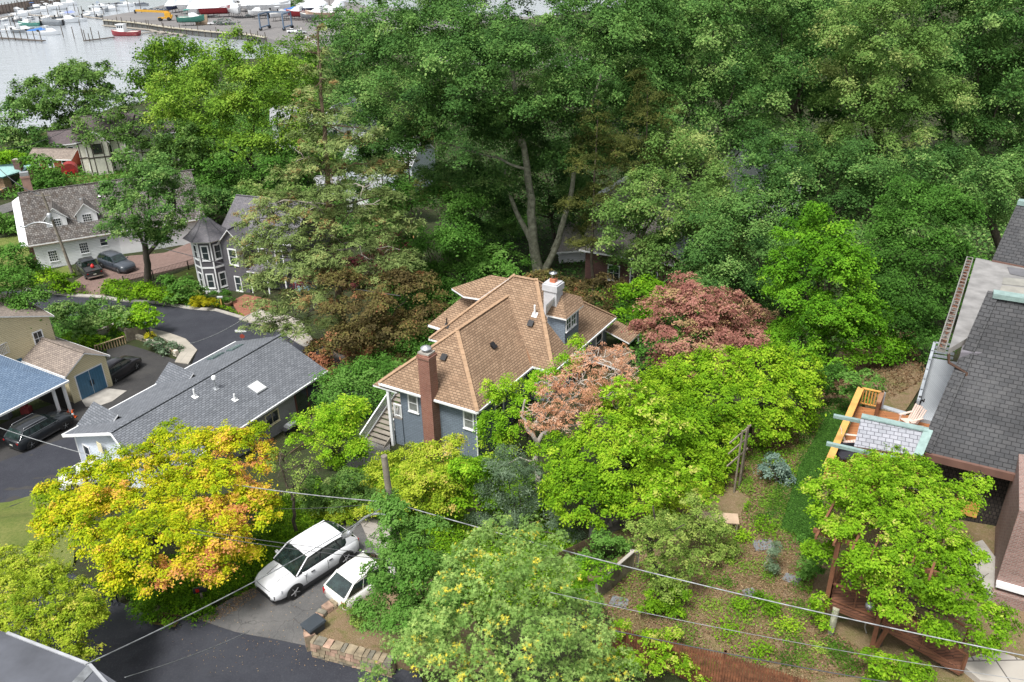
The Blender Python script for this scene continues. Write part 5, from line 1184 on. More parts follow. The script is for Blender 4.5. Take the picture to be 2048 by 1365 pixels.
    if clad:
        c2 = MB()
        for s_ in (-1, 1): c2.box(-wb/2+wr+.02, wb/2-wr-.12, min(s_*(w-.05), s_*(w+.012)), max(s_*(w-.05), s_*(w+.012)), zb-.04, zb+.13)
        c2.box(h-.3, h-.02, -w*.7, w*.7, zb-.02, zb+.1); c2.box(-h+.02, -h+.3, -w*.75, w*.75, zb, zb+.16); c2.build('lower_cladding', TRIMB, t)
    for s_ in (-1, 1):
        lm = MB(); zz = hood*.8; lm.add([(h-.42, s_*w*.95, zz+.03), (h-.1, s_*w*.62, zz-.06), (h-.06, s_*w*.62, zz-.16), (h-.36, s_*w*.965, zz-.12)], [(0, 1, 2, 3)]); lm.build('headlight', LAMPW, t)
        rl = MB(); zz = belt*.84
        rl.box(-h-.0, -h+.14, min(s_*w*.66, s_*w*.86), max(s_*w*.66, s_*w*.86), zz-.08, zz+.05) if kind != 'hatch' else rl.box(-h+.0, -h+.12, min(s_*w*.66, s_*w*.9), max(s_*w*.66, s_*w*.9), zz-.2, zz+.06)
        rl.build('tail_light', RED, t)
        mr = MB(); mr.tube([(x3-.35, s_*(w-.03), gz+.03), (x3-.36, s_*(w+.16), gz+.08)], [.04, .07], 8); mr.lathe([(.03, 0), (.085, .05), (.09, .12), (.05, .16)], 8, 0, Matrix.Translation((x3-.36, s_*(w+.14), gz)) ); mr.build('wing_mirror', pm if kind != 'x' else TRIMB, t)
        for xd in ((x0+x3)/2+.05, x3-.45): dl = MB(); dl.box(xd-.008, xd+.008, min(s_*w*.99, s_*(w+.004)), max(s_*w*.99, s_*(w+.004)), zb+.2, belt-.08); dl.build('door_line', TRIMB, t)
        for xd in ((x0+x3)/2-.1, (x0+x3)/2+.85): dl = MB(); dl.box(xd-.1, xd+.08, min(s_*w*.98, s_*(w+.02)), max(s_*w*.98, s_*(w+.02)), belt-.17, belt-.14); dl.build('door_handle', TRIMB, t)
    gr_ = MB(); gr_.box(h-.06, h+.005, -w*.4, w*.4, zb+.16, zb+.3); gr_.build('grille', TRIMB, t)
    if plate: pl = MB(); pl.box(-h-.012, -h, -.17, .17, zb+.35, zb+.46); pl.build('number_plate', mat('plate_white', (.5, .5, .45), .6), t)
    if rails:
        for s_ in (-1, 1): rr_ = MB(); rr_.tube([(x1+.1, s_*wt*.93, top+.0), (x1+.2, s_*wt*.93, top+.06), (x2-.25, s_*wt*.93, top+.06), (x2-.1, s_*wt*.93, top+.0)], .022, 6); rr_.build('roof_rail', CHROME if chrome else TRIMB, t)
    if chrome:
        for s_ in (-1, 1):
            cr_ = MB(); pts = []
            for k, z in ((.03, gz+.03), (.97, gz+.03)): xb = x0+(x3-x0)*k; pts.append((xb, s_*(wb_+.012), gz+.03))
            cr_.tube(pts, .018, 5); cr_.tube([(x0+.1, s_*(wb_+.01), gz+.03), (x1+.03, s_*(wt+.02), top-.1), (x2-.03, s_*(wt+.02), top-.1)], .018, 5)
            cr_.box(-wb/2+wr+.1, wb/2-wr-.15, min(s_*w, s_*(w+.018)), max(s_*w, s_*(w+.018)), zb+.15, zb+.18); cr_.build('chrome_strip', CHROME, t)
    if kind == 'pickup':
        bed = MB(); bed.box(-h+.14, -.85, -w*.82, w*.82, belt-.0, belt+.045); bed.build('load_bed', mat('bed_liner', (.03, .03, .032), .8), t)
        bw_ = MB()
        for s_ in (-1, 1): bw_.box(-h+.05, -.82, min(s_*w*.84, s_*w*.97), max(s_*w*.84, s_*w*.97), belt-.02, belt+.11)
        bw_.box(-h+.02, -h+.12, -w*.95, w*.95, belt-.02, belt+.1); bw_.box(-.86, -.78, -w*.84, w*.84, belt-.02, belt+.11); bw_.build('bed_side', pm, t)
        bp_ = MB(); bp_.box(-h-.1, -h+.05, -w*.9, w*.9, zb+.05, zb+.22); bp_.build('bumper', CHROME, t)
    return t
def heading(a, b):
    d = V3(b)-V3(a); return math.atan2(d.y, d.x)
def ground_at(x, y, dz=0): return V3((x, y, h1(x, y)+dz))
# white crossover (front to lower left)
wf, wr_ = PZ(589, 1196, .05), PZ(693, 1126, .1)
def place(fr_, bk_, side=0, Wd=1.85):
    """fr_, bk_: wheel contact points on the visible side; returns centre, heading"""
    a = heading(bk_, fr_); c = (fr_+bk_)/2; n = V3((-math.sin(a), math.cos(a), 0)); return c+n*side*(Wd/2-.1), a
c_w, aw = place(wf, wr_, -1)
c_w = c_w+V3((math.cos(aw)*.05, math.sin(aw)*.05, 0)); c_w.z = h1(c_w.x, c_w.y)+.05
WCAR = paint('white_car_paint', (.8, .81, .83))
car('white crossover car parked on the driveway, nose towards the road, dark roof edge', WCAR, c_w, aw, 'suv', 4.6, 1.86, 1.62, rim=mat('black_silver_rim', (.5, .5, .51), .35, .6), name='crossover_car', shell=TRIMB)
BROWNW = paint('warm_white_paint', (.78, .77, .73))
p_ = PZ(738, 1180, .05)
ah = aw+math.pi
car('small rounded white hatchback beside the white crossover, its tail towards the road', BROWNW, V3((p_.x, p_.y, h1(p_.x, p_.y)+.05)), ah, 'hatch', 3.6, 1.63, 1.49, wb=2.3, wr=.3, clad=False, name='hatchback_car')
# black suv by the carport
bf, bb = PZ(135, 858, -9.6), PZ(63, 899, -9.6)
cb_, ab = place(bf, bb, 1); cb_.z = h1(cb_.x, cb_.y)+.05
BLK = paint('black_car_paint', (.012, .015, .018))
car('large black SUV with chrome window line in front of the blue carport', BLK, cb_, ab, 'suv', 4.95, 2.0, 1.75, wb=2.97, wr=.38, rails=True, chrome=True, clad=False, name='suv')
p_ = GP(238, 752); ad = heading(GP(200, 775), GP(262, 741))
car('black SUV parked behind the cream garage, nose towards the street', paint('black_plum_paint', (.018, .016, .02)), V3((p_.x, p_.y, p_.z+.03)), ad, 'suv', 4.8, 1.95, 1.75, wb=2.85, wr=.38, rails=True, name='suv')
# pickup and big suv on the brick driveway
pf, pk = GP(153, 545), GP(178, 560)
cpk, apk = place(pf, pk, -1, 2.0); apk = heading(GP(196, 556), GP(163, 524)); p_ = GP(181, 548)
car('black crew cab pickup truck with a red can in its bed by the white cottage', BLK, V3((p_.x, p_.y, p_.z+.05)), apk, 'pickup', 5.7, 2.02, 1.92, wb=3.6, wr=.42, rim=mat('chrome_rim', (.5, .5, .5), .3, .9), clad=True, name='pickup_truck', cat='pickup')
tb = V3((p_.x, p_.y, p_.z+1.25)); d_ = V3((math.cos(apk), math.sin(apk), 0)); a = MB(); a.lathe([(.05, 0), (.22, .05), (.22, .35), (.1, .42), (.1, .5)], 10, 0, Matrix.Translation(tb-d_*1.5+V3((.2, 0, 0)))); one(a, 'fuel_can', mat('red_plastic', (.6, .03, .03), .5), 'red plastic can standing in the load bed of the black pickup', 'can')
p_ = GP(236, 538); ag = heading(GP(208, 525), GP(262, 543))
car('long dark blue-grey SUV parked on the brick driveway before the white garage door', paint('slate_blue_paint', (.05, .06, .075)), V3((p_.x, p_.y, p_.z+.05)), ag, 'suv', 5.75, 2.0, 1.95, wb=3.48, wr=.41, chrome=True, rails=True, clad=True, name='suv')
# half hidden white car under the yellow maple and one at the marina side
p_ = GP(192, 962); car('white car just showing at the gable corner, mostly hidden by the yellow maple', WCAR, V3((p_.x, p_.y, p_.z+.05)), R(25), 'sedan', 4.5, 1.8, 1.42, clad=False, name='parked_car')
# ---------------------------------------------------------------- marina
Y_ = lambda px, py, z=qz: PZ(px, py, z)
HW = mat('white_hull', (.72, .74, .76), .35, var=.06); HB = mat('navy_hull', (.02, .035, .1), .35); HR = mat('red_hull', (.3, .025, .035), .4); HG = mat('green_hull', (.08, .3, .24), .4); HGY = mat('grey_hull', (.25, .27, .29), .5)
TARP = mat('white_boat_wrap', (.72, .76, .8), .6, var=.12, ns=.8, bump=.4, bs=1.5); TARPB = mat('blue_boat_cover', (.03, .14, .4), .7, var=.2); DECKB = mat('boat_deck', (.6, .58, .53), .6)
def hull(mb, L, B, D, m=0, md=1, z0=0):
    xs = [-.5, -.46, -.2, .1, .3, .43, .5]; wf_ = [.86, .92, 1, .97, .74, .38, .03]; sh = [.92, .92, .9, .95, 1.06, 1.16, 1.24]
    vs = []
    for x, f, s_ in zip(xs, wf_, sh):
        kz = 0 if x < .3 else (x-.3)*D*2.2
        vs += [(x*L, -B/2*f, z0+D*s_), (x*L*.98, -B/2*f*.78, z0+D*.3+kz*.4), (x*L*.96, 0, z0+kz*.6), (x*L*.98, B/2*f*.78, z0+D*.3+kz*.4), (x*L, B/2*f, z0+D*s_)]
    n = len(xs); mb.add(vs, [(i*5+j, i*5+j+1, (i+1)*5+j+1, (i+1)*5+j) for i in range(n-1) for j in range(4)]+[(4, 3, 2, 1, 0)], m, None, True)
    mb.add([(vs[i*5+k][0]*.97, vs[i*5+k][1]*.93, vs[i*5+k][2]-.12) for i in range(n) for k in (0, 4)], [(i*2, (i+1)*2, (i+1)*2+1, i*2+1) for i in range(n-1)], md)
protos = {}
def boat(kind, p, rz, label, L=8, hm=None, cm=None, group=None, stand=False):
    hm = hm or HW; key = (kind, hm.name, cm.name if cm else '')
    B = .34*L if kind != 'skiff' else .36*L; D = .15*L
    t = thing({'cruiser': 'motorboat', 'wrapped': 'wrapped_boat', 'skiff': 'skiff', 'workboat': 'workboat', 'covered': 'covered_boat'}[kind], label, 'boat', p, group, False, rz); ORG[t.name] = V3((0, 0, 0))
    z0 = 1.0 if stand else -.35
    a = MB(); hull(a, L, B, D, 0, 1, z0); a.build('hull', [hm, DECKB], t)
    zt = z0+D*.9
    if kind == 'cruiser':
        a = MB(); a.add([(-.05*L, -B*.32, zt), (-.05*L, B*.32, zt), (.34*L, B*.2, zt+.1), (.34*L, -B*.2, zt+.1), (-.05*L, -B*.27, zt+.1*L), (-.05*L, B*.27, zt+.1*L), (.12*L, B*.22, zt+.1*L), (.12*L, -B*.22, zt+.1*L)], [(0, 1, 2, 3), (4, 7, 6, 5), (0, 4, 5, 1), (0, 3, 7, 4), (1, 5, 6, 2), (3, 2, 6, 7)]); a.build('cabin', HW, t)
        a = MB(); a.add([(.13*L, -B*.21, zt+.095*L), (.13*L, B*.21, zt+.095*L), (.23*L, B*.2, zt+.05*L), (.23*L, -B*.2, zt+.05*L)], [(0, 1, 2, 3)]); a.build('windscreen', GLASS, t)
        a = MB(); a.box(-.22*L, -.02*L, -B*.28, B*.28, zt+.17*L, zt+.18*L)
        for x in (-.2*L, -.04*L):
            for y in (-B*.26, B*.26): a.beam((x, y, zt-.1), (x, y, zt+.17*L), .05, .05)
        a.build('bimini_top', cm or HW, t)
    elif kind == 'wrapped':
        a = MB(); xs = [-.52, -.3, 0, .25, .42, .5]; ww = [.5, .52, .52, .42, .2, .03]; hh = [.1, .2, .24, .2, .13, .06]; vs = []
        for x, w_, h_ in zip(xs, ww, hh): vs += [(x*L, -B*w_, zt-.15), (x*L, -B*w_*.55, zt+h_*L*.62), (x*L, 0, zt+h_*L), (x*L, B*w_*.55, zt+h_*L*.62), (x*L, B*w_, zt-.15)]
        a.add(vs, [(i*5+j, (i+1)*5+j, (i+1)*5+j+1, i*5+j+1) for i in range(5) for j in range(4)]+[(0, 1, 2, 3, 4)], 0, None, True); a.build('wrap', cm or TARP, t)
    elif kind == 'workboat':
        a = MB(); a.box(-.02*L, .22*L, -B*.32, B*.32, zt-.1, zt+.17*L); a.box(-.04*L, .25*L, -B*.36, B*.36, zt+.17*L, zt+.185*L); a.build('wheelhouse', cm or HW, t)
        a = MB()
        for s_ in (-1, 1):
            for k in range(3): a.box(.0*L+k*.075*L, .055*L+k*.075*L, s_*B*.325-.01, s_*B*.325+.01, zt+.09*L, zt+.15*L)
        a.box(.215*L, .225*L, -B*.28, B*.28, zt+.09*L, zt+.15*L); a.build('cabin_window', GLASS, t)
        a = MB(); a.tube([(.1*L, 0, zt+.18*L), (.1*L, 0, zt+.35*L)], .04, 6); a.build('mast', GALV, t)
    elif kind == 'covered':
        a = MB(); a.add([(-.45*L, -B*.45, zt+.02), (.3*L, -B*.36, zt+.1), (.45*L, 0, zt+.12), (.3*L, B*.36, zt+.1), (-.45*L, B*.45, zt+.02), (-.4*L, 0, zt+.3), (.15*L, 0, zt+.1*L)], [(0, 1, 6, 5), (1, 2, 6), (2, 3, 6), (3, 4, 5, 6), (0, 5, 4)], 0, None, True); a.build('cover', cm or TARPB, t)
    else:
        a = MB()
        for x in (-.2, .1): a.box(x*L-.12, x*L+.12, -B*.38, B*.38, zt-.3, zt-.22)
        a.box(-.02*L, .08*L, -.3, .3, zt-.3, zt+.3); a.build('console', HW, t)
    if kind in ('cruiser', 'skiff', 'covered'):
        a = MB(); a.box(-.55*L, -.49*L, -.2, .2, z0+.1, zt+.35); a.box(-.57*L, -.48*L, -.24, .24, zt+.3, zt+.62); a.build('outboard', BLACK, t)
    if stand:
        for x in (-.3, .0, .28):
            for s_ in (-1, 1): a = MB(); a.beam((x*L, s_*B*.45, 0), (x*L, s_*B*.28, z0+D*.45), .12, .12); a.build('stand', BLACK, t)
    t.scale = (1, 1.15, 1.45 if stand else 1.35)
    return t
G1 = 'boats laid up ashore in the boatyard'; G2 = 'boats moored in the marina'
ashore = [(352,17,'wrapped','navy hulled boat under pale wrap at the far left end of the laid up row',9,HB,None,80),
 (385,18,'wrapped','long white wrapped boat, second from the left in the laid up row',13,HW,None,75),(408,26,'wrapped','white wrapped boat with grey waterline, third in the laid up row',12,HW,None,70),
 (438,27,'wrapped','big white wrapped boat on dark keel stands nearest the open gravel',13,HR,None,10),(454,9,'covered','small boat under bright blue cover behind the wrapped row',7,HW,None,30),
 (472,28,'cruiser','white cabin cruiser ashore, bow towards the gravel, left of the parked dark car',11,HW,None,-60),(490,16,'cruiser','white cruiser behind the bow-on cabin cruiser',10,HW,None,-50),
 (520,30,'cruiser','small white runabout on a trailer right of the dark car',8,HW,None,-150),(508,20,'wrapped','white wrapped cruiser behind the small runabout',10,HW,None,-40),(542,24,'wrapped','widest white wrapped boat right behind the blue travel hoist',16,HW,None,0),
 (563,34,'cruiser','white boat hanging under the blue travel hoist',8,HW,None,30),(585,30,'covered','navy hull boat with dark cover beside the red hulled boat',9,HB,TARPB,10),
 (601,33,'cruiser','red hulled white cabin cruiser on stands',10,HR,None,170),(622,37,'skiff','low grey open boat right of the red hulled cruiser',8,HGY,None,160),
 (643,37,'cruiser','white sport boat with tan bottom near the white van',11,mat('tan_hull',(.45,.32,.25),.5),None,170),(668,36,'cruiser','white boat last in the row, next to the big tree',10,HW,None,165),
 (385,44,'cruiser','old green hulled cabin boat near the quay wall',9,HG,mat('teal_cover',(.03,.3,.25),.7),5),(535,3,'covered','red covered boat at the top edge behind the yard trees',8,HR,mat('red_cover',(.5,.03,.03),.7),0)]
for px, py, kd, lb, L, hm, cm, rz in ashore: boat(kd, Y_(px, py+8), R(rz), lb, L*1.3, hm, cm, G1, True)
afloat = [(252,70,'workboat','red hulled pilot boat with white wheelhouse at the end of the float',11,HR,None,175),
 (22,62,'cruiser','white boat with dark windscreen tied at the left edge of the pile dock',8,HW,None,10),(48,63,'cruiser','grey and white boat second along the pile dock',9,HGY,None,5),(78,66,'covered','boat under bright blue cover on the pile dock',9,HW,TARPB,0),(100,68,'cruiser','white bowrider at the right end of the pile dock',9,HW,None,-5),
 (60,50,'cruiser','aqua hulled motorboat in the middle slips',10,HG,None,175),(104,49,'covered','dark grey covered boat beside the aqua hulled boat',11,HGY,mat('grey_cover',(.16,.18,.2),.7),170),(135,44,'cruiser','white boat with two black outboards in the middle slips',11,HW,None,5),(157,41,'skiff','white open boat with black outboard, rightmost of the middle slips',8,HW,None,5),
 (42,31,'cruiser','white cruiser farthest left along the upper walkway',10,HW,None,5),(62,26,'skiff','low white boat next to the timber breakwater',10,HW,None,5),(86,21,'cruiser','small white boat under the breakwater, third from left',9,HW,None,5),(114,17,'cruiser','white motor yacht with blue trim moored by the breakwater end',12,HW,None,0),(138,9,'cruiser','dark canopied boat at the outer tip of the breakwater',10,HW,mat('dark_canopy',(.04,.05,.07),.6),-5),
 (140,30,'covered','boat with pale blue cover beside the tall piles',9,HW,mat('lilac_cover',(.2,.25,.5),.7),-10),(190,27,'cruiser','white boat moored left of the quay corner',10,HW,None,0),(200,22,'skiff','open grey boat behind the quay corner',9,HGY,None,0),(222,20,'cruiser','white boat with dark bimini behind the quay corner',9,HW,mat('dark_bimini',(.03,.03,.035),.6),0),
 (600,5,'cruiser','white boat at the far pontoon, left of three',9,HW,None,5),(640,3,'covered','dark covered boat at the far pontoon, middle of three',10,HW,MATS['dark_canopy'],5),(690,4,'skiff','low boat at the far pontoon, right of three',9,HW,None,5)]
for px, py, kd, lb, L, hm, cm, rz in afloat: boat(kd, PZ(px, py+2, WZ), R(rz), lb, L*1.12, hm, cm, G2)
ORD = ('first', 'second', 'third', 'fourth', 'fifth', 'sixth', 'seventh', 'eighth', 'ninth')
for row, (x0_, y0_, x1_, y1_, n_, kinds, where, rz_) in enumerate(((8, 42, 200, 33, 8, ('skiff', 'cruiser', 'covered'), 'small boats below the upper walkway', 95), (12, 24, 110, 12, 6, ('cruiser', 'cruiser', 'skiff'), 'small white boats tied along the timber breakwater', 5), (200, 14, 285, 10, 6, ('cruiser', 'skiff', 'covered'), 'small boats out beyond the quay corner', 5))):
    for i in range(n_):
        f_ = i/(n_-1); kd = kinds[i % len(kinds)]
        boat(kd, PZ(x0_+(x1_-x0_)*f_, y0_+(y1_-y0_)*f_+(i % 2)*2, WZ), R(rz_+(i*37 % 11)-5), ORD[i]+' from the left of the '+where, 7.5+(i*13 % 5)*.6, (HW, HGY, HW)[(i+row) % 3], (TARPB, None, MATS['dark_canopy'])[(i) % 3] if kd != 'skiff' else None, G2)
for i, (px, py) in enumerate(((396, 16), (420, 12), (446, 16), (483, 10), (530, 12), (556, 18), (576, 20), (612, 24), (634, 26), (655, 28), (680, 24))):
    boat(('wrapped', 'cruiser')[i % 2], Y_(px, py+4), R((20, -50, 70, 160)[i % 4]), (ORD+('tenth', 'eleventh'))[i]+' from the left of the white boats in the back row of the boatyard', 9.5+(i % 3), (HW, HW, HB)[i % 3], None, G1, True)
# quay wall
TW = brick('quay_timber', (.09, .1, .1), (.14, .14, .13), (.03, .03, .03), .35, 4, .03, .9, .6, .3)
qa = [Y_(*p) for p in ((208, 41), (270, 46), (340, 56), (420, 64), (500, 70), (532, 76))]
kw = thing('quay_wall', 'long dark timber quay wall along the boatyard with pale cap beams', 'quay', V3((qa[0].x, qa[0].y, WZ)))
a = MB()
for A, B in zip(qa[:-1], qa[1:]):
    d = (B-A).normalized(); o_ = V3((d.y, -d.x, 0))*.5
    a.add([A+o_+V3((0, 0, .0)), B+o_+V3((0, 0, .0)), V3((B.x, B.y, -17))+o_, V3((A.x, A.y, -17))+o_], [(0, 3, 2, 1)])
a.build('sheeting', TW, kw); a = MB()
for A, B in zip(qa[:-1], qa[1:]): a.beam(A+V3((0, -.3, .15)), B+V3((0, -.3, .15)), 1.4, .35)
a.build('cap_beam', mat('pale_quay_timber', (.4, .37, .29), .9, var=.25, ns=1), kw)
def dock(pts, label, w=1.6, z=WZ+.55, m=None, group='floating docks of the marina'):
    a = MB()
    for A, B in zip(pts[:-1], pts[1:]): a.beam(PZ(*A, z), PZ(*B, z), w, .35)
    return one(a, 'floating_dock', m or mat('dock_boards', (.3, .27, .23), .9, var=.25), label, 'dock', group)
DD = mat('dark_dock', (.09, .075, .065), .9)
dock([(-10, 76), (30, 78), (70, 81), (88, 82)], 'pile dock with dark planks at the lower left of the marina', 1.8, m=DD)
dock([(0, 36), (30, 31), (55, 30), (88, 32), (118, 34)], 'main walkway running from the left edge past the upper moorings', 1.6)
dock([(118, 34), (165, 33), (207, 38)], 'walkway joining the upper moorings to the quay corner', 1.4)
dock([(168, 82), (195, 79), (228, 75)], 'dark mooring float left of the red hulled boat', 1.6, m=DD)
dock([(206, 51), (250, 55), (300, 60), (325, 66)], 'pale walkway float below the quay wall', 1.5)
dock([(280, 67), (318, 63), (372, 71)], 'finger float with three arms right of the red hulled boat', 1.6)
for k, (A, B) in enumerate((((298, 72), (330, 66)), ((316, 74), (346, 68)), ((345, 76), (374, 70)))): dock([A, B], ('first', 'second', 'third')[k]+' short arm of the finger float right of the red boat', 1.0)
dock([(575, 6), (640, 8), (720, 6)], 'far pontoon at the top edge beyond the boatyard', 1.8)
# breakwater
bwk = thing('breakwater', 'vertical timber breakwater fence at the top left of the marina', 'breakwater', PZ(0, 30, WZ), None)
a = MB(); A, B = PZ(-40, 36, WZ), PZ(122, 8, WZ); L = (B-A).length; n = 26
for i in range(n):
    p = A.lerp(B, i/n); q_ = A.lerp(B, (i+.86)/n); a.add([p, q_, q_+V3((0, 0, 4.6)), p+V3((0, 0, 4.6))], [(0, 1, 2, 3)])
a.build('panels', mat('breakwater_boards', (.22, .17, .14), .9, var=.35, ns=.4), bwk); a = MB()
for i in range(n+1): p = A.lerp(B, i/n)+V3((0, -.3, 0)); a.tube([p-V3((0, 0, 2)), p+V3((0, 0, 5.6))], .22, 6)
tag(a.build('posts', PILE, bwk), kind=None)
# mooring piles: one proto copied
pile0 = None; rnd = random.Random(12)
PS = [(x, 82-abs(x-45)*.02, 7) for x in range(5, 90, 13)]+[(23,55,8),(32,58,7),(14,68,6),(127,75,9),(149,79,9),(168,83,9),(171,80,7),(186,80,9),(200,79,6),(160,35,9),(166,30,8),(234,25,9),(258,22,11),(285,35,16),(118,38,10),(122,30,9),(137,33,8),(85,40,7),(97,30,8),(150,22,7),(60,40,6),(36,40,6),(190,32,8),(246,55,8),(272,58,7),(300,62,8),(330,68,8),(345,70,7),(208,30,6),(565,10,9),(590,12,10),(640,22,10),(660,20,10),(700,14,10),(20,30,10),(34,6,14),(160,52,5),(485,80,6),(495,82,6),(505,84,6),(180,84,6)]
for i, (px, py, hh) in enumerate(PS):
    p = PZ(px, py, WZ)
    if pile0 is None:
        a = MB(); a.tube([(0, 0, -2), (0, 0, 5)], [.2, .17], 8); pile0 = a.build('mooring_pile', PILE); o = pile0
    else: o = pile0.copy(); col.objects.link(o)
    o.location = p; o.scale = (1, 1, hh/9); tag(o, 'slim dark wooden mooring pile standing in the marina water', 'pile', 'mooring piles')
# quay fender piles
for i in range(34):
    t_ = i/33; k = t_*(len(qa)-1); j = min(int(k), len(qa)-2); p = qa[j].lerp(qa[j+1], k-j)
    o = pile0.copy(); col.objects.link(o); o.location = (p.x, p.y-.8, WZ); o.scale = (1, 1, .62+.25*(i % 3 == 0)); tag(o, 'short fender pile against the dark quay wall', 'pile', 'fender piles along the quay')
# crane
cp_ = Y_(331, 42); cr = thing('mobile_crane', 'yellow mobile crane with lowered boom pointing left on the quay', 'crane', cp_, None, False, R(8)); ORG[cr.name] = V3((0, 0, 0)); YL = mat('crane_yellow', (.6, .33, .03), .5)
a = MB(); a.box(-3, 3.2, -1.2, 1.2, 1.0, 1.7); a.build('chassis', YL, cr); a = MB(); a.box(.2, 2.8, -1.1, 1.1, 1.7, 3.6); a.box(2.8, 3.6, -.8, .8, 1.7, 2.6); a.build('cab', YL, cr); a = MB(); a.beam((2.2, 0, 3.8), (-12.5, 0, 5.0), .9, .9); a.build('boom', YL, cr); a = MB(); a.box(-13.2, -12.4, -.4, .4, 3.6, 5.2); a.build('boom_head', BLACK, cr)
for x in (-2.1, 1.9):
    for s_ in (-1, 1): a = MB(); a.lathe([(.4, -.25), (.85, -.2), (.85, .2), (.4, .25)], 16, 0, Matrix.Translation((x, s_*1.25, .85)) @ Matrix.Rotation(R(90), 4, 'X')); a.build('wheel', TYRE, cr)
# travel hoist
hp = Y_(545, 62, qz); hz = thing('travel_hoist', 'blue four legged boat hoist standing at the quay edge', 'boat hoist', hp, None, False, R(-8)); hz.scale = (.85, .85, .72); ORG[hz.name] = V3((0, 0, 0)); BL = mat('hoist_blue', (.1, .15, .22), .6)
for x in (-6, 6):
    for y in (0, 11): a = MB(); a.beam((x, y, .8), (x, y, 9), .6, .6); a.build('leg', BL, hz); a = MB(); a.lathe([(.3, -.3), (.9, -.25), (.9, .25), (.3, .3)], 14, 0, Matrix.Translation((x, y, .9)) @ Matrix.Rotation(R(90), 4, 'X')); a.build('wheel', TYRE, hz)
a = MB(); a.beam((-6, 0, 9), (-6, 11, 9), .7, .7); a.beam((6, 0, 9), (6, 11, 9), .7, .7); a.beam((-6, 11, 9), (6, 11, 9), .7, .7); a.beam((6, 0, 1.8), (6, 11, 1.8), .8, .6); a.beam((-6, 0, 1.8), (-6, 11, 1.8), .8, .6); a.build('frame', BL, hz)
# yard vehicles
car('white van parked alone on the open boatyard gravel', WCAR, Y_(660, 52), R(15), 'van', 5.0, 1.95, 2.0, name='van', cat='van', clad=False)
DK = paint('dark_grey_paint', (.05, .055, .06)); BCP = paint('dark_blue_paint', (.03, .05, .1)); SLV = paint('silver_paint', (.4, .41, .43))
car('dark car parked between laid up boats', DK, Y_(500, 36), R(20), 'suv', 4.8, name='parked_car')
car('white car at the right corner of the boatyard near the cedar top', WCAR, Y_(586, 66), R(10), 'sedan', 4.8, name='parked_car', clad=False)
car('silver-grey car beside the white car near the cedar top', SLV, Y_(602, 68), R(10), 'sedan', 4.8, name='parked_car', clad=False)
car('white car by the junk pile on the quay', WCAR, Y_(363, 41), R(20), 'hatch', 4.4, name='parked_car', clad=False)
car('white pickup by the green scrap heap on the quay', WCAR, Y_(428, 50), R(15), 'pickup', 5.5, name='pickup_truck', cat='pickup')
for k, px in enumerate((292, 305, 318, 331)): car(('leftmost', 'second', 'third', 'rightmost')[k]+' of four blue cars parked behind the yellow crane', BCP, Y_(px, 24+k*-.6), R(5), 'sedan', 4.6, name='parked_car', clad=False, group='blue cars behind the crane')
car('dark car on the far bank road below the rocks', DK, GP(700, 112), R(10), 'sedan', 4.6, name='parked_car', clad=False); car('pale car on the far bank road right of the dark car', SLV, GP(722, 112), R(10), 'sedan', 4.6, name='parked_car', clad=False)
a = MB(); M = Matrix.Translation(Y_(405, 50)) @ Matrix.Rotation(R(5), 4, 'Z'); a.box(-2.6, 2.6, -.2, .2, 0, 4.2, M); a.box(-2.7, -2.5, -1, .2, 0, 4.3, M); a.box(2.5, 2.7, -1, .2, 0, 4.3, M); one(a, 'plywood_screen', mat('plywood', (.42, .32, .23), .8), 'tall tan plywood screen beside the green hulled boat', 'screen')
rnd = random.Random(3); a = MB()
for i in range(140):
    p = V3((rnd.gauss(0, 2.2), rnd.gauss(0, 1.5), abs(rnd.gauss(0, 1.3)))); s_ = .2+rnd.random()*.6; M = Matrix.Translation(Y_(452, 50)+p) @ Matrix.Rotation(rnd.random()*6, 4, 'Z') @ Matrix.Rotation(rnd.random()*2, 4, 'X'); a.box(-s_, s_, -s_*.4, s_*.4, -.1, .1, M, rnd.choice((0, 1)))
one(a, 'scrap_heap', [mat('scrap_green', (.12, .16, .14), .8), mat('scrap_grey', (.2, .2, .2), .8)], 'dark green scrap heap on the quay behind the white pickup', 'scrap heap')
# rocks on the right bank
rnd = random.Random(9); a = MB()
for i in range(420):
    t_ = rnd.random(); p = PZ(600+t_*110, 92+t_*45+rnd.gauss(0, 9), -14.3); s_ = .5+rnd.random()*1.3; M = Matrix.Translation(p) @ Matrix.Rotation(rnd.random()*6, 4, 'Z') @ Matrix.Rotation(rnd.random()-.5, 4, 'X'); a.add([(s_*x*(.6+.4*rnd.random()), s_*y*(.6+.4*rnd.random()), s_*.7*z) for z in (-1, 1) for x, y in ((-1, -1), (1, -1), (1, 1), (-1, 1))], [(3, 2, 1, 0), (4, 5, 6, 7), (0, 1, 5, 4), (1, 2, 6, 5), (2, 3, 7, 6), (3, 0, 4, 7)], rnd.choice((0, 1, 2)), M)
tag(a.build('shore_rocks', [mat('rock_a', (.25, .235, .22), .9, var=.3), mat('rock_b', (.33, .31, .29), .9), mat('rock_c', (.16, .15, .14), .9)]), 'grey boulders heaped along the bank behind the cedar top', 'rocks', kind='stuff')
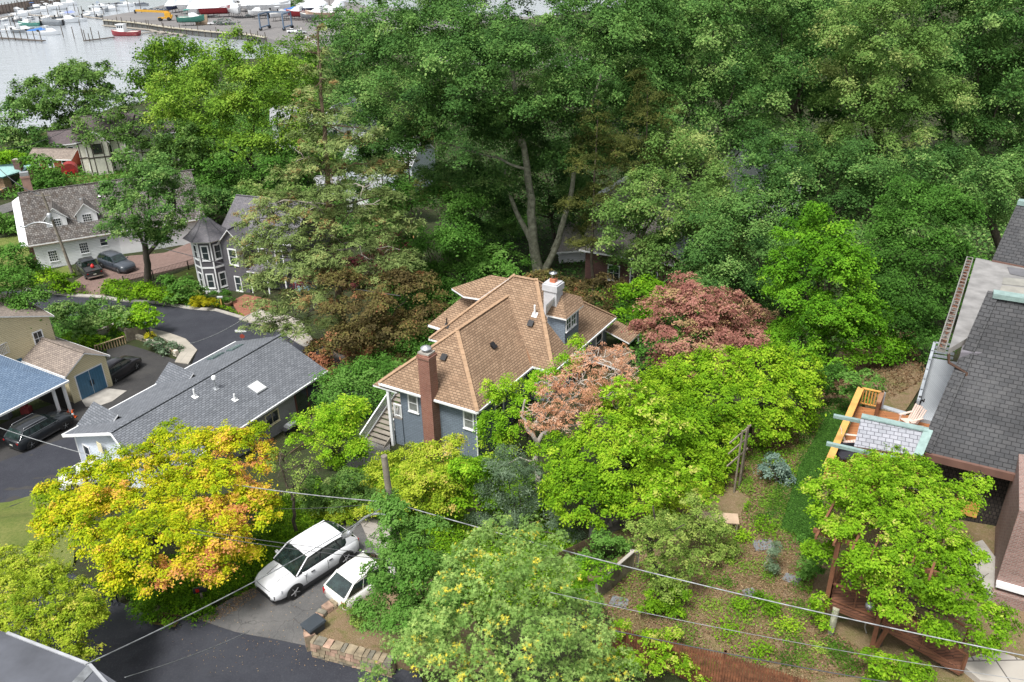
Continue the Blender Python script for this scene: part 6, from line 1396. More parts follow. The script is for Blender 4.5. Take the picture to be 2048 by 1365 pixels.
# ---------------------------------------------------------------- poles, wires, street things
def lamp_arm(par, A, B, up=.25, r=.06):
    a = MB(); A = V3(A); B = V3(B); pts = [A.lerp(B, t)+V3((0, 0, math.sin(t*math.pi)*up)) for t in (0, .15, .3, .45, .6, .75, .88, 1)]
    a.tube(pts, [r*1.2]+[r]*6+[r], 8); return a.build('lamp_arm', GALV, par)
def cobra(par, p, d, s=1.0):
    a = MB(); d = V3(d).normalized(); M = Matrix.Translation(p) @ V3((1, 0, 0)).rotation_difference(d).to_matrix().to_4x4(); a.add([(-.1*s, -.06*s, 0), (-.1*s, .06*s, 0), (.2*s, -.13*s, -.02), (.2*s, .13*s, -.02), (.62*s, -.1*s, -.04), (.62*s, .1*s, -.04), (-.1*s, -.06*s, .08*s), (-.1*s, .06*s, .08*s), (.2*s, -.13*s, .12*s), (.2*s, .13*s, .12*s), (.62*s, -.08*s, .05*s), (.62*s, .08*s, .05*s)], [(0, 2, 3, 1), (2, 4, 5, 3), (6, 7, 9, 8), (8, 9, 11, 10), (0, 6, 8, 2), (2, 8, 10, 4), (1, 3, 9, 7), (3, 5, 11, 9), (4, 10, 11, 5), (0, 1, 7, 6)], 0, M, True)
    return a.build('lamp_head', GALV, par)
pb_ = PZ(812, 1235, .2); up1 = thing('utility_pole', 'leaning wooden utility pole with curved grey street lamp arm above the white cars', 'utility pole', pb_)
pt_ = V3((pb_.x-.15, pb_.y+.1, TZ(pb_, 912))); top1 = V3((PY(768, 912, pb_.y).x, pb_.y, TZ(V3((PY(768, 912, pb_.y).x, pb_.y, 0)), 912)))
a = MB(); a.tube([pb_-V3((0, 0, .5)), top1], [.17, .12], 12); a.build('pole', POLEW, up1)
def onpole(py):
    lo, hi = 0, 1
    for _ in range(30):
        m = (lo+hi)/2
        if PROJ(pb_.lerp(top1, m))[1] > py: lo = m
        else: hi = m
    return pb_.lerp(top1, lo)
j1 = onpole(1005); j2 = onpole(1034)
lamp_end = PY(700, 1066, pb_.y+1.2); lamp_arm(up1, j2, lamp_end, .5, .045); cobra(up1, lamp_end, lamp_end-j2+V3((0, 0, -.3)), 1.0)
a = MB(); a.box(j1.x-.14, j1.x+.14, j1.y-.16, j1.y+.16, j1.z-.35, j1.z+.1); a.build('pole_bracket', mat('grey_box', (.06, .055, .05), .7), up1)
pl0 = PZ(149, 556, -12.4); up2 = thing('utility_pole', 'tall weathered utility pole with transformer and street lamp before the white cottage', 'utility pole', pl0)
t2 = V3((PY(84, 386, pl0.y).x, pl0.y, 0)); t2.z = TZ(t2, 386); a = MB(); a.tube([pl0-V3((0, 0, .5)), t2], [.19, .13], 12); a.build('pole', POLEW, up2)
def onp2(k): return pl0.lerp(t2, k)
e_ = onp2(.62); ll = PY(52, 453, e_.y); lamp_arm(up2, e_, ll, .5, .07); cobra(up2, ll, ll-e_, 1.2); tr_ = onp2(.74)+V3((.1, -.45, 0)); a = MB(); a.lathe([(.26, -.5), (.28, -.45), (.28, .35), (.2, .45), (.05, .5)], 14, 0, Matrix.Translation(tr_)); a.build('transformer', GALV, up2); a = MB(); q_ = onp2(.97); a.beam(q_-V3((.9, 0, 0)), q_+V3((.9, 0, 0)), .1, .12); a.build('crossarm', POLEW, up2)
pp = PZ(168, 335, -14); up3 = thing('utility_pole', 'thin distant utility pole in front of the half timbered house', 'utility pole', pp); a = MB(); a.tube([pp, V3((PY(150, 232, pp.y).x, pp.y, TZ(pp, 232)))], [.16, .1], 8); a.build('pole', POLEW, up3)
WIRE1 = mat('pale_cable', (.26, .27, .28), .55, .2, var=.5, ns=3); WIRE2 = mat('dark_cable', (.06, .06, .065), .6)
def wire(A, B, sag, r, m, label, n=24, group='overhead cables'):
    A = V3(A); B = V3(B); a = MB(); pts = [A.lerp(B, i/n)-V3((0, 0, sag*4*(i/n)*(1-i/n))) for i in range(n+1)]
    a.tube(pts, r, 6); return one(a, 'overhead_cable', m, label, 'cable', group)
wire(j1, PY(170, 1330, 13.5), .25, .016, WIRE1, 'pale cable dropping from the lamp pole across the driveway to the corner roof')
wire(j1, PY(-40, 842, 40), .9, .022, WIRE1, 'pale cable running left over the yellow maple towards the lower street')
wire(j1, PY(2100, 1322, 17.5), .35, .021, WIRE1, 'thick pale cable crossing the whole weedy yard to the right edge')
wire(PY(1100, 1185, 18.5), PY(2100, 1368, 16), .2, .009, WIRE1, 'thin upper cable just below the thick one across the yard')
wire(PY(1230, 1262, 17), PY(2000, 1400, 15.2), .12, .016, WIRE2, 'black cable lowest across the yard above the picket fence')
wire(j1-V3((0, 0, .2)), PZ(868, 1172, 3.5), .02, .014, WIRE1, 'guy wire slanting down from the lamp pole into the young oak')
wire(j1, PY(200, 962, 40), 1.0, .012, WIRE2, 'thin dark line from the lamp pole over the grey roof')
wire(PY(380, 1058, 25), PY(760, 1108, 22), .1, .012, WIRE2, 'thin dark line over the roof of the white crossover, upper of two'); wire(PY(380, 1066, 25), PY(760, 1118, 22), .1, .012, WIRE2, 'thin dark line over the roof of the white crossover, lower of two')
wire(onp2(.8), PY(800, 592, 60), 1.2, .035, WIRE2, 'dark cable from the cottage pole past the turret')
wire(onp2(.97), PY(-60, 268, 130), 2, .05, WIRE2, 'cable from the cottage pole towards the coast road'); wire(PY(0, 300, 135), PY(150, 250, 150), .8, .04, WIRE2, 'faint cable over the shore lawn'); wire(PY(380, 688, 55), PY(500, 628, 66), .3, .03, WIRE1, 'pale cable crossing the street bend by the curved pavement')
wire(PY(250, 1355, 14), PY(500, 1262, 20), .1, .01, WIRE1, 'hair thin line above the near road')
# bin, mailbox, grate, cones, signs
bp_ = PZ(632, 1283, 0); bp_.z = h1(bp_.x, bp_.y)+.03; t = thing('wheelie_bin', 'dark grey wheeled rubbish bin at the end of the stone wall', 'bin', bp_); M = Matrix.Translation(bp_) @ Matrix.Rotation(aw+R(90), 4, 'Z'); BG = mat('bin_grey', (.035, .045, .055), .6)
a = MB(); a.add([(-.24, -.26, 0), (.24, -.26, 0), (.24, .26, 0), (-.24, .26, 0), (-.31, -.36, .98), (.31, -.36, .98), (.31, .36, .98), (-.31, .36, .98)], [(3, 2, 1, 0), (0, 1, 5, 4), (1, 2, 6, 5), (2, 3, 7, 6), (3, 0, 4, 7)], 0, M); a.build('body', BG, t)
a = MB(); a.add([(-.34, -.4, .98), (.34, -.4, .98), (.34, .38, .98), (-.34, .38, .98), (-.3, -.34, 1.05), (.3, -.34, 1.05), (.3, .36, 1.08), (-.3, .36, 1.08)], [(3, 2, 1, 0), (4, 5, 6, 7), (0, 1, 5, 4), (1, 2, 6, 5), (2, 3, 7, 6), (3, 0, 4, 7)], 0, M); a.tube([M @ V3((-.3, .42, .98)), M @ V3((.3, .42, .98))], .03, 6); a.build('lid', BG, t)
for s_ in (-1, 1): a = MB(); a.lathe([(.03, -.03), (.11, -.03), (.11, .03), (.03, .03)], 12, 0, M @ Matrix.Translation((s_*.27, .28, .1)) @ Matrix.Rotation(R(90), 4, 'Y')); a.build('wheel', TYRE, t)
mp_ = PZ(408, 1212, .15); mp_.z = h1(mp_.x, mp_.y); t = thing('mailbox', 'small black rounded mailbox with red flag on the bank below the yellow maple', 'mailbox', mp_); M = Matrix.Translation(mp_) @ Matrix.Rotation(R(15), 4, 'Z'); a = MB()
pr2 = [(-.09, .75), (.09, .75), (.09, .88), (.06, .95), (0, .97), (-.06, .95), (-.09, .88)]; a.add([(-.27, y, z) for y, z in pr2]+[(.27, y, z) for y, z in pr2], [tuple(range(7)), tuple(range(13, 6, -1))]+[(i, 7+i, 7+(i+1) % 7, (i+1) % 7) for i in range(7)], 0, M); a.build('box', BLACK, t); a = MB(); a.box(-.04, .04, -.04, .04, 0, .75, M); a.build('post', OLDWOOD, t); a = MB(); a.box(-.16, -.02, -.11, -.095, .82, .98, M); a.build('flag', RED, t)
gp2 = GP(333, 1242); M = Matrix.Translation(gp2+V3((0, 0, .06))) @ Matrix.Rotation(R(-12), 4, 'Z'); a = MB(); a.box(-.6, .6, -.32, -.26, 0, .05, M).box(-.6, .6, .26, .32, 0, .05, M).box(-.6, -.54, -.26, .26, 0, .05, M).box(.54, .6, -.26, .26, 0, .05, M)
for i in range(9): a.box(-.5+i*.12, -.45+i*.12, -.26, .26, .005, .04, M)
one(a, 'drain_grate', mat('rusty_grate', (.2, .15, .06), .7, .5, var=.3), 'rusty iron drain grate at the roadside under the bank', 'drain')
def cone(p, rz=0, fallen=False, label='', s=1):
    t = thing('traffic_cone', label, 'cone', p); M = Matrix.Translation(p) @ (Matrix.Rotation(R(75), 4, 'Y') if fallen else Matrix.Identity(4)) @ Matrix.Scale(s, 4); a = MB(); a.box(-.19, .19, -.19, .19, 0, .04, M); a.lathe([(.14, .04), (.1, .26)], 12, 0, M); a.lathe([(.075, .42), (.03, .7), (.02, .71)], 12, 0, M); a.build('body', mat('cone_orange', (.75, .12, .02), .6), t); a = MB(); a.lathe([(.1, .26), (.075, .42)], 12, 0, M); a.build('band', WHITE, t)
cq_ = GP(148, 836); cone(cq_+V3((0, 0, .06)), label='orange traffic cone with white band in front of the black SUV')
cq_ = GP(141, 824); cone(cq_+V3((0, 0, .06)), label='second orange cone just behind the first by the carport post', s=1.15)
sp_ = GP(492, 712); t = thing('street_sign', 'street name sign and red topped stop sign behind the grey roof', 'sign', sp_); zt = TZ(sp_, 664); a = MB(); a.tube([sp_, V3((sp_.x, sp_.y, zt))], .03, 6); a.build('post', GALV, t); a = MB(); a.box(sp_.x-.6, sp_.x+.45, sp_.y-.02, sp_.y+.02, zt-.02, zt+.2, Matrix.Identity(4)); a.build('name_plate', WHITE, t)
zs = zt-.45; a = MB(); pts8 = [(sp_.x+.24*math.cos(R(22.5+45*i)), sp_.y-.05, zs+.24*math.sin(R(22.5+45*i))) for i in range(8)]; a.add(pts8, [tuple(range(8))]); a.build('stop_plate', mat('sign_red', (.3, .06, .04), .5), t)
mb2 = GP(444, 615); t = thing('mailbox', 'grey street mailbox on a yellow post beside the round yellow bushes', 'mailbox', mb2); M = Matrix.Translation(mb2); a = MB(); a.box(-.07, .07, -.07, .07, 0, 1.1, M); a.build('post', mat('yellow_post', (.5, .33, .08), .7), t); a = MB(); a.add([(-.3, y, z) for y, z in [(q[0]*1.3, q[1]+.38) for q in pr2]]+[(.3, y, z) for y, z in [(q[0]*1.3, q[1]+.38) for q in pr2]], [tuple(range(7)), tuple(range(13, 6, -1))]+[(i, 7+i, 7+(i+1) % 7, (i+1) % 7) for i in range(7)], 0, M); a.build('box', GALV, t)
tp_ = GP(457, 612); a = MB(); a.lathe([(.3, 0), (.42, .4), (.44, .45), (.36, .44), (.34, .3)], 14, 0, Matrix.Translation(tp_)); one(a, 'plant_pot', mat('brown_pot', (.2, .13, .08), .8), 'round brown planter on the turret house terrace', 'planter')
# grill by the ranch wall
gpw = WXr @ V3((along(556), 1.1, 0)); gpos = V3((gpw.x, gpw.y, -9.3)); t = thing('barbecue_grill', 'black gas barbecue grill beside the grey ranch wall', 'grill', gpos); M = Matrix.Translation(gpos) @ WXr.to_3x3().to_4x4(); a = MB(); a.box(-.45, .45, -.3, .3, .1, .85, M); a.build('cabinet', BLACK, t); a = MB(); a.add([(-.42, y, z) for y, z in ((-.3, .86), (.3, .86), (.28, 1.05), (.1, 1.2), (-.1, 1.2), (-.28, 1.05))]+[(.42, y, z) for y, z in ((-.3, .86), (.3, .86), (.28, 1.05), (.1, 1.2), (-.1, 1.2), (-.28, 1.05))], [tuple(range(6)), tuple(range(11, 5, -1))]+[(i, 6+i, 6+(i+1) % 6, (i+1) % 6) for i in range(6)], 0, M); a.build('hood', GALV, t); a = MB(); a.box(-.8, -.46, -.25, .25, .82, .86, M); a.box(.46, .8, -.25, .25, .82, .86, M); a.build('side_shelf', BLACK, t)
pk_ = [WXr @ V3((along(556)-3.2, .3, 0)), WXr @ V3((along(556)+3, .3, 0)), WXr @ V3((along(556)+3, 3.6, 0)), WXr @ V3((along(556)-3.2, 3.6, 0))]
a = MB(); slab2(a, [V3((p.x, p.y, -9.35)) for p in pk_], .15, 0, 0); t = thing('wood_deck', 'mossy dark low wooden deck beside the grey ranch', 'deck', V3((pk_[0].x, pk_[0].y, -9.6))); MOSS = brick('mossy_boards', (.09, .085, .04), (.13, .11, .06), (.03, .03, .02), 4, .14, .012, .9, .4, .3); a.build('floor', [MOSS, MOSS], t); rail(t, [V3((p.x, p.y, -9.35)) for p in (pk_[0], pk_[3], pk_[2])], .9, DARKF)
# yard bits: stepping slates, table board, trellis, dead branch
for i, (px, py, s_, rz, lb) in enumerate(((1497, 1187, .3, 20, 'small tilted slate stone lying in the middle of the weedy yard'), (1582, 1160, .38, -30, 'pale slate stepping stone near the pruned branch'), (1525, 1092, .5, 10, 'flat grey stepping stone on the bare path'), (1238, 1205, .4, -15, 'mossy slate beside the short grey fence'))):
    g = GP(px, py); a = MB(); M = Matrix.Translation(g+V3((0, 0, .03))) @ Matrix.Rotation(R(rz), 4, 'Z') @ Matrix.Rotation(R(4), 4, 'X'); a.prism([(-s_, -s_*.6), (s_*.9, -s_*.7), (s_, s_*.5), (-s_*.7, s_*.65)], 0, .05, 0, M); one(a, 'stepping_stone', mat('slate_stone', (.16, .17, .18), .85, var=.2, ns=3), lb, 'stone', 'loose flat stones in the yard')
g = GP(1458, 1062); t = thing('potting_table', 'tan board table half buried in the fallen fruit tree branches', 'table', g); M = Matrix.Translation(g) @ Matrix.Rotation(R(-8), 4, 'Z'); a = MB(); a.box(-1.5, .35, -.35, .35, .68, .73, M); a.build('table_top', mat('tan_board', (.45, .33, .23), .8), t)
for x in (-1.4, .27):
    for y in (-.3, .3): a = MB(); a.box(x-.03, x+.03, y-.03, y+.03, 0, .68, M); a.build('leg', OLDWOOD, t)
tr0 = GP(1468, 985); t = thing('trellis', 'weathered grey wooden trellis at the right end of the hedge', 'trellis', tr0); zt = TZ(tr0, 862); a = MB()
for dx, dy in ((0, 0), (.3, .3), (.42, .5)): a.tube([tr0+V3((dx, dy, -.3)), V3((tr0.x+dx+.03, tr0.y+dy, zt-.1*dx))], .05, 6)
a.build('posts', OLDWOOD, t); a = MB()
for k in (.55, .75, .92): z = tr0.z+(zt-tr0.z)*k; a.beam((tr0.x-.6, tr0.y-.3, z-.2), (tr0.x+.6, tr0.y+.6, z+.2), .05, .07)
a.build('rails', OLDWOOD, t)
# person standing under the yellow maple
g = GP(232, 1212)
def person(p, rz, label):
    me = bpy.data.meshes.new('body'); V = [(0, 0, .95), (0, 0, 1.15), (0, .0, 1.38), (0, .01, 1.5), (0, .0, 1.58), (0, .0, 1.68), (.1, 0, .9), (.11, -.02, .5), (.11, .03, .1), (.11, -.12, .04), (-.1, 0, .9), (-.12, .04, .5), (-.12, .1, .1), (-.12, -.04, .04), (.19, 0, 1.4), (.24, .03, 1.13), (.2, -.16, .98), (-.19, 0, 1.4), (-.25, .03, 1.13), (-.22, -.12, .95)]
    E = [(0, 1), (1, 2), (2, 3), (3, 4), (4, 5), (0, 6), (6, 7), (7, 8), (8, 9), (0, 10), (10, 11), (11, 12), (12, 13), (2, 14), (14, 15), (15, 16), (2, 17), (17, 18), (18, 19)]
    rad = [.15, .14, .15, .055, .09, .085, .1, .065, .045, .04, .1, .065, .045, .04, .06, .045, .035, .06, .045, .035]
    me.from_pydata(V, E, []); o = bpy.data.objects.new('person', me); col.objects.link(o); m = o.modifiers.new('skin', 'SKIN'); 
    for i, r in enumerate(rad): me.skin_vertices[0].data[i].radius = (r, r*.85)
    me.skin_vertices[0].data[0].use_root = True; s_ = o.modifiers.new('s', 'SUBSURF'); s_.levels = 1; s_.render_levels = 1
    me.materials.append(mat('dark_clothes', (.03, .035, .045), .8)); o.location = p; o.rotation_euler = (0, 0, rz); tag(o, label, 'person'); return o
me_ok = person(g+V3((0, 0, .05)), R(20), 'person in dark jeans standing at the roadside under the yellow maple')
ORG[me_ok.name] = V3((0, 0, 0)); a = MB(); a.lathe([(.03, 1.6), (.095, 1.64), (.1, 1.7), (.08, 1.77), (.02, 1.79)], 10, 0, Matrix.Translation((0, .02, 0))); a.build('hair', mat('dark_hair', (.03, .02, .015), .8), me_ok); a = MB(); a.lathe([(.17, .92), (.165, 1.1), (.19, 1.35), (.12, 1.47), (.07, 1.5)], 12, 0, Matrix.Scale(1.05, 4)); a.build('jacket', mat('black_jacket', (.015, .015, .018), .8), me_ok)
# ---------------------------------------------------------------- foliage
PAL = {
 'midlime': [(0, (.05, .15, .01)), (.4, (.11, .28, .015)), (.75, (.18, .4, .025)), (1, (.3, .5, .04))],
 'oak': [(0, (.022, .06, .015)), (.4, (.065, .155, .035)), (.75, (.14, .28, .065)), (1, (.27, .4, .12))],
 'oaklight': [(0, (.05, .11, .025)), (.45, (.12, .23, .05)), (.8, (.2, .32, .08)), (1, (.33, .4, .13))],
 'maple': [(0, (.03, .08, .012)), (.45, (.065, .17, .025)), (.8, (.1, .24, .035)), (1, (.15, .3, .06))],
 'lime': [(0, (.08, .2, .01)), (.4, (.17, .36, .015)), (.75, (.28, .5, .025)), (1, (.45, .58, .05))],
 'hedge': [(0, (.06, .15, .008)), (.4, (.15, .31, .012)), (.75, (.25, .43, .02)), (1, (.4, .54, .04))],
 'vine': [(0, (.09, .2, .01)), (.45, (.19, .38, .015)), (.8, (.32, .5, .03)), (1, (.5, .5, .12))],
 'yellow': [(0, (.16, .26, .01)), (.3, (.36, .46, .012)), (.55, (.6, .58, .02)), (.72, (.68, .5, .05)), (.86, (.7, .38, .1)), (1, (.68, .3, .13))],
 'yellowgreen': [(0, (.15, .25, .015)), (.4, (.34, .45, .03)), (.75, (.5, .54, .07)), (1, (.6, .46, .14))],
 'red': [(0, (.13, .055, .04)), (.45, (.3, .125, .1)), (.8, (.46, .23, .18)), (1, (.4, .3, .14))],
 'bronze': [(0, (.06, .05, .02)), (.35, (.13, .1, .04)), (.6, (.17, .17, .05)), (.85, (.3, .14, .07)), (1, (.42, .18, .1))],
 'darkred': [(0, (.05, .012, .015)), (.6, (.12, .03, .035)), (1, (.2, .06, .06))],
 'cedar': [(0, (.07, .1, .03)), (.35, (.14, .2, .06)), (.7, (.23, .31, .1)), (.9, (.32, .36, .13)), (1, (.24, .15, .06))],
 'hemlock': [(0, (.04, .05, .012)), (.5, (.08, .1, .025)), (1, (.15, .16, .04))],
 'dead': [(0, (.3, .14, .08)), (.4, (.58, .3, .17)), (.75, (.68, .4, .26)), (1, (.62, .48, .38))],
 'grey': [(0, (.06, .1, .05)), (.5, (.13, .2, .11)), (1, (.25, .33, .22))],
 'bluegrey': [(0, (.08, .14, .1)), (.5, (.18, .28, .22)), (1, (.3, .4, .33))],
 'spring': [(0, (.06, .14, .015)), (.45, (.15, .29, .03)), (.8, (.25, .4, .045)), (1, (.36, .48, .08))],
 'pinoak': [(0, (.1, .2, .04)), (.45, (.23, .38, .09)), (.8, (.37, .52, .15)), (.93, (.42, .48, .12)), (1, (.68, .6, .07))],
 'ball': [(0, (.25, .25, .01)), (1, (.5, .46, .02))],
 'fruit': [(0, (.09, .16, .025)), (.5, (.21, .32, .06)), (1, (.4, .48, .12))],
}
RNG = np.random.default_rng(7)
TPL = {'kite': (np.array([(0, -.5, 0), (.3, 0, .05), (0, .5, 0), (-.3, 0, .05)]), [[0, 1, 2, 3]]),
       'star': (np.array([(0, -.5, 0), (.13, 0, .03), (0, .55, -.03), (-.13, 0, .03), (-.5, -.12, -.02), (0, -.1, .03), (.5, -.12, -.02), (0, .1, .03), (-.36, .36, -.02), (.04, -.03, .04), (.36, .36, -.02), (-.04, .06, .04)]), [[0, 1, 2, 3], [4, 5, 6, 7], [8, 9, 10, 11]]),
       'needle': (np.array([(0, -.6, 0), (.14, 0, .02), (0, .6, 0), (-.14, 0, .02)]), [[0, 1, 2, 3]])}
NLEAF = 0; DENS = 1.85; LOBE = 1.15
def leafmesh(name, P, N, S, tone, m, tpl='kite', parent=None, o_=None):
    global NLEAF
    n = len(P); NLEAF += n
    tv, tf = TPL[tpl]; k = len(tv)
    N = N/np.linalg.norm(N, axis=1, keepdims=True)
    r = RNG.normal(size=(n, 3)); X = np.cross(N, r); X /= np.linalg.norm(X, axis=1, keepdims=True); Y = np.cross(N, X)
    V = P[:, None]+S[:, None, None]*(tv[None, :, 0:1]*X[:, None]+tv[None, :, 1:2]*Y[:, None]+tv[None, :, 2:3]*N[:, None])
    if o_ is not None: V = V-np.array(o_)[None, None]
    me = bpy.data.meshes.new(name); me.vertices.add(n*k); me.vertices.foreach_set('co', V.astype(np.float32).ravel())
    f = np.array(tf); q = (f[None]+np.arange(n)[:, None, None]*k).reshape(-1, 4)
    me.loops.add(q.size); me.loops.foreach_set('vertex_index', q.ravel().astype(np.int32)); me.polygons.add(len(q))
    me.polygons.foreach_set('loop_start', np.arange(0, q.size, 4, dtype=np.int32)); me.polygons.foreach_set('loop_total', np.full(len(q), 4, np.int32))
    me.update(); a = me.attributes.new('tone', 'FLOAT', 'FACE'); a.data.foreach_set('value', np.repeat(np.clip(tone, 0, 1), len(tf)).astype(np.float32))
    me.materials.append(m); o = bpy.data.objects.new(name, me); col.objects.link(o)
    if parent: o.parent = parent; ORG[o.name] = org(parent)
    return o
def crown_points(L, s, cl, dens, flat=.55, shell=.8, gap=.0, tmean=.5, tvar=.2, updir=.6, tonefn=None, cull=True, boughs=True):
    """L: lobes (n,6). leaf clumps on and just inside the lobes' surfaces"""
    L = np.array(L, float); out = []
    ar = (L[:, 3]*L[:, 4]+L[:, 3]*L[:, 5]+L[:, 4]*L[:, 5])/3*4*math.pi
    P = []; Nn = []; TT = []
    for i in range(len(L)):
        A0 = ar[i]/(math.pi*cl*cl); k = int(min(26, max(1, A0/9))) if boughs else 1
        if k > 2:      # boughs: rounded leafy masses standing off the crown with dark gaps between them
            d = RNG.normal(size=(k, 3)); d /= np.linalg.norm(d, axis=1, keepdims=True); fl = (d[:, 2] < -.3) & (RNG.random(k) < .7); d[fl, 2] *= -1
            sc3 = .72+.14*RNG.normal(size=k); cen = L[i, :3]+d*L[i, 3:6]*sc3[:, None]; rs = (.3+.16*RNG.random(k))*(14/max(k, 9))**.35
            rad = L[i, 3:6][None]*rs[:, None]*np.array([1.15, 1.15, .8])
        else: cen = L[i:i+1, :3]; rad = L[i:i+1, 3:6]; k = 1
        tb = RNG.normal(size=k)*.11
        for q in range(k):
            n = max(4, int(A0*(1.35/k if k > 1 else 1.25)*(1-gap)))
            d = RNG.normal(size=(n, 3)); d /= np.linalg.norm(d, axis=1, keepdims=True)
            low = d[:, 2] < -.35; fl = low & (RNG.random(n) < .7); d[fl, 2] *= -1
            if cull and k == 1: back = (d[:, 1] > .55) & (RNG.random(n) < .45); d = d[~back]; n = len(d)
            rr = shell+(1.1-shell)*RNG.random(n)**.7
            wob = 1+.13*np.sin(d[:, 0]*5+i)*np.sin(d[:, 1]*4+2*i)+.1*np.sin(d[:, 2]*7+i)
            p = cen[q]+d*rad[q]*(rr*wob)[:, None]
            keep = np.ones(n, bool)
            for j in range(len(L)):
                if j != i: keep &= (((p-L[j, :3])/L[j, 3:6])**2).sum(1) > .5
            if k > 1:
                for j in range(k):
                    if j != q: keep &= (((p-cen[j])/rad[j])**2).sum(1) > .45
            P.append(p[keep]); Nn.append(d[keep]); TT.append(np.full(int(keep.sum()), tb[q]))
    C = np.vstack(P); D = np.vstack(Nn); nc = len(C)
    m = max(4, int(dens*DENS*math.pi*cl*cl/(.3*s*s)*.62))
    ct = tmean+tvar*.8*RNG.normal(size=nc)+np.concatenate(TT)
    if tonefn is not None: ct = tonefn(C, ct)
    cs = .65+.7*RNG.random(nc)
    idx = np.repeat(np.arange(nc), m)
    g = RNG.normal(size=(nc*m, 3)); 
    lr = np.sqrt((g[:, :2]**2).sum(1))
    off = g*np.array([.52, .52, .52*flat])*cl*cs[idx, None]; off[:, 2] -= .1*cl*lr**2*cs[idx]
    P = C[idx]+off; N = D[idx]*.55+np.array([0, 0, updir])+RNG.normal(size=(nc*m, 3))*.34
    tone = ct[idx]+.1*RNG.normal(size=nc*m)
    S = s*(.55+.95*RNG.random(nc*m)**1.4)
    return P, N, S, tone
def limb(mb, pts, r0, r1, n=7, wig=.0):
    pts = [V3(p) for p in pts]
    Q = []
    for i in range(len(pts)-1):
        for t in (0, .34, .67): Q.append(pts[i].lerp(pts[i+1], t)+(V3(tuple(RNG.normal(size=3)))*wig if (i or t) else V3()))
    Q.append(pts[-1]); k = len(Q)
    mb.tube(Q, [r0+(r1-r0)*(i/(k-1))**.8 for i in range(k)], n)
def tree(name, label, base, lobes, pal, s=None, cl=19, dens=.8, bark=None, cat='tree', trunk=True, limbs=None, group=None, flat=.55, gap=0., tmean=.5, tvar=.24, tpl='kite', zfix=None, trans=.3, sc_=1.0, shell=.8, updir=.6, tonefn=None, tr=None, bare=0, dz=0, crown='crown', depthk=.85, boughs=True):
    b = GP(*base) if not isinstance(base, Vector) else base
    L = []
    for q in lobes:
        px, py, rx, ry = q[:4]; dy = q[4] if len(q) > 4 else 0
        c = PZ(px, py, zfix+(q[4] if len(q) > 4 else 0)) if zfix is not None else PY(px, py, b.y+dy)
        d = depth(c); k = d/FP
        L.append((c.x, c.y, c.z+dz, rx*k*LOBE, rx*k*depthk*LOBE, ry*k*1.1*LOBE))
    d = depth(V3(L[0][:3])); s = (s*.87 if s else max(.08, d*.0029))*sc_
    t = thing(name, label, cat, b, group)
    P, N, S, tone = crown_points(L, s, cl*d/FP, dens, flat, shell, gap, tmean, tvar, updir, tonefn, boughs=boughs)
    g = H(P[:, 0], P[:, 1]); k = P[:, 2] > g+.05; 
    if k.sum() > 10: leafmesh(crown, P[k], N[k], S[k], tone[k], leafmat('leaves_'+pal, PAL[pal], trans), tpl, t, b)
    if trunk:
        a = MB(); hgt = max(q[2] for q in L)-b.z; r0 = tr or (.06+.017*hgt)
        cx = sum(q[0] for q in L)/len(L); cy = sum(q[1] for q in L)/len(L); cz = min(q[2]-q[5]*.4 for q in L)
        if limbs:
            for pts, ra, rb in limbs: limb(a, [PY(p[0], p[1], b.y+(p[2] if len(p) > 2 else 0)) for p in pts], ra, rb, 8, .05)
        else:
            fork = V3((b.x*.6+cx*.4, b.y*.6+cy*.4, max(b.z+hgt*.25, min(cz, b.z+hgt*.5))))
            limb(a, [b-V3((0, 0, .4)), b.lerp(fork, .5), fork], r0, r0*.7, 9, .03)
            order = sorted(L, key=lambda q: -q[5])[:9]
            for q in order:
                e = V3(q[:3]); mid = fork.lerp(e, .5)+V3((0, 0, -.05*hgt)); limb(a, [fork, mid, e], r0*.5, r0*.12, 6, .12)
        if bare:
            for _ in range(bare):
                q = L[int(RNG.integers(len(L)))]; e0 = V3(q[:3]); dd = RNG.normal(size=3); dd[2] = abs(dd[2])*.5; dd /= np.linalg.norm(dd); e1 = e0+V3((dd[0]*q[3], dd[1]*q[4], dd[2]*q[5]))*1.15
                limb(a, [e0, e0.lerp(e1, .5)+V3((0, 0, .1*q[5])), e1], .05*d/50, .015*d/50, 5, .1)
        a.build('trunk', bark or BARK, t)
    return t
# ---- the tall forked tree behind the tan roof
tree('tall_oak', 'tallest forked oak with pale lichened trunk rising behind the tan roof', (1080, 548),
 [(1010,55,150,70,2),(840,75,120,60,0),(760,150,70,60,0),(730,235,60,50,-2),(880,170,110,80,-6),(1030,170,110,80,-6),(1180,110,120,80,0),(1260,60,90,70,3),(1240,210,70,60,0),(860,280,100,60,-2),(790,300,50,40,0),(985,270,90,60,-5),(1130,250,70,60,-4),(1180,310,50,50,0),(960,360,60,45,0),(890,350,60,40,2),(1000,420,45,45,3),(950,455,45,40,4),(1120,20,130,50,4),(1160,390,30,35,2),(1000,-20,150,45,6),(1190,-20,120,45,6),(920,240,80,50,3),(1030,240,70,45,4),(1090,330,50,40,4)],
 'oak', tmean=.5, tvar=.2, bark=BARKG, dens=.85, limbs=[([(1078,560),(1066,480),(1062,400),(1050,300),(1030,190),(1020,90)], .62, .14), ([(1072,500),(1040,440),(1015,380),(1010,340)], .34, .12), ([(1050,300),(1005,235),(950,165),(905,130)], .3, .08), ([(1090,540),(1115,490),(1140,400),(1150,330),(1180,220),(1210,120)], .4, .1), ([(1105,500),(1130,430),(1160,300),(1200,200)], .22, .08), ([(1055,340),(1000,320),(900,290),(830,275)], .16, .05)])
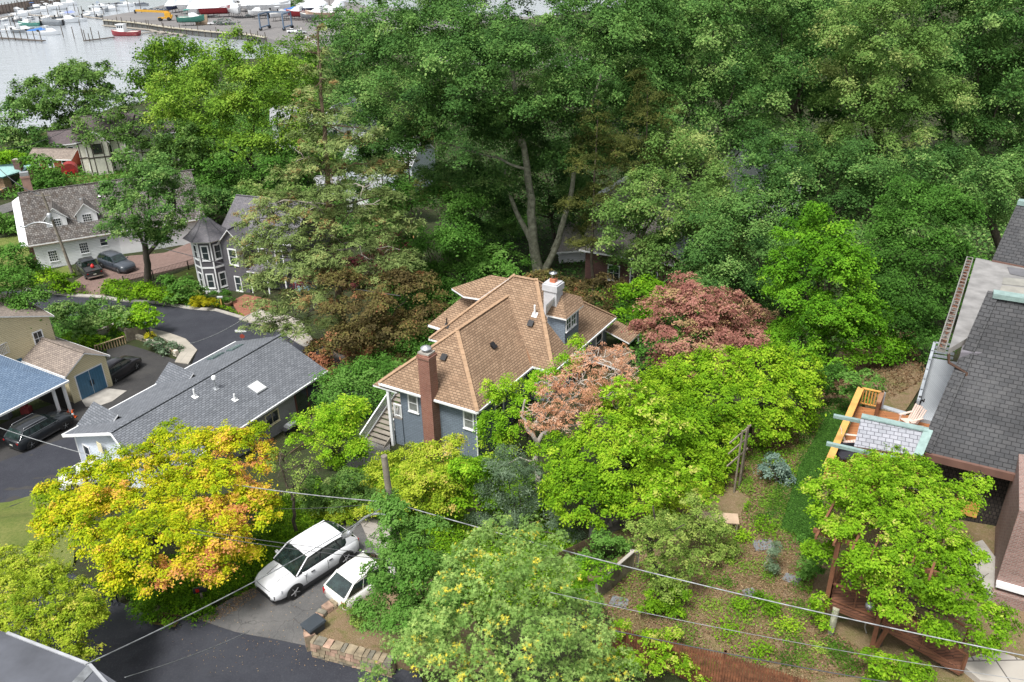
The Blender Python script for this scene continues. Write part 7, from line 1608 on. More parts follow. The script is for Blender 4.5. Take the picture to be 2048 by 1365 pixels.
tree('shade_tree', 'dark leafy tree in the gap behind the tall oak trunk', (1110, 480), [(1090,320,50,36),(1130,370,46,36,-1),(1100,420,50,36,-2),(1160,430,36,30,-2),(1150,320,40,34),(1030,350,40,30,1),(960,400,50,34,0)], 'oak', tmean=.4)
for x, y, lb, L_ in ((745, 450, 'green tree partly screening the pale grey roofed house', [(720,345,40,26),(780,340,40,26),(800,380,36,26,-1),(700,385,26,20)]), (600, 330, 'leafy tree in front of the low white house at centre left', [(570,285,34,22),(615,275,30,22),(640,300,30,18)]), (690, 345, 'tree covering the foot of the white gabled house', [(650,290,26,18),(700,300,30,18)]), (1330, 560, 'young tree before the dark brick wall right of the hemlocks', [(1320,500,36,26),(1370,530,40,24),(1240,520,26,22)])):
    tree('background_tree', lb, (x, y), L_, 'oak', cl=13, tmean=.55)
# ---- forest on the right
tree('forest_tree', 'tall light green tree overhanging the brick house at centre right', (1275, 590), [(1330,400,90,55,-4),(1270,450,50,40,-6),(1390,450,70,50,-5),(1440,390,70,55,-3),(1350,330,80,55,-1),(1300,510,40,30,-5),(1420,520,60,35,-6),(1240,420,25,25,-5),(1340,500,50,30,-6),(1220,470,24,20,-5)], 'oaklight', limbs=[([(1275,590),(1278,520),(1290,460),(1330,400)], .2, .08), ([(1268,575),(1270,500),(1300,430)], .15, .06)])
tree('forest_tree', 'broad dark green tree filling the upper part right of the tall forked oak', (1400, 480), [(1380,80,130,80),(1310,150,90,80,-2),(1470,170,110,80,-3),(1390,240,110,60,-4),(1300,260,70,50),(1490,290,90,60,-3),(1260,330,40,40,2),(1430,20,120,50,4)], 'oak', tmean=.56)
tree('forest_tree', 'dark green tree at the top edge between the broad tree and the yellow tipped tree', (1570, 400), [(1560,40,110,60),(1610,130,90,60,-2),(1550,200,80,60,0),(1640,30,90,50,3)], 'oak', tmean=.48)
tree('yellow_tipped_tree', 'tall tree with pale yellow-green tips at the upper right', (1740, 430), [(1740,70,80,60,-3),(1690,130,60,50,-4),(1800,140,90,60,-3),(1720,200,80,50,-4),(1830,220,70,50,-2),(1760,270,80,45,-3),(1690,290,50,40,-2)], 'oaklight', tmean=.68, tvar=.2)
tree('forest_tree', 'dark tree at the top right corner', (1960, 380), [(1960,50,110,70),(1900,140,90,70,-2),(2010,170,90,80,-3),(1950,250,90,60,-3),(2040,290,70,70,-2),(1880,20,90,50,4),(2060,60,70,80)], 'oak', tmean=.5)
tree('forest_tree', 'deep green tree in the middle of the right woods below the yellow tipped tree', (1640, 560), [(1560,330,80,55),(1640,350,90,55,-3),(1590,400,80,50,-4),(1530,400,60,50,-2),(1700,390,80,50,-3),(1740,340,60,50)], 'oak', tmean=.5)
tree('forest_tree', 'dark leafy tree just behind the lime green maple', (1560, 640), [(1500,450,80,45),(1450,500,60,45,-2),(1530,510,80,45,-2),(1560,450,70,45),(1470,560,70,35,-3),(1400,570,50,30,-4),(1540,570,50,30,-2)], 'oak', tmean=.45)
tree('forest_tree', 'tree with a dark slanting bough behind the slate roofed house', (1960, 560), [(1920,360,80,55),(1990,350,70,50,-2),(1860,340,60,45,0),(1980,430,50,40,-1),(2030,400,50,50)], 'oak', tmean=.55, limbs=[([(2020,560),(1985,450),(1940,400),(1900,370),(1860,320)], .4, .1)])
tree('shade_maple', 'broad leaved maple in deep shade left of the slate roofed house', (1850, 620), [(1830,420,70,50),(1880,460,60,45,-2),(1790,470,60,45,-1),(1850,520,70,45,-3),(1800,560,60,40,-3),(1900,540,45,40,-3),(1870,590,50,35,-4)], 'maple', tmean=.5)
tree('shade_maple', 'low dark maple overhanging the shady hollow beyond the grey balcony', (1810, 715), [(1830,640,60,35),(1780,660,45,30,-1),(1860,680,40,25,-1),(1790,600,50,35,1)], 'maple', tmean=.4)
for i, (x, lb) in enumerate(((1300,'far dark tree at the top edge left in the woods row'),(1450,'far dark tree at the top edge second in the woods row'),(1600,'far dark tree at the top edge third in the woods row'),(1760,'far dark tree at the top edge fourth in the woods row'),(1900,'far dark tree at the top edge fifth in the woods row'),(2040,'far dark tree at the top edge last in the woods row'))):
    tree('forest_tree', lb, (x, 330), [(x-30,-10,90,60),(x+40,30,80,60,-2),(x,110,100,70,-3),(x-50,190,70,60,-2),(x+40,220,70,60)], 'oak', cl=20, dens=.6, tmean=.42, group='trees at the back of the right hand woods')
for i, (x, y, lb) in enumerate(((700,215,'mid green tree behind the left edge of the tall oak'),(850,230,'tree behind the middle of the tall oak'),(1000,235,'tree beyond the tall oak trunk'),(1150,240,'far tree right of the tall oak trunk'),(1240,250,'far tree beyond the silver ridge of the brick house'))):
    tree('forest_tree', lb, (x, y), [(x-20,y-130,60,45),(x+40,y-110,55,40),(x,y-70,70,40)], 'oak', cl=20, dens=.6, tmean=.55, group='trees beyond the tall oak')
tree('lime_maple', 'bright lime green maple beside the deep woods at centre right', (1655, 735), [(1640,440,34,34),(1620,490,50,40),(1665,500,45,40,-1),(1590,545,55,40,-1),(1650,560,70,45,-2),(1710,560,50,40,-1),(1600,610,65,40,-2),(1680,625,75,42,-3),(1740,640,50,38,-2),(1640,680,75,35,-3),(1720,695,65,32,-3),(1580,660,40,32,-1),(1560,575,28,28,0)], 'midlime', tmean=.4, tvar=.24, s=.19, cl=14, dens=1)
tree('red_maple', 'pinkish red Japanese maple right of the blue-grey house', (1400, 740), [(1390,590,55,28),(1340,625,65,28,-1),(1440,620,60,28,-1),(1300,660,40,25,-1),(1370,665,80,30,-2),(1460,660,60,28,-2),(1500,640,35,24),(1400,700,80,28,-2),(1320,700,45,24,-2),(1375,570,25,18)], 'red', cl=14, flat=.3, tvar=.24, tmean=.72)
tree('small_maple', 'fresh green layered maple tucked behind the red maple', (1280, 660), [(1300,575,40,26),(1270,610,50,28,-1),(1250,645,35,25,-2),(1310,620,40,25,-1)], 'lime', tmean=.2, flat=.3, cl=14)
tree('hemlock', 'thin olive green hemlock with bare trunk before the brick house', (1183, 590), [(1185,300,35,40),(1175,350,40,30,-1),(1200,390,40,26,0),(1165,420,40,22,-1),(1190,460,35,20,1),(1160,490,40,18,0),(1190,250,24,34)], 'hemlock', tpl='needle', flat=.35, cl=13, limbs=[([(1186,600),(1184,480),(1190,350),(1195,240)], .17, .05)], gap=.2)
tree('hemlock', 'second hemlock right of the thin one, its trunk before the brick windows', (1268, 585), [(1300,240,40,60),(1280,310,45,40,-1),(1310,370,35,26,0),(1240,300,30,26,1),(1290,180,26,40)], 'hemlock', tpl='needle', flat=.35, cl=13, limbs=[([(1268,590),(1275,480),(1290,330),(1295,180)], .17, .05)], gap=.2)
tree('brown_shrub', 'brownish green spreading bush under the hemlocks', (1180, 640), [(1150,585,50,25),(1210,590,55,25,-1),(1180,620,50,22,-2),(1110,570,40,22)], 'bronze', tmean=.4, flat=.35, cl=13)
# ---- behind and left of the tan roof
tree('green_tree', 'mid green tree filling the space left of the tall oak trunk', (900, 600), [(880,420,55,50),(840,470,55,50,-1),(900,500,60,45,-2),(860,540,60,35,-3),(930,560,50,30,-3),(820,410,50,45)], 'maple', tmean=.55, tvar=.2)
tree('green_tree', 'bright green layered shrub tree just behind the tan dormer', (960, 610), [(960,545,55,28),(1000,525,45,25),(900,590,45,28,-1),(940,590,40,22,-2),(880,640,40,25,-2)], 'maple', tmean=.75, flat=.3)
tree('green_tree', 'dark slender tree between the cedar and the tall oak', (830, 500), [(830,300,30,50),(800,350,45,40),(850,380,45,35),(790,420,40,30)], 'hemlock', tmean=.6, cl=13, gap=.25, limbs=[([(826,500),(822,400),(815,300)], .18, .05)])
tree('bronze_maple', 'large bronze and olive Japanese maple left of the tan roof', (745, 740), [(760,590,70,32),(820,580,50,35,1),(700,620,50,28,-1),(780,640,70,30,-2),(840,640,45,35,0),(730,680,60,26,-3),(800,700,45,24,-3),(680,580,45,28,0)], 'bronze', tmean=.45, tvar=.22, flat=.32, cl=14)
tree('bronze_maple', 'rust orange leaved maple branch low beside the grey ranch roof', (690, 770), [(700,695,55,20),(650,715,50,20),(735,710,35,18),(630,750,35,18,-1),(640,800,25,20,-1)], 'bronze', tmean=.78, tvar=.15, flat=.32, cl=13)
tree('purple_maple', 'dark purple maple glimpsed behind the cedar', (760, 560), [(770,500,45,20),(740,530,40,20),(640,560,35,20,2),(720,555,35,18)], 'darkred', flat=.3, cl=13)
tree('bush', 'glossy green bush between the bronze maple and the grey ranch', (720, 840), [(700,770,50,28),(740,800,45,26,-1),(680,800,35,25,0),(760,740,40,22,1),(660,780,25,25)], 'maple', tmean=.85, cat='bush', trunk=False)
tree('bush', 'dark green undergrowth against the left wall of the blue-grey house', (830, 770), [(820,720,50,22),(780,730,40,20),(850,690,40,20),(730,750,45,20)], 'maple', tmean=.5, cat='bush', trunk=False)
tree('lime_shrub', 'bright lime maple left of the white railed stairs', (668, 940), [(665,835,42,24),(700,815,30,18),(635,860,42,24,-.3),(700,860,35,26),(660,885,55,26,-.5),(690,915,40,22,-.5),(615,845,22,14)], 'lime', tmean=.6, tvar=.2, s=.15, cl=13, flat=.4)
# ---- the big cedar
def cedar():
    b = GP(688, 700); t = thing('cedar', 'tall thin old cedar with sparse olive foliage pads and bare branches', 'tree', b)
    pads = [(520,480,45,16,-1),(560,425,60,18,0),(500,520,30,14,-1),(610,395,45,14,1),(545,395,40,12,0),(575,470,60,20,-2),(520,560,36,14,-2),(580,545,55,18,-3),(640,510,50,18,-3),(550,610,50,16,-3),(620,590,50,16,-4),(530,650,36,12,-3),(590,655,40,12,-4),(650,640,30,12,-3),(500,440,26,10,0),(700,420,50,16,0),(760,430,45,14,0),(800,450,36,12,1),(720,480,50,16,-2),(790,520,50,18,-2),(830,560,22,14,-2),(700,540,36,14,-3),(760,560,40,16,-3),(640,330,46,14,-1),(700,345,44,12,0),(590,340,36,12,0),(760,330,36,12,1),(650,290,44,12,-1),(610,270,36,12,0),(700,275,30,10,0),(740,265,26,12,0),(640,235,40,12,0),(600,215,26,10,0),(680,225,26,10,0),(620,185,30,10,0),(655,165,26,10,0),(590,240,24,10,0),(630,135,24,9,0),(640,105,17,8,0),(610,105,16,8,0),(628,75,13,8,0),(636,55,9,6,0),(780,390,36,10,1),(670,380,50,14,-2),(560,360,26,10,0),(620,430,40,14,-2),(665,455,36,12,-3),(750,380,26,10,0),(560,510,50,14,-2),(600,540,50,12,-3)]
    L = []; 
    for px, py, rx, ry, dy in pads:
        c = PY(px, py, b.y+dy*1.1); k = depth(c)/FP; L.append((c.x, c.y, c.z, rx*k*1.25, rx*k*.95, ry*k*1.2))
    s = depth(b)*.0034; P, N, S, tone = crown_points(L, s*1.05, 10.5*depth(b)/FP, 1.15, .4, .3, .05, .55, .24, .8, boughs=False)
    leafmesh('crown', P, N, S, tone, leafmat('leaves_cedar', PAL['cedar'], .2), 'needle', t, b)
    a = MB(); tk = [(688,705,0),(680,610,0),(672,520,0),(662,430,0),(655,340,0),(648,250,0),(642,160,0),(636,60,0)]; TP = [PY(x, y, b.y+d_) for x, y, d_ in tk]
    limb(a, TP, .48, .07, 10, .03)
    for q in L:
        e = V3(q[:3]); 
        zt = e.z-.12*abs(e.x-b.x)-.3; j = min(range(len(TP)), key=lambda i: abs(TP[i].z-zt)); o0 = TP[j]; j2 = max(0, min(len(TP)-2, j)); 
        o0 = min((TP[j2].lerp(TP[j2+1], i/6) for i in range(7)), key=lambda p: abs(p.z-zt))
        limb(a, [o0, o0.lerp(e, .5)+V3((0, 0, .15)), e], .09, .025, 6, .12)
    a.build('trunk', mat('cedar_bark', (.17, .125, .08), .95, var=.4, ns=3, bump=.7, bs=12), t); a = MB()
    for x0, y0, x1, y1, dy in ((672,640,560,690,-3),(674,600,560,640,-4),(668,560,580,700,-4),(665,450,610,400,-3),(660,470,740,520,-3),(664,500,800,500,-2),(672,455,760,400,-1),(668,410,520,410,-1),(655,380,740,370,-2),(650,350,590,300,-1),(676,620,620,720,-4)):
        A = PY(x0, y0, b.y); B = PY(x1, y1, b.y+dy); limb(a, [A, A.lerp(B, .5)+V3((0, 0, .4)), B], .085, .03, 6, .15)
        for k in range(4): c = A.lerp(B, .4+.15*k); d_ = RNG.normal(size=3)*.9; limb(a, [c, c+V3((d_[0], d_[1], d_[2]*.7))], .035, .012, 5, .06)
    a.build('bare_branches', DEADW, t)
cedar()
tree('pine', 'small olive pine at the right of the cedar, over the pale outbuilding', (800, 480), [(765,350,30,12),(760,395,35,16),(780,430,36,18),(755,455,26,12),(770,330,18,10)], 'cedar', tpl='needle', flat=.3, cl=10, limbs=[([(772,490),(768,400),(762,330)], .14, .05)], tmean=.35)
# ---- centre left, yellow-green trees by the water
tree('spring_tree', 'big yellow-green tree with dark forked trunk above the white cottage', (525, 375), [(400,190,60,40),(360,240,45,36,0),(450,230,65,42,-3),(440,150,50,32,0),(500,130,45,30,2),(520,200,70,42,-2),(570,160,50,40,1),(400,280,50,30,-3),(480,290,50,26,-3),(560,260,50,30,-2),(590,210,40,40,0),(430,110,24,18,2),(340,190,34,30,2),(610,290,40,26,-1),(475,90,30,20,3)], 'spring', tmean=.5, tvar=.24, gap=.05, bark=mat('dark_bark', (.06, .05, .04), .9, var=.3), limbs=[([(524,385),(518,350),(490,310),(460,260)], .5, .14), ([(522,360),(550,300),(580,240),(590,200)], .32, .1), ([(495,315),(440,290),(400,250)], .22, .08), ([(500,325),(510,240),(500,150)], .22, .08)])
tree('willow', 'rounded drooping willow at the water edge behind the yellow-green tree', (340, 235), [(345,115,48,34),(320,150,40,30,-1),(375,145,40,32,-1),(350,180,50,30,-1)], 'spring', tmean=.25, cl=12, flat=1.3, dens=1.3, updir=.2)
tree('spring_tree', 'light green tree beside the boatyard road, left of the cedar top', (590, 250), [(585,110,40,28),(550,105,28,20),(600,150,45,28),(560,180,34,22)], 'spring', tmean=.4, gap=.1)
tree('shore_tree', 'broad tree on the shore lawn left of the willow', (135, 275), [(110,170,50,28),(165,160,45,28),(80,205,44,24,-1),(140,205,60,28,-2),(200,190,34,28),(110,235,46,20,-2),(190,230,36,20,-1),(205,150,24,16),(60,190,30,22),(150,260,30,14,-2)], 'oaklight', tmean=.42, tvar=.2, gap=0., dens=1.1, cl=12, bark=MATS['dark_bark'])
tree('shore_tree', 'darker tree at the left edge above the teal roof', (35, 320), [(30,250,36,26),(60,275,32,24,-1),(10,285,34,28,-2),(50,310,36,20,-2)], 'oak', tmean=.6, cl=12)
tree('leaning_tree', 'airy leaning tree in front of the half timbered house', (258, 345), [(260,225,50,22),(220,250,45,22,-1),(290,250,45,22,-1),(190,280,40,18,-2),(250,280,50,18,-3),(310,290,40,22,-2),(240,200,40,16),(170,250,26,14),(210,220,34,16)], 'oaklight', tmean=.35, cl=11, gap=.45, dens=.8, limbs=[([(256,348),(252,310),(258,270),(270,230)], .4, .12), ([(253,320),(225,300),(195,280)], .16, .05), ([(255,290),(285,260),(300,240)], .16, .05)], bark=MATS['dark_bark'])
tree('leaning_tree', 'second airy tree right of the leaning one, over the cottage roof', (330, 400), [(340,300,40,26),(370,280,36,24),(320,330,40,22,-1),(380,320,36,22,-1),(350,260,30,18)], 'oaklight', tmean=.35, cl=11, gap=.2, dens=.85, bark=MATS['dark_bark'])
tree('driveway_tree', 'dark leafy tree rising between the brick driveway and black iron fence', (294, 572), [(290,360,48,34),(340,385,48,34,-1),(260,400,40,34,-1),(310,420,60,34,-3),(365,400,26,24,0),(270,450,44,28,-3),(325,460,40,26,-3),(300,490,36,20,-2),(290,320,34,24,1),(235,430,20,22,-1)], 'oak', tmean=.62, tvar=.2, cl=13, bark=MATS['dark_bark'], limbs=[([(296,580),(294,530),(290,490)], .48, .34), ([(292,500),(270,450),(260,410)], .22, .08), ([(293,510),(330,470),(350,420),(345,380)], .25, .08), ([(290,495),(300,430),(295,370)], .22, .08)])
tree('bush', 'dark round shrub beside the red shed and half timbered wall', (118, 325), [(118,305,22,14),(108,315,16,10),(130,315,16,10)], 'oak', tmean=.5, cat='bush', trunk=False, cl=8)
tree('conifer', 'small dark upright conifer on the shore lawn', (80, 325), [(80,305,11,12),(80,290,8,10),(80,278,5,8)], 'oak', tmean=.35, cl=7, tpl='needle')
tree('bush', 'yellow-green shrub above the teal roof', (15, 345), [(5,315,30,12),(35,322,22,10),(-30,318,30,12)], 'lime', tmean=.3, cat='bush', trunk=False, cl=8)
tree('small_tree', 'green layered tree between teal roof and red shed', (78, 382), [(70,325,26,12),(90,335,22,12),(75,350,28,13),(95,362,24,12),(60,362,20,10)], 'maple', tmean=.95, cl=9, flat=.4)
tree('hedge', 'dark hedge between the low cabin and the coast road', (110, 385), [(105,360,22,10),(90,372,22,8)], 'maple', tmean=.5, cat='hedge', trunk=False, cl=8)
tree('hedge', 'bright green hedge at the left edge above the cottage lawn', (15, 470), [(8,442,30,14),(25,450,22,12),(-20,455,30,14),(15,465,30,12)], 'maple', tmean=.85, cat='hedge', trunk=False, cl=9)
tree('hedge', 'shaggy green hedge along the street in front of the white cottage', (110, 588), [(60,560,34,14),(95,562,34,14),(130,568,28,13),(150,574,16,9),(75,545,22,10)], 'hedge', tmean=.4, cat='hedge', trunk=False, cl=9, tvar=.25)
tree('hedge', 'clipped hedge along the far street before the turret', (300, 610), [(232,574,24,10),(262,580,26,11),(295,585,26,11),(325,588,22,12)], 'hedge', tmean=.3, cat='hedge', trunk=False, cl=8)
tree('hedge', 'loose green shrubs left of the octagonal turret', (365, 605), [(345,568,26,13),(375,578,28,14),(355,590,30,12),(390,592,18,14)], 'maple', tmean=.8, cat='hedge', trunk=False, cl=9)
for px, py, r, lb in ((397, 605, 16, 'left yellow-green clipped ball bush by the turret'), (421, 609, 14, 'right yellow-green clipped ball bush by the turret')): tree('ball_bush', lb, (px, py+11), [(px, py-1, r*.8, r*.62)], 'ball', cat='bush', trunk=False, cl=3, s=.13, shell=.98, dens=1.2, group='round yellow bushes')
tree('ball_bush', 'dark green rounded bush right of the yellow ball bushes', (447, 608), [(440,592,13,11),(455,597,12,10)], 'maple', tmean=.6, cat='bush', trunk=False, cl=5, s=.18)
tree('round_maple', 'dark green round maple at the left edge beside the pale yellow house', (20, 700), [(10,535,45,36,-3),(45,570,42,34,-4),(-10,590,50,38,-5),(55,610,36,30,-5),(15,640,50,34,-6),(62,645,24,24,-5),(40,672,40,20,-6),(-30,640,50,40,-5),(30,520,30,22,-3)], 'maple', tmean=.8, tvar=.18, cl=13)
tree('shrub_bed', 'grey-green rhododendrons at the street corner behind the cream garage', (170, 680), [(150,625,36,18),(185,615,32,16),(205,640,34,16,-1),(160,655,34,16,-1),(120,640,26,20),(235,630,22,13)], 'oak', tmean=.8, tvar=.2, cat='bush', trunk=False, cl=10, bare=8)
tree('small_tree', 'bright green small maple by the timber railing and curved pavement', (268, 672), [(262,625,32,12),(290,635,26,11),(240,640,26,12),(270,650,34,11),(250,655,22,10)], 'lime', tmean=.35, cl=9, flat=.4)
tree('bush', 'lime green low shrub between the cream garage and the railing', (170, 695), [(165,675,26,8),(190,680,22,7),(145,672,16,7)], 'lime', tmean=.4, cat='bush', trunk=False, cl=7)
tree('flower_clump', 'yellow flowering clump at the end of the board fence', (300, 682), [(300,672,9,6)], 'ball', tmean=.9, cat='plant', trunk=False, cl=4, s=.14)
tree('bush', 'silvery green low planting inside the curved pavement', (335, 702), [(310,685,16,6),(338,695,20,7),(350,700,14,6)], 'grey', tmean=.5, cat='plant', trunk=False, cl=6)
for i, (L_s, bp_, pl, lb) in enumerate((([(440,335,50,26),(400,360,44,26),(470,360,40,20)], (440,400), 'maple', 'green tree behind the cottage roof end'), ([(430,400,44,22),(400,430,34,22),(460,420,34,18)], (430,450), 'oak', 'grey-green tree just behind the turret'), ([(570,330,44,22),(620,345,36,20),(540,355,34,16)], (570,380), 'maple', 'bright green tree in front of the low white house'), ([(690,240,40,22),(730,230,36,22),(660,270,26,16)], (700,310), 'oak', 'green tree beside the white gable'), ([(490,385,36,16),(520,400,34,14),(600,390,30,14)], (510,420), 'oaklight', 'pale green shrubs behind the turret house roof'), ([(660,450,40,18),(700,460,40,16),(640,480,30,14)], (670,490), 'oak', 'dark shrubbery behind the cedar trunk'),
 ([(1225,300,24,8),(1200,290,18,7)], (1220,330), 'dead', 'pinkish tree beyond the thin hemlock'))):
    tree('background_tree', lb, bp_, L_s, pl, cl=12, tmean=.6)
for px, py, lb in ((560,12,'scrubby tree at the back of the boatyard, left'),(592,14,'scrubby tree at the back of the boatyard, right'),(625,135,'small dark conifer below the bank of boulders')): tree('boatyard_tree', lb, (px, py+6), [(px,py-4,16,10),(px+8,py,14,8)], 'oak', cl=6, s=.9, tmean=.6)
# ---- front of the house
tree('yellowgreen_maple', 'pale yellow-green layered maple before the blue-grey house wall', (850, 1045), [(830,925,50,22),(880,905,40,18),(790,955,50,22,-.5),(850,960,60,22,-1),(750,990,40,20,-1),(815,995,55,20,-1.5),(900,945,45,22,-.5),(880,990,45,20,-1)], 'yellowgreen', tmean=.4, tvar=.2, cl=12, flat=.35, s=.13, tonefn=lambda C, t: t+np.where(np.abs(C[:, 0]-PY(895, 890, C[:, 1].mean()).x) < 1.1, .35, 0)*(RNG.random(len(t)) < .5))
tree('bush', 'fresh green leafy shrub right of the pale maple, before the house corner', (960, 1060), [(945,925,32,24),(935,965,36,26),(960,1000,36,24),(920,1010,34,20),(985,960,22,26)], 'lime', tmean=.35, cl=12, s=.15)
tree('climbing_shrub', 'lime green climber spilling over the right eave of the tan roof', (1060, 900), [(1150,700,18,20,3),(1130,730,24,16,2),(1000,775,26,16,0),(1060,775,32,14,1),(1015,800,34,16,0),(1090,755,26,14,2),(985,850,28,20,-1),(1000,890,28,20,-1),(1025,840,30,20,-1)], 'lime', tmean=.55, tvar=.2, cl=11, s=.15)
tree('dead_tree', 'dead tree with orange-brown needles and pale twisted trunk beside the tan roof', (1078, 985), [(1195,722,42,22,0),(1230,750,38,24,0),(1160,765,46,24,-1),(1210,795,44,24,-1),(1125,795,44,24,-1),(1085,835,38,20,-1),(1155,835,46,22,-1.5),(1240,712,22,16,1),(1100,770,24,14,-1)], 'dead', tmean=.5, tvar=.25, cl=8, dens=.8, gap=.3, boughs=False, tpl='needle', bark=DEADW, bare=90, limbs=[([(1078,985),(1072,930),(1076,880)], .2, .15), ([(1076,885),(1055,860),(1045,835),(1050,800)], .13, .05), ([(1076,885),(1110,850),(1140,800),(1180,760)], .14, .05), ([(1076,930),(1040,915),(990,940)], .06, .02), ([(1090,870),(1150,850),(1200,810)], .1, .04)])
tree('smoke_bush', 'grey-green feathery conifer below the dead tree', (1030, 1070), [(1010,925,40,24),(1040,960,40,24),(990,970,36,22),(1060,1000,36,24),(1020,1015,40,20),(1110,1040,26,20,-1),(1140,1080,26,18,-1),(960,1050,30,16)], 'grey', tmean=.45, cl=11, tpl='needle', flat=.9)
tree('yew_hedge', 'huge yellow-green yew mound right of the dead tree', (1240, 1010), [(1270,800,60,34,2),(1330,790,60,34,3),(1230,860,60,36,0),(1300,870,70,38,0),(1380,850,60,36,1),(1200,910,60,36,-1),(1150,950,50,30,-2),(1260,940,70,36,-2),(1350,930,70,34,-1),(1420,900,50,36,0),(1400,960,40,26,-1),(1110,900,36,24,0),(1170,1000,60,30,-3),(1290,1000,60,26,-3),(1120,985,34,24,-2)], 'hedge', tmean=.6, boughs=False, dens=1.1, tvar=.22, cl=12, s=.15, tonefn=lambda C, t: t+.14*np.sin(C[:, 0]*.9)*np.sin(C[:, 2]*1.3))
tree('yew_hedge', 'second yew hedge running right towards the trellis and shady lawn', (1500, 870), [(1380,750,60,30,1),(1450,740,60,30,1),(1520,735,60,30,1),(1590,740,44,30,1),(1440,800,60,32,-1),(1510,800,60,32,-1),(1580,800,44,30,-1),(1480,850,44,30,-2),(1550,845,36,24,-2),(1620,770,26,24)], 'hedge', tmean=.55, boughs=False, dens=1.1, tvar=.22, cl=12, s=.16)
tree('climbing_vine', 'bright green wisteria sprawling over the top of the yew mound', (1300, 1000), [(1290,810,44,16,.5),(1340,850,40,18,-1),(1310,900,46,18,-3),(1270,870,36,16,-2),(1360,950,40,16,-4),(1330,980,34,14,-4),(1250,780,36,14,1),(1400,990,26,10,-4)], 'vine', tmean=.6, tvar=.22, cl=9, s=.17, gap=.3, trunk=False, cat='vine', shell=.9)
# ---- near left
_by = GP(300, 1192).y; _o1 = PY(490, 985, _by+2.2); _o2 = PY(385, 1080, _by-.8); _o3 = PY(440, 1030, _by+.6)
def orange_side(C, t):
    k = np.zeros(len(t))
    for o, r in ((_o1, 1.15), (_o2, 1.2), (_o3, 1.1)): k = np.maximum(k, np.exp(-(((C[:, 0]-o.x)/r)**2+((C[:, 2]-o.z)/r)**2)**2))
    return t+.42*k*(RNG.random(len(t)) < .8)+.14*(RNG.random(len(t)) < .1)
tree('yellow_maple', 'big yellow maple with an orange right side on the bank above the road', (300, 1192), [(110,1000,46,26,1),(170,975,60,30,2),(240,960,60,34,3),(310,920,60,34,4),(370,890,50,30,5),(430,900,60,32,5),(490,885,44,28,5),(520,900,26,20,5),(160,1050,70,34,0),(240,1030,80,38,0),(330,1010,80,42,1),(410,970,70,40,2),(480,960,60,36,3),(120,1060,50,28,0),(220,1100,80,34,-2),(310,1090,80,36,-2),(390,1070,80,36,-1),(460,1030,60,36,1),(510,1020,44,34,2),(280,1140,60,26,-3),(350,1150,60,24,-3),(420,1130,50,24,-2),(480,1090,40,24,0),(240,1160,34,18,-3),(340,860,20,20,6)], 'yellow', tmean=.34, tvar=.16, cl=13, flat=.4, s=.13, dens=1.0, bark=MATS['dark_bark'],
 tonefn=orange_side)
tree('yellowgreen_tree', 'yellow-green tree with small pale flowers at the lower left corner', (70, 1330), [(30,1130,40,22,2),(80,1150,44,24,1),(130,1170,40,22,1),(20,1190,60,30,0),(90,1210,60,32,-1),(150,1220,44,26,-1),(40,1260,70,32,-2),(120,1270,60,30,-2),(180,1230,26,14,0),(160,1290,34,20,-2),(60,1110,30,14,2),(-20,1220,50,40,0)], 'yellowgreen', tmean=.38, tvar=.22, cl=10, s=.1, dens=.9)
tree('young_tree', 'thin half bare young tree above the white crossover car', (588, 1072), [(590,935,36,22),(560,920,22,16),(620,940,26,18),(590,980,26,14)], 'fruit', tmean=.4, gap=.6, dens=.4, cl=9, s=.09, bare=22, limbs=[([(590,1075),(588,1030),(582,990),(560,930)], .11, .04), ([(584,1000),(610,950),(622,915)], .07, .03)])
tree('bush', 'olive shrubs between the young tree and the gravel side yard', (660, 1040), [(650,975,40,20),(690,965,34,18),(640,1000,34,18),(690,1000,40,18),(720,990,24,16),(620,985,24,16)], 'oaklight', tmean=.4, cat='bush', trunk=False, cl=10, s=.12)
tree('bush', 'yellow-green bushes behind the white crossover car', (660, 1048), [(700,1020,30,13),(660,1030,30,12),(740,1015,20,10)], 'yellowgreen', tmean=.25, cat='bush', trunk=False, cl=9, s=.1)
tree('bank_plants', 'green overgrown bank of grass and ivy under the yellow maple', (420, 1215), [(330,1200,50,16,0),(380,1205,50,15,0),(440,1185,50,15,1),(500,1150,44,14,2),(545,1120,30,14,3),(300,1180,50,18,1),(560,1085,36,14,4),(470,1140,50,16,3)], 'hedge', tmean=.1, cat='ground cover', trunk=False, cl=9, s=.1, flat=.8)
tree('fern', 'bright green fern at the foot of the young tree', (578, 1085), [(578,1075,18,9)], 'lime', tmean=.3, cat='plant', trunk=False, cl=6, s=.14, tpl='needle')
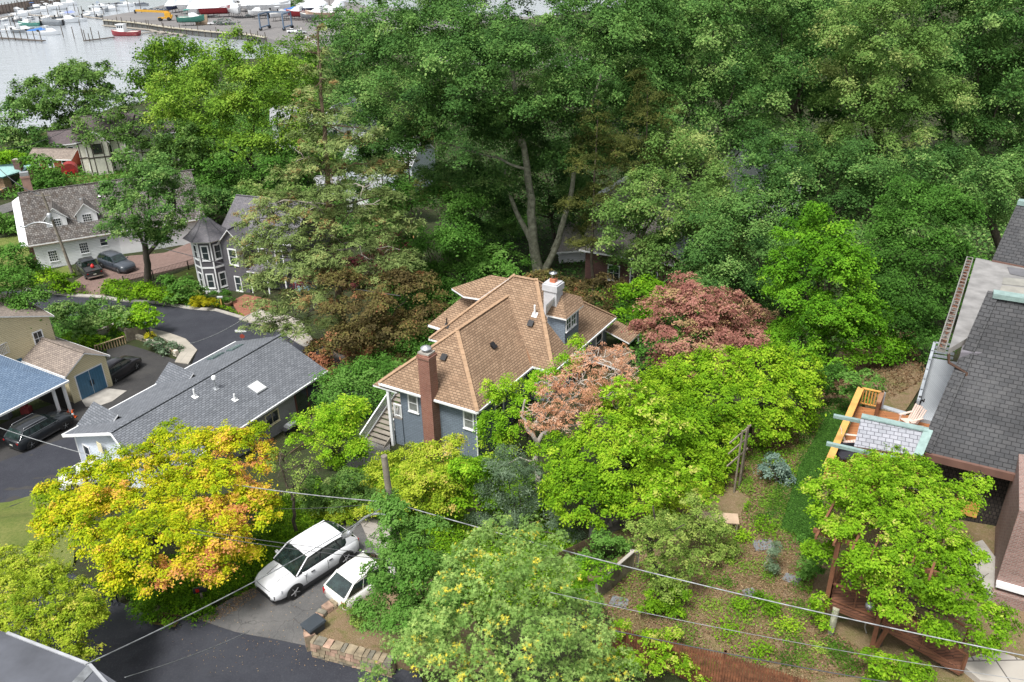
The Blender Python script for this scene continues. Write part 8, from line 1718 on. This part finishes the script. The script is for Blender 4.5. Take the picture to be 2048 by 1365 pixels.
# ---- near centre
tree('green_maple', 'dark blue-green maple between the lamp pole and the white hatchback', (850, 1275), [(790,1040,34,26,0),(800,1085,44,30,0),(790,1140,46,32,-.5),(830,1120,44,32,-1),(840,1180,50,34,-1.5),(770,1195,40,26,-.5),(880,1150,40,34,-1),(800,1235,50,30,-1.5),(870,1230,50,34,-2),(770,1000,22,18,1),(850,1060,34,26,0),(740,1215,24,20,-.5),(850,1280,50,24,-2)], 'maple', tmean=.95, tvar=.18, cl=11, s=.12, dens=1)
tree('pin_oak', 'large pale green pin oak with yellow leaf tips at the bottom centre', (1030, 1440), [(1000,1055,26,20,2),(965,1085,32,24,1),(1040,1085,36,26,1),(930,1125,40,26,0),(1000,1130,50,34,0),(1070,1130,44,32,0),(1130,1160,40,30,0),(920,1180,50,36,-1),(1000,1190,60,42,-1.5),(1080,1200,56,42,-1),(1150,1220,40,34,0),(880,1250,50,34,-1),(950,1260,60,44,-2),(1040,1270,70,48,-2.5),(1130,1280,60,44,-1.5),(1190,1290,40,32,-.5),(850,1310,50,34,-1),(930,1330,70,40,-2.5),(1030,1350,80,44,-3),(1130,1350,70,44,-2),(1220,1340,50,34,-1),(800,1290,28,20,0),(1060,1050,20,14,2),(1120,1080,16,12,2)], 'pinoak', tmean=.45, tvar=.17, cl=11, s=.16, tpl='star', dens=.62, flat=.6, tonefn=lambda C, t: np.where(RNG.random(len(t)) < .07, .97, np.minimum(t, .88)))
tree('roadside_sprig', 'small pale green sapling at the road edge in the bottom centre', (760, 1400), [(745,1350,26,12),(770,1360,20,12)], 'pinoak', tmean=.4, cl=8, s=.12, tpl='star', dens=.5)
tree('bush', 'flowering yellow clump on the stone walled bed', (705, 1268), [(700,1258,16,8),(715,1268,14,8)], 'ball', tmean=.9, cat='plant', trunk=False, cl=5, s=.08)
tree('bush', 'rusty green low plants filling the stone walled bed', (740, 1262), [(725,1235,24,10),(745,1265,26,12),(770,1290,24,12),(720,1285,20,8),(700,1215,14,8)], 'fruit', tmean=.3, cat='plant', trunk=False, cl=6, s=.08)
# ---- yard
tree('fruit_tree', 'ivy clad dead fruit tree with a broken bare limb in the weedy yard', (1318, 1192), [(1300,1060,22,24),(1330,1040,24,20),(1290,1095,26,22),(1340,1090,30,26,-.3),(1330,1140,32,26,-.5),(1370,1120,28,20,-.5),(1350,1175,34,18,-.5),(1270,1060,18,16)], 'fruit', tmean=.5, cl=8, s=.11, gap=.15, dens=.8, limbs=[([(1318,1195),(1308,1130),(1296,1075)], .16, .1), ([(1298,1080),(1312,1045),(1306,1012)], .08, .03), ([(1300,1090),(1340,1060),(1370,1050)], .06, .02)])
tree('fallen_branches', 'leafy fallen fruit branches heaped over the tan board table', (1400, 1120), [(1380,1060,40,16,.3),(1420,1045,34,14,.3),(1350,1050,26,14,.3),(1410,1090,40,14,0),(1440,1070,24,12,0),(1380,1010,22,18,.6),(1460,1100,20,10,0),(1400,1130,36,12,0)], 'fruit', tmean=.5, cl=8, s=.1, gap=.25, trunk=False, cat='branches', bare=0)
tree('blue_shrub', 'small blue-green rounded shrub at the edge of the dark lawn', (1552, 965), [(1548,932,24,18),(1535,945,20,13),(1565,950,20,13),(1570,968,16,8)], 'bluegrey', tmean=.5, cl=7, s=.12, cat='bush')
tree('feathery_plant', 'tall feathery green plant beside the bare path in the yard', (1555, 1150), [(1552,1110,14,22),(1545,1135,16,16)], 'grey', tmean=.6, cl=6, s=.12, tpl='needle', cat='plant', trunk=False)
tree('bush', 'leafy green bushes behind the short mossy fence', (1225, 1120), [(1215,1090,28,16),(1250,1095,24,14),(1190,1115,28,16),(1240,1125,20,12)], 'maple', tmean=1.0, cl=8, s=.12, cat='bush', trunk=False)
tree('bush', 'ivy bush at the foot of the short mossy fence', (1190, 1190), [(1175,1150,26,16),(1190,1185,26,14),(1225,1140,14,12),(1150,1180,20,18)], 'lime', tmean=.2, cl=8, s=.12, cat='bush', trunk=False)
tree('bush', 'rounded green bush at the foot of the ivy clad fruit tree', (1340, 1230), [(1300,1205,26,15),(1340,1215,26,14),(1360,1190,20,14)], 'vine', tmean=.25, cl=7, s=.1, cat='bush', trunk=False)
tree('creeper', 'creeper with pale leaves growing over the left half of the picket fence', (1290, 1320), [(1240,1265,24,12,.2),(1290,1275,26,12,-.2),(1330,1290,26,14,-.3),(1250,1310,34,20,-1),(1310,1330,34,18,-1),(1370,1320,28,16,-.8),(1400,1345,30,14,-.8),(1345,1265,14,8,.2)], 'vine', tmean=.6, cl=7, s=.11, gap=.2, cat='vine', trunk=False)
tree('bush', 'green elder bush below the brown stair at the bottom right', (1790, 1368), [(1760,1325,30,16),(1800,1335,34,16),(1840,1345,26,14),(1770,1360,30,12)], 'vine', tmean=.4, cl=8, s=.12, cat='bush', trunk=False)
tree('bush', 'weedy bush beside the left post of the brown deck', (1640, 1262), [(1645,1225,18,15),(1640,1200,14,12),(1650,1245,16,10)], 'vine', tmean=.4, cl=7, s=.11, cat='bush', trunk=False)
tree('bush', 'dark shrub in front of the wisteria, left of the brown deck', (1625, 1175), [(1620,1125,26,20),(1630,1155,22,16),(1605,1090,22,16)], 'maple', tmean=.7, cl=8, s=.12, cat='bush', trunk=False)
tree('bush', 'bright leaved shrub behind the golden deck railing', (1728, 835), [(1715,760,24,13),(1745,768,22,12),(1730,785,26,10),(1700,790,16,12)], 'maple', tmean=1.0, cl=8, s=.16, cat='bush')
tree('bush', 'dark undergrowth left of the golden deck railing', (1640, 815), [(1650,790,24,12),(1630,760,24,14),(1610,800,20,12),(1680,740,26,14)], 'maple', tmean=.5, cl=9, s=.15, cat='bush', trunk=False)
# wisteria over the pergola
wz = yz+3.35
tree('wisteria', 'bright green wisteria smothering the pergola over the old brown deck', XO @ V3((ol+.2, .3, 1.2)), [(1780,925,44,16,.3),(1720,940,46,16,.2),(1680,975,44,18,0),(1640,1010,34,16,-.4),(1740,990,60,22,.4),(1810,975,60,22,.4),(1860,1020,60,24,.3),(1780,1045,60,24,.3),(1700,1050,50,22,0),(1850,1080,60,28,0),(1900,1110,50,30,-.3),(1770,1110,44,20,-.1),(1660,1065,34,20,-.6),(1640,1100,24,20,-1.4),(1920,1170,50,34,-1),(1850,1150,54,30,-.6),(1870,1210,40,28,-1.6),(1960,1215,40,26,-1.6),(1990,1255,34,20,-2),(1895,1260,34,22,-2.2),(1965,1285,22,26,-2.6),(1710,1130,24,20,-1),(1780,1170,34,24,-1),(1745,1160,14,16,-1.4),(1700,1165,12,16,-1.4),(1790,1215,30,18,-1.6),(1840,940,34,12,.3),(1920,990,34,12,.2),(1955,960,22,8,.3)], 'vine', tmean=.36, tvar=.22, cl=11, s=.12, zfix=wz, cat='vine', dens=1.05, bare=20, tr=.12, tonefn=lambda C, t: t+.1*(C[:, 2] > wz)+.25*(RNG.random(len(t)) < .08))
# weeds and fallen leaves over the ground (nobody could count them)
def scatter(name, label, poly, n, s, pal, tm, kind='stuff', flatn=True, tpl='kite', clump=0, hh=.06, cat='ground cover', excl=()):
    P = gpoly(poly) if isinstance(poly[0][0], (int, float)) and not isinstance(poly[0], V3) else poly
    xs = [p[0] for p in P]; ys = [p[1] for p in P]; k = n*3
    if clump:
        cx = RNG.uniform(min(xs), max(xs), clump); cy = RNG.uniform(min(ys), max(ys), clump); i = RNG.integers(0, clump, k); r = .12+.35*RNG.random(clump)
        x = cx[i]+RNG.normal(size=k)*r[i]; y = cy[i]+RNG.normal(size=k)*r[i]; tn = (tm+.22*RNG.normal(size=clump))[i]+.08*RNG.normal(size=k); zz = RNG.random(k)*hh*(1+2*r[i])
    else: x = RNG.uniform(min(xs), max(xs), k); y = RNG.uniform(min(ys), max(ys), k); tn = tm+.25*RNG.normal(size=k); zz = RNG.random(k)*hh
    m = inside(P, x, y)
    for E_ in excl: m &= ~inside(E_, x, y)
    x, y, tn, zz = x[m][:n], y[m][:n], tn[m][:n], zz[m][:n]; z = H(x, y)+.05+zz
    N = RNG.normal(size=(len(x), 3))*.45+np.array([0, 0, 1.0]); o = leafmesh(name, np.stack([x, y, z], 1), N, s*(.6+.8*RNG.random(len(x))), tn, leafmat('leaves_'+pal, PAL[pal], .3), tpl); tag(o, label, cat, kind=kind); return o
PAL['litter'] = [(0, (.12, .07, .035)), (.5, (.28, .18, .1)), (1, (.45, .34, .2))]
YP = [(1200,1235),(1270,1110),(1330,1150),(1440,1090),(1500,1000),(1450,970),(1500,880),(1600,820),(1650,840),(1600,930),(1560,1060),(1640,1090),(1620,1200),(1660,1260),(1800,1350),(1560,1370),(1400,1320)]
scatter('weeds', 'low green weeds dotted over the dry yard', YP, 20000, .08, 'spring', .35, clump=260, hh=.1)
scatter('weeds', 'taller bright weeds in scattered tufts across the yard', YP, 4500, .1, 'vine', .3, clump=45, hh=.3)
scatter('leaf_litter', 'dry brown leaves lying on the yard', YP, 36000, .065, 'litter', .5)
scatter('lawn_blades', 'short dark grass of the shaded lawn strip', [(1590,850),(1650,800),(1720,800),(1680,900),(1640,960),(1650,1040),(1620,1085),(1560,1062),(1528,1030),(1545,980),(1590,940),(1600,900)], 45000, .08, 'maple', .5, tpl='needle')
scatter('leaf_litter', 'brown leaf litter in the shade beyond the dark lawn', [(1500,880),(1640,780),(1700,680),(1830,640),(1850,760),(1780,800),(1640,830),(1560,950)], 14000, .12, 'litter', .3)
scatter('ground_cover', 'green undergrowth under the trees behind the houses', [(700,760),(820,700),(900,640),(880,480),(1060,420),(1060,560),(1260,590),(1440,600),(1560,700),(1300,780),(1230,680),(1050,480),(780,560)], 26000, .3, 'maple', .55, hh=.5)
scatter('ground_cover', 'low green plants on the slope beneath the lamp pole', [(600,1040),(720,940),(960,900),(1100,960),(1160,1080),(1180,1200),(1000,1250),(820,1260),(800,1060),(700,1030),(640,1060)], 60000, .12, 'hedge', .35, hh=.35)
scatter('ground_cover', 'grass and ivy on the bank above the driveway', [(230,1190),(300,1215),(400,1225),(530,1160),(600,1080),(700,1030),(640,960),(560,1000),(500,1080),(300,1120)], 60000, .09, 'hedge', .3, hh=.3)
scatter('ground_cover', 'green plants in the beds along the far street', [(60,590),(200,590),(210,560),(400,590),(500,640),(430,615),(330,604),(160,585)], 9000, .2, 'hedge', .4, hh=.25)
scatter('ground_cover', 'mixed low garden planting behind the cream garage', [(100,640),(240,620),(300,655),(260,675),(200,700),(120,690)], 12000, .18, 'maple', .7, hh=.3)
scatter('ground_cover', 'meadow and garden green around the far houses', [(-100,330),(130,270),(300,260),(620,200),(800,260),(800,470),(640,520),(470,400),(330,390),(60,400),(-100,400)], 60000, .5, 'maple', .75, hh=.8)
scatter('ground_cover', 'shady ground plants around the foot of the tall oak', [(880,250),(1250,250),(1280,420),(1150,570),(950,560),(860,400)], 30000, .3, 'oak', .25, hh=.4)
scatter('ground_cover', 'green scrub along the shore behind the yellow-green trees', [(280,232),(480,150),(640,125),(700,130),(860,150),(860,300),(600,220),(300,280)], 30000, .6, 'oaklight', .5, hh=1.2)
scatter('ground_cover', 'green woodland floor below the right woods', [(1150,420),(1300,350),(2040,300),(2040,560),(1900,600),(1750,700),(1560,680),(1400,600),(1250,560)], 50000, .35, 'oak', .6, hh=.6)
scatter('fallen_leaves', 'fallen leaves and grit along the driveway edge', [(396,1239),(430,1218),(533,1166),(548,1130),(560,1140),(545,1175),(470,1225),(420,1250)], 1500, .06, 'litter', .6, hh=.01)
scatter('fallen_leaves', 'scattered leaves on the near road and driveway', [(300,1240),(600,1090),(740,1120),(620,1290),(700,1340),(400,1350)], 500, .05, 'litter', .7, hh=.01)
print('LEAVES', NLEAF)
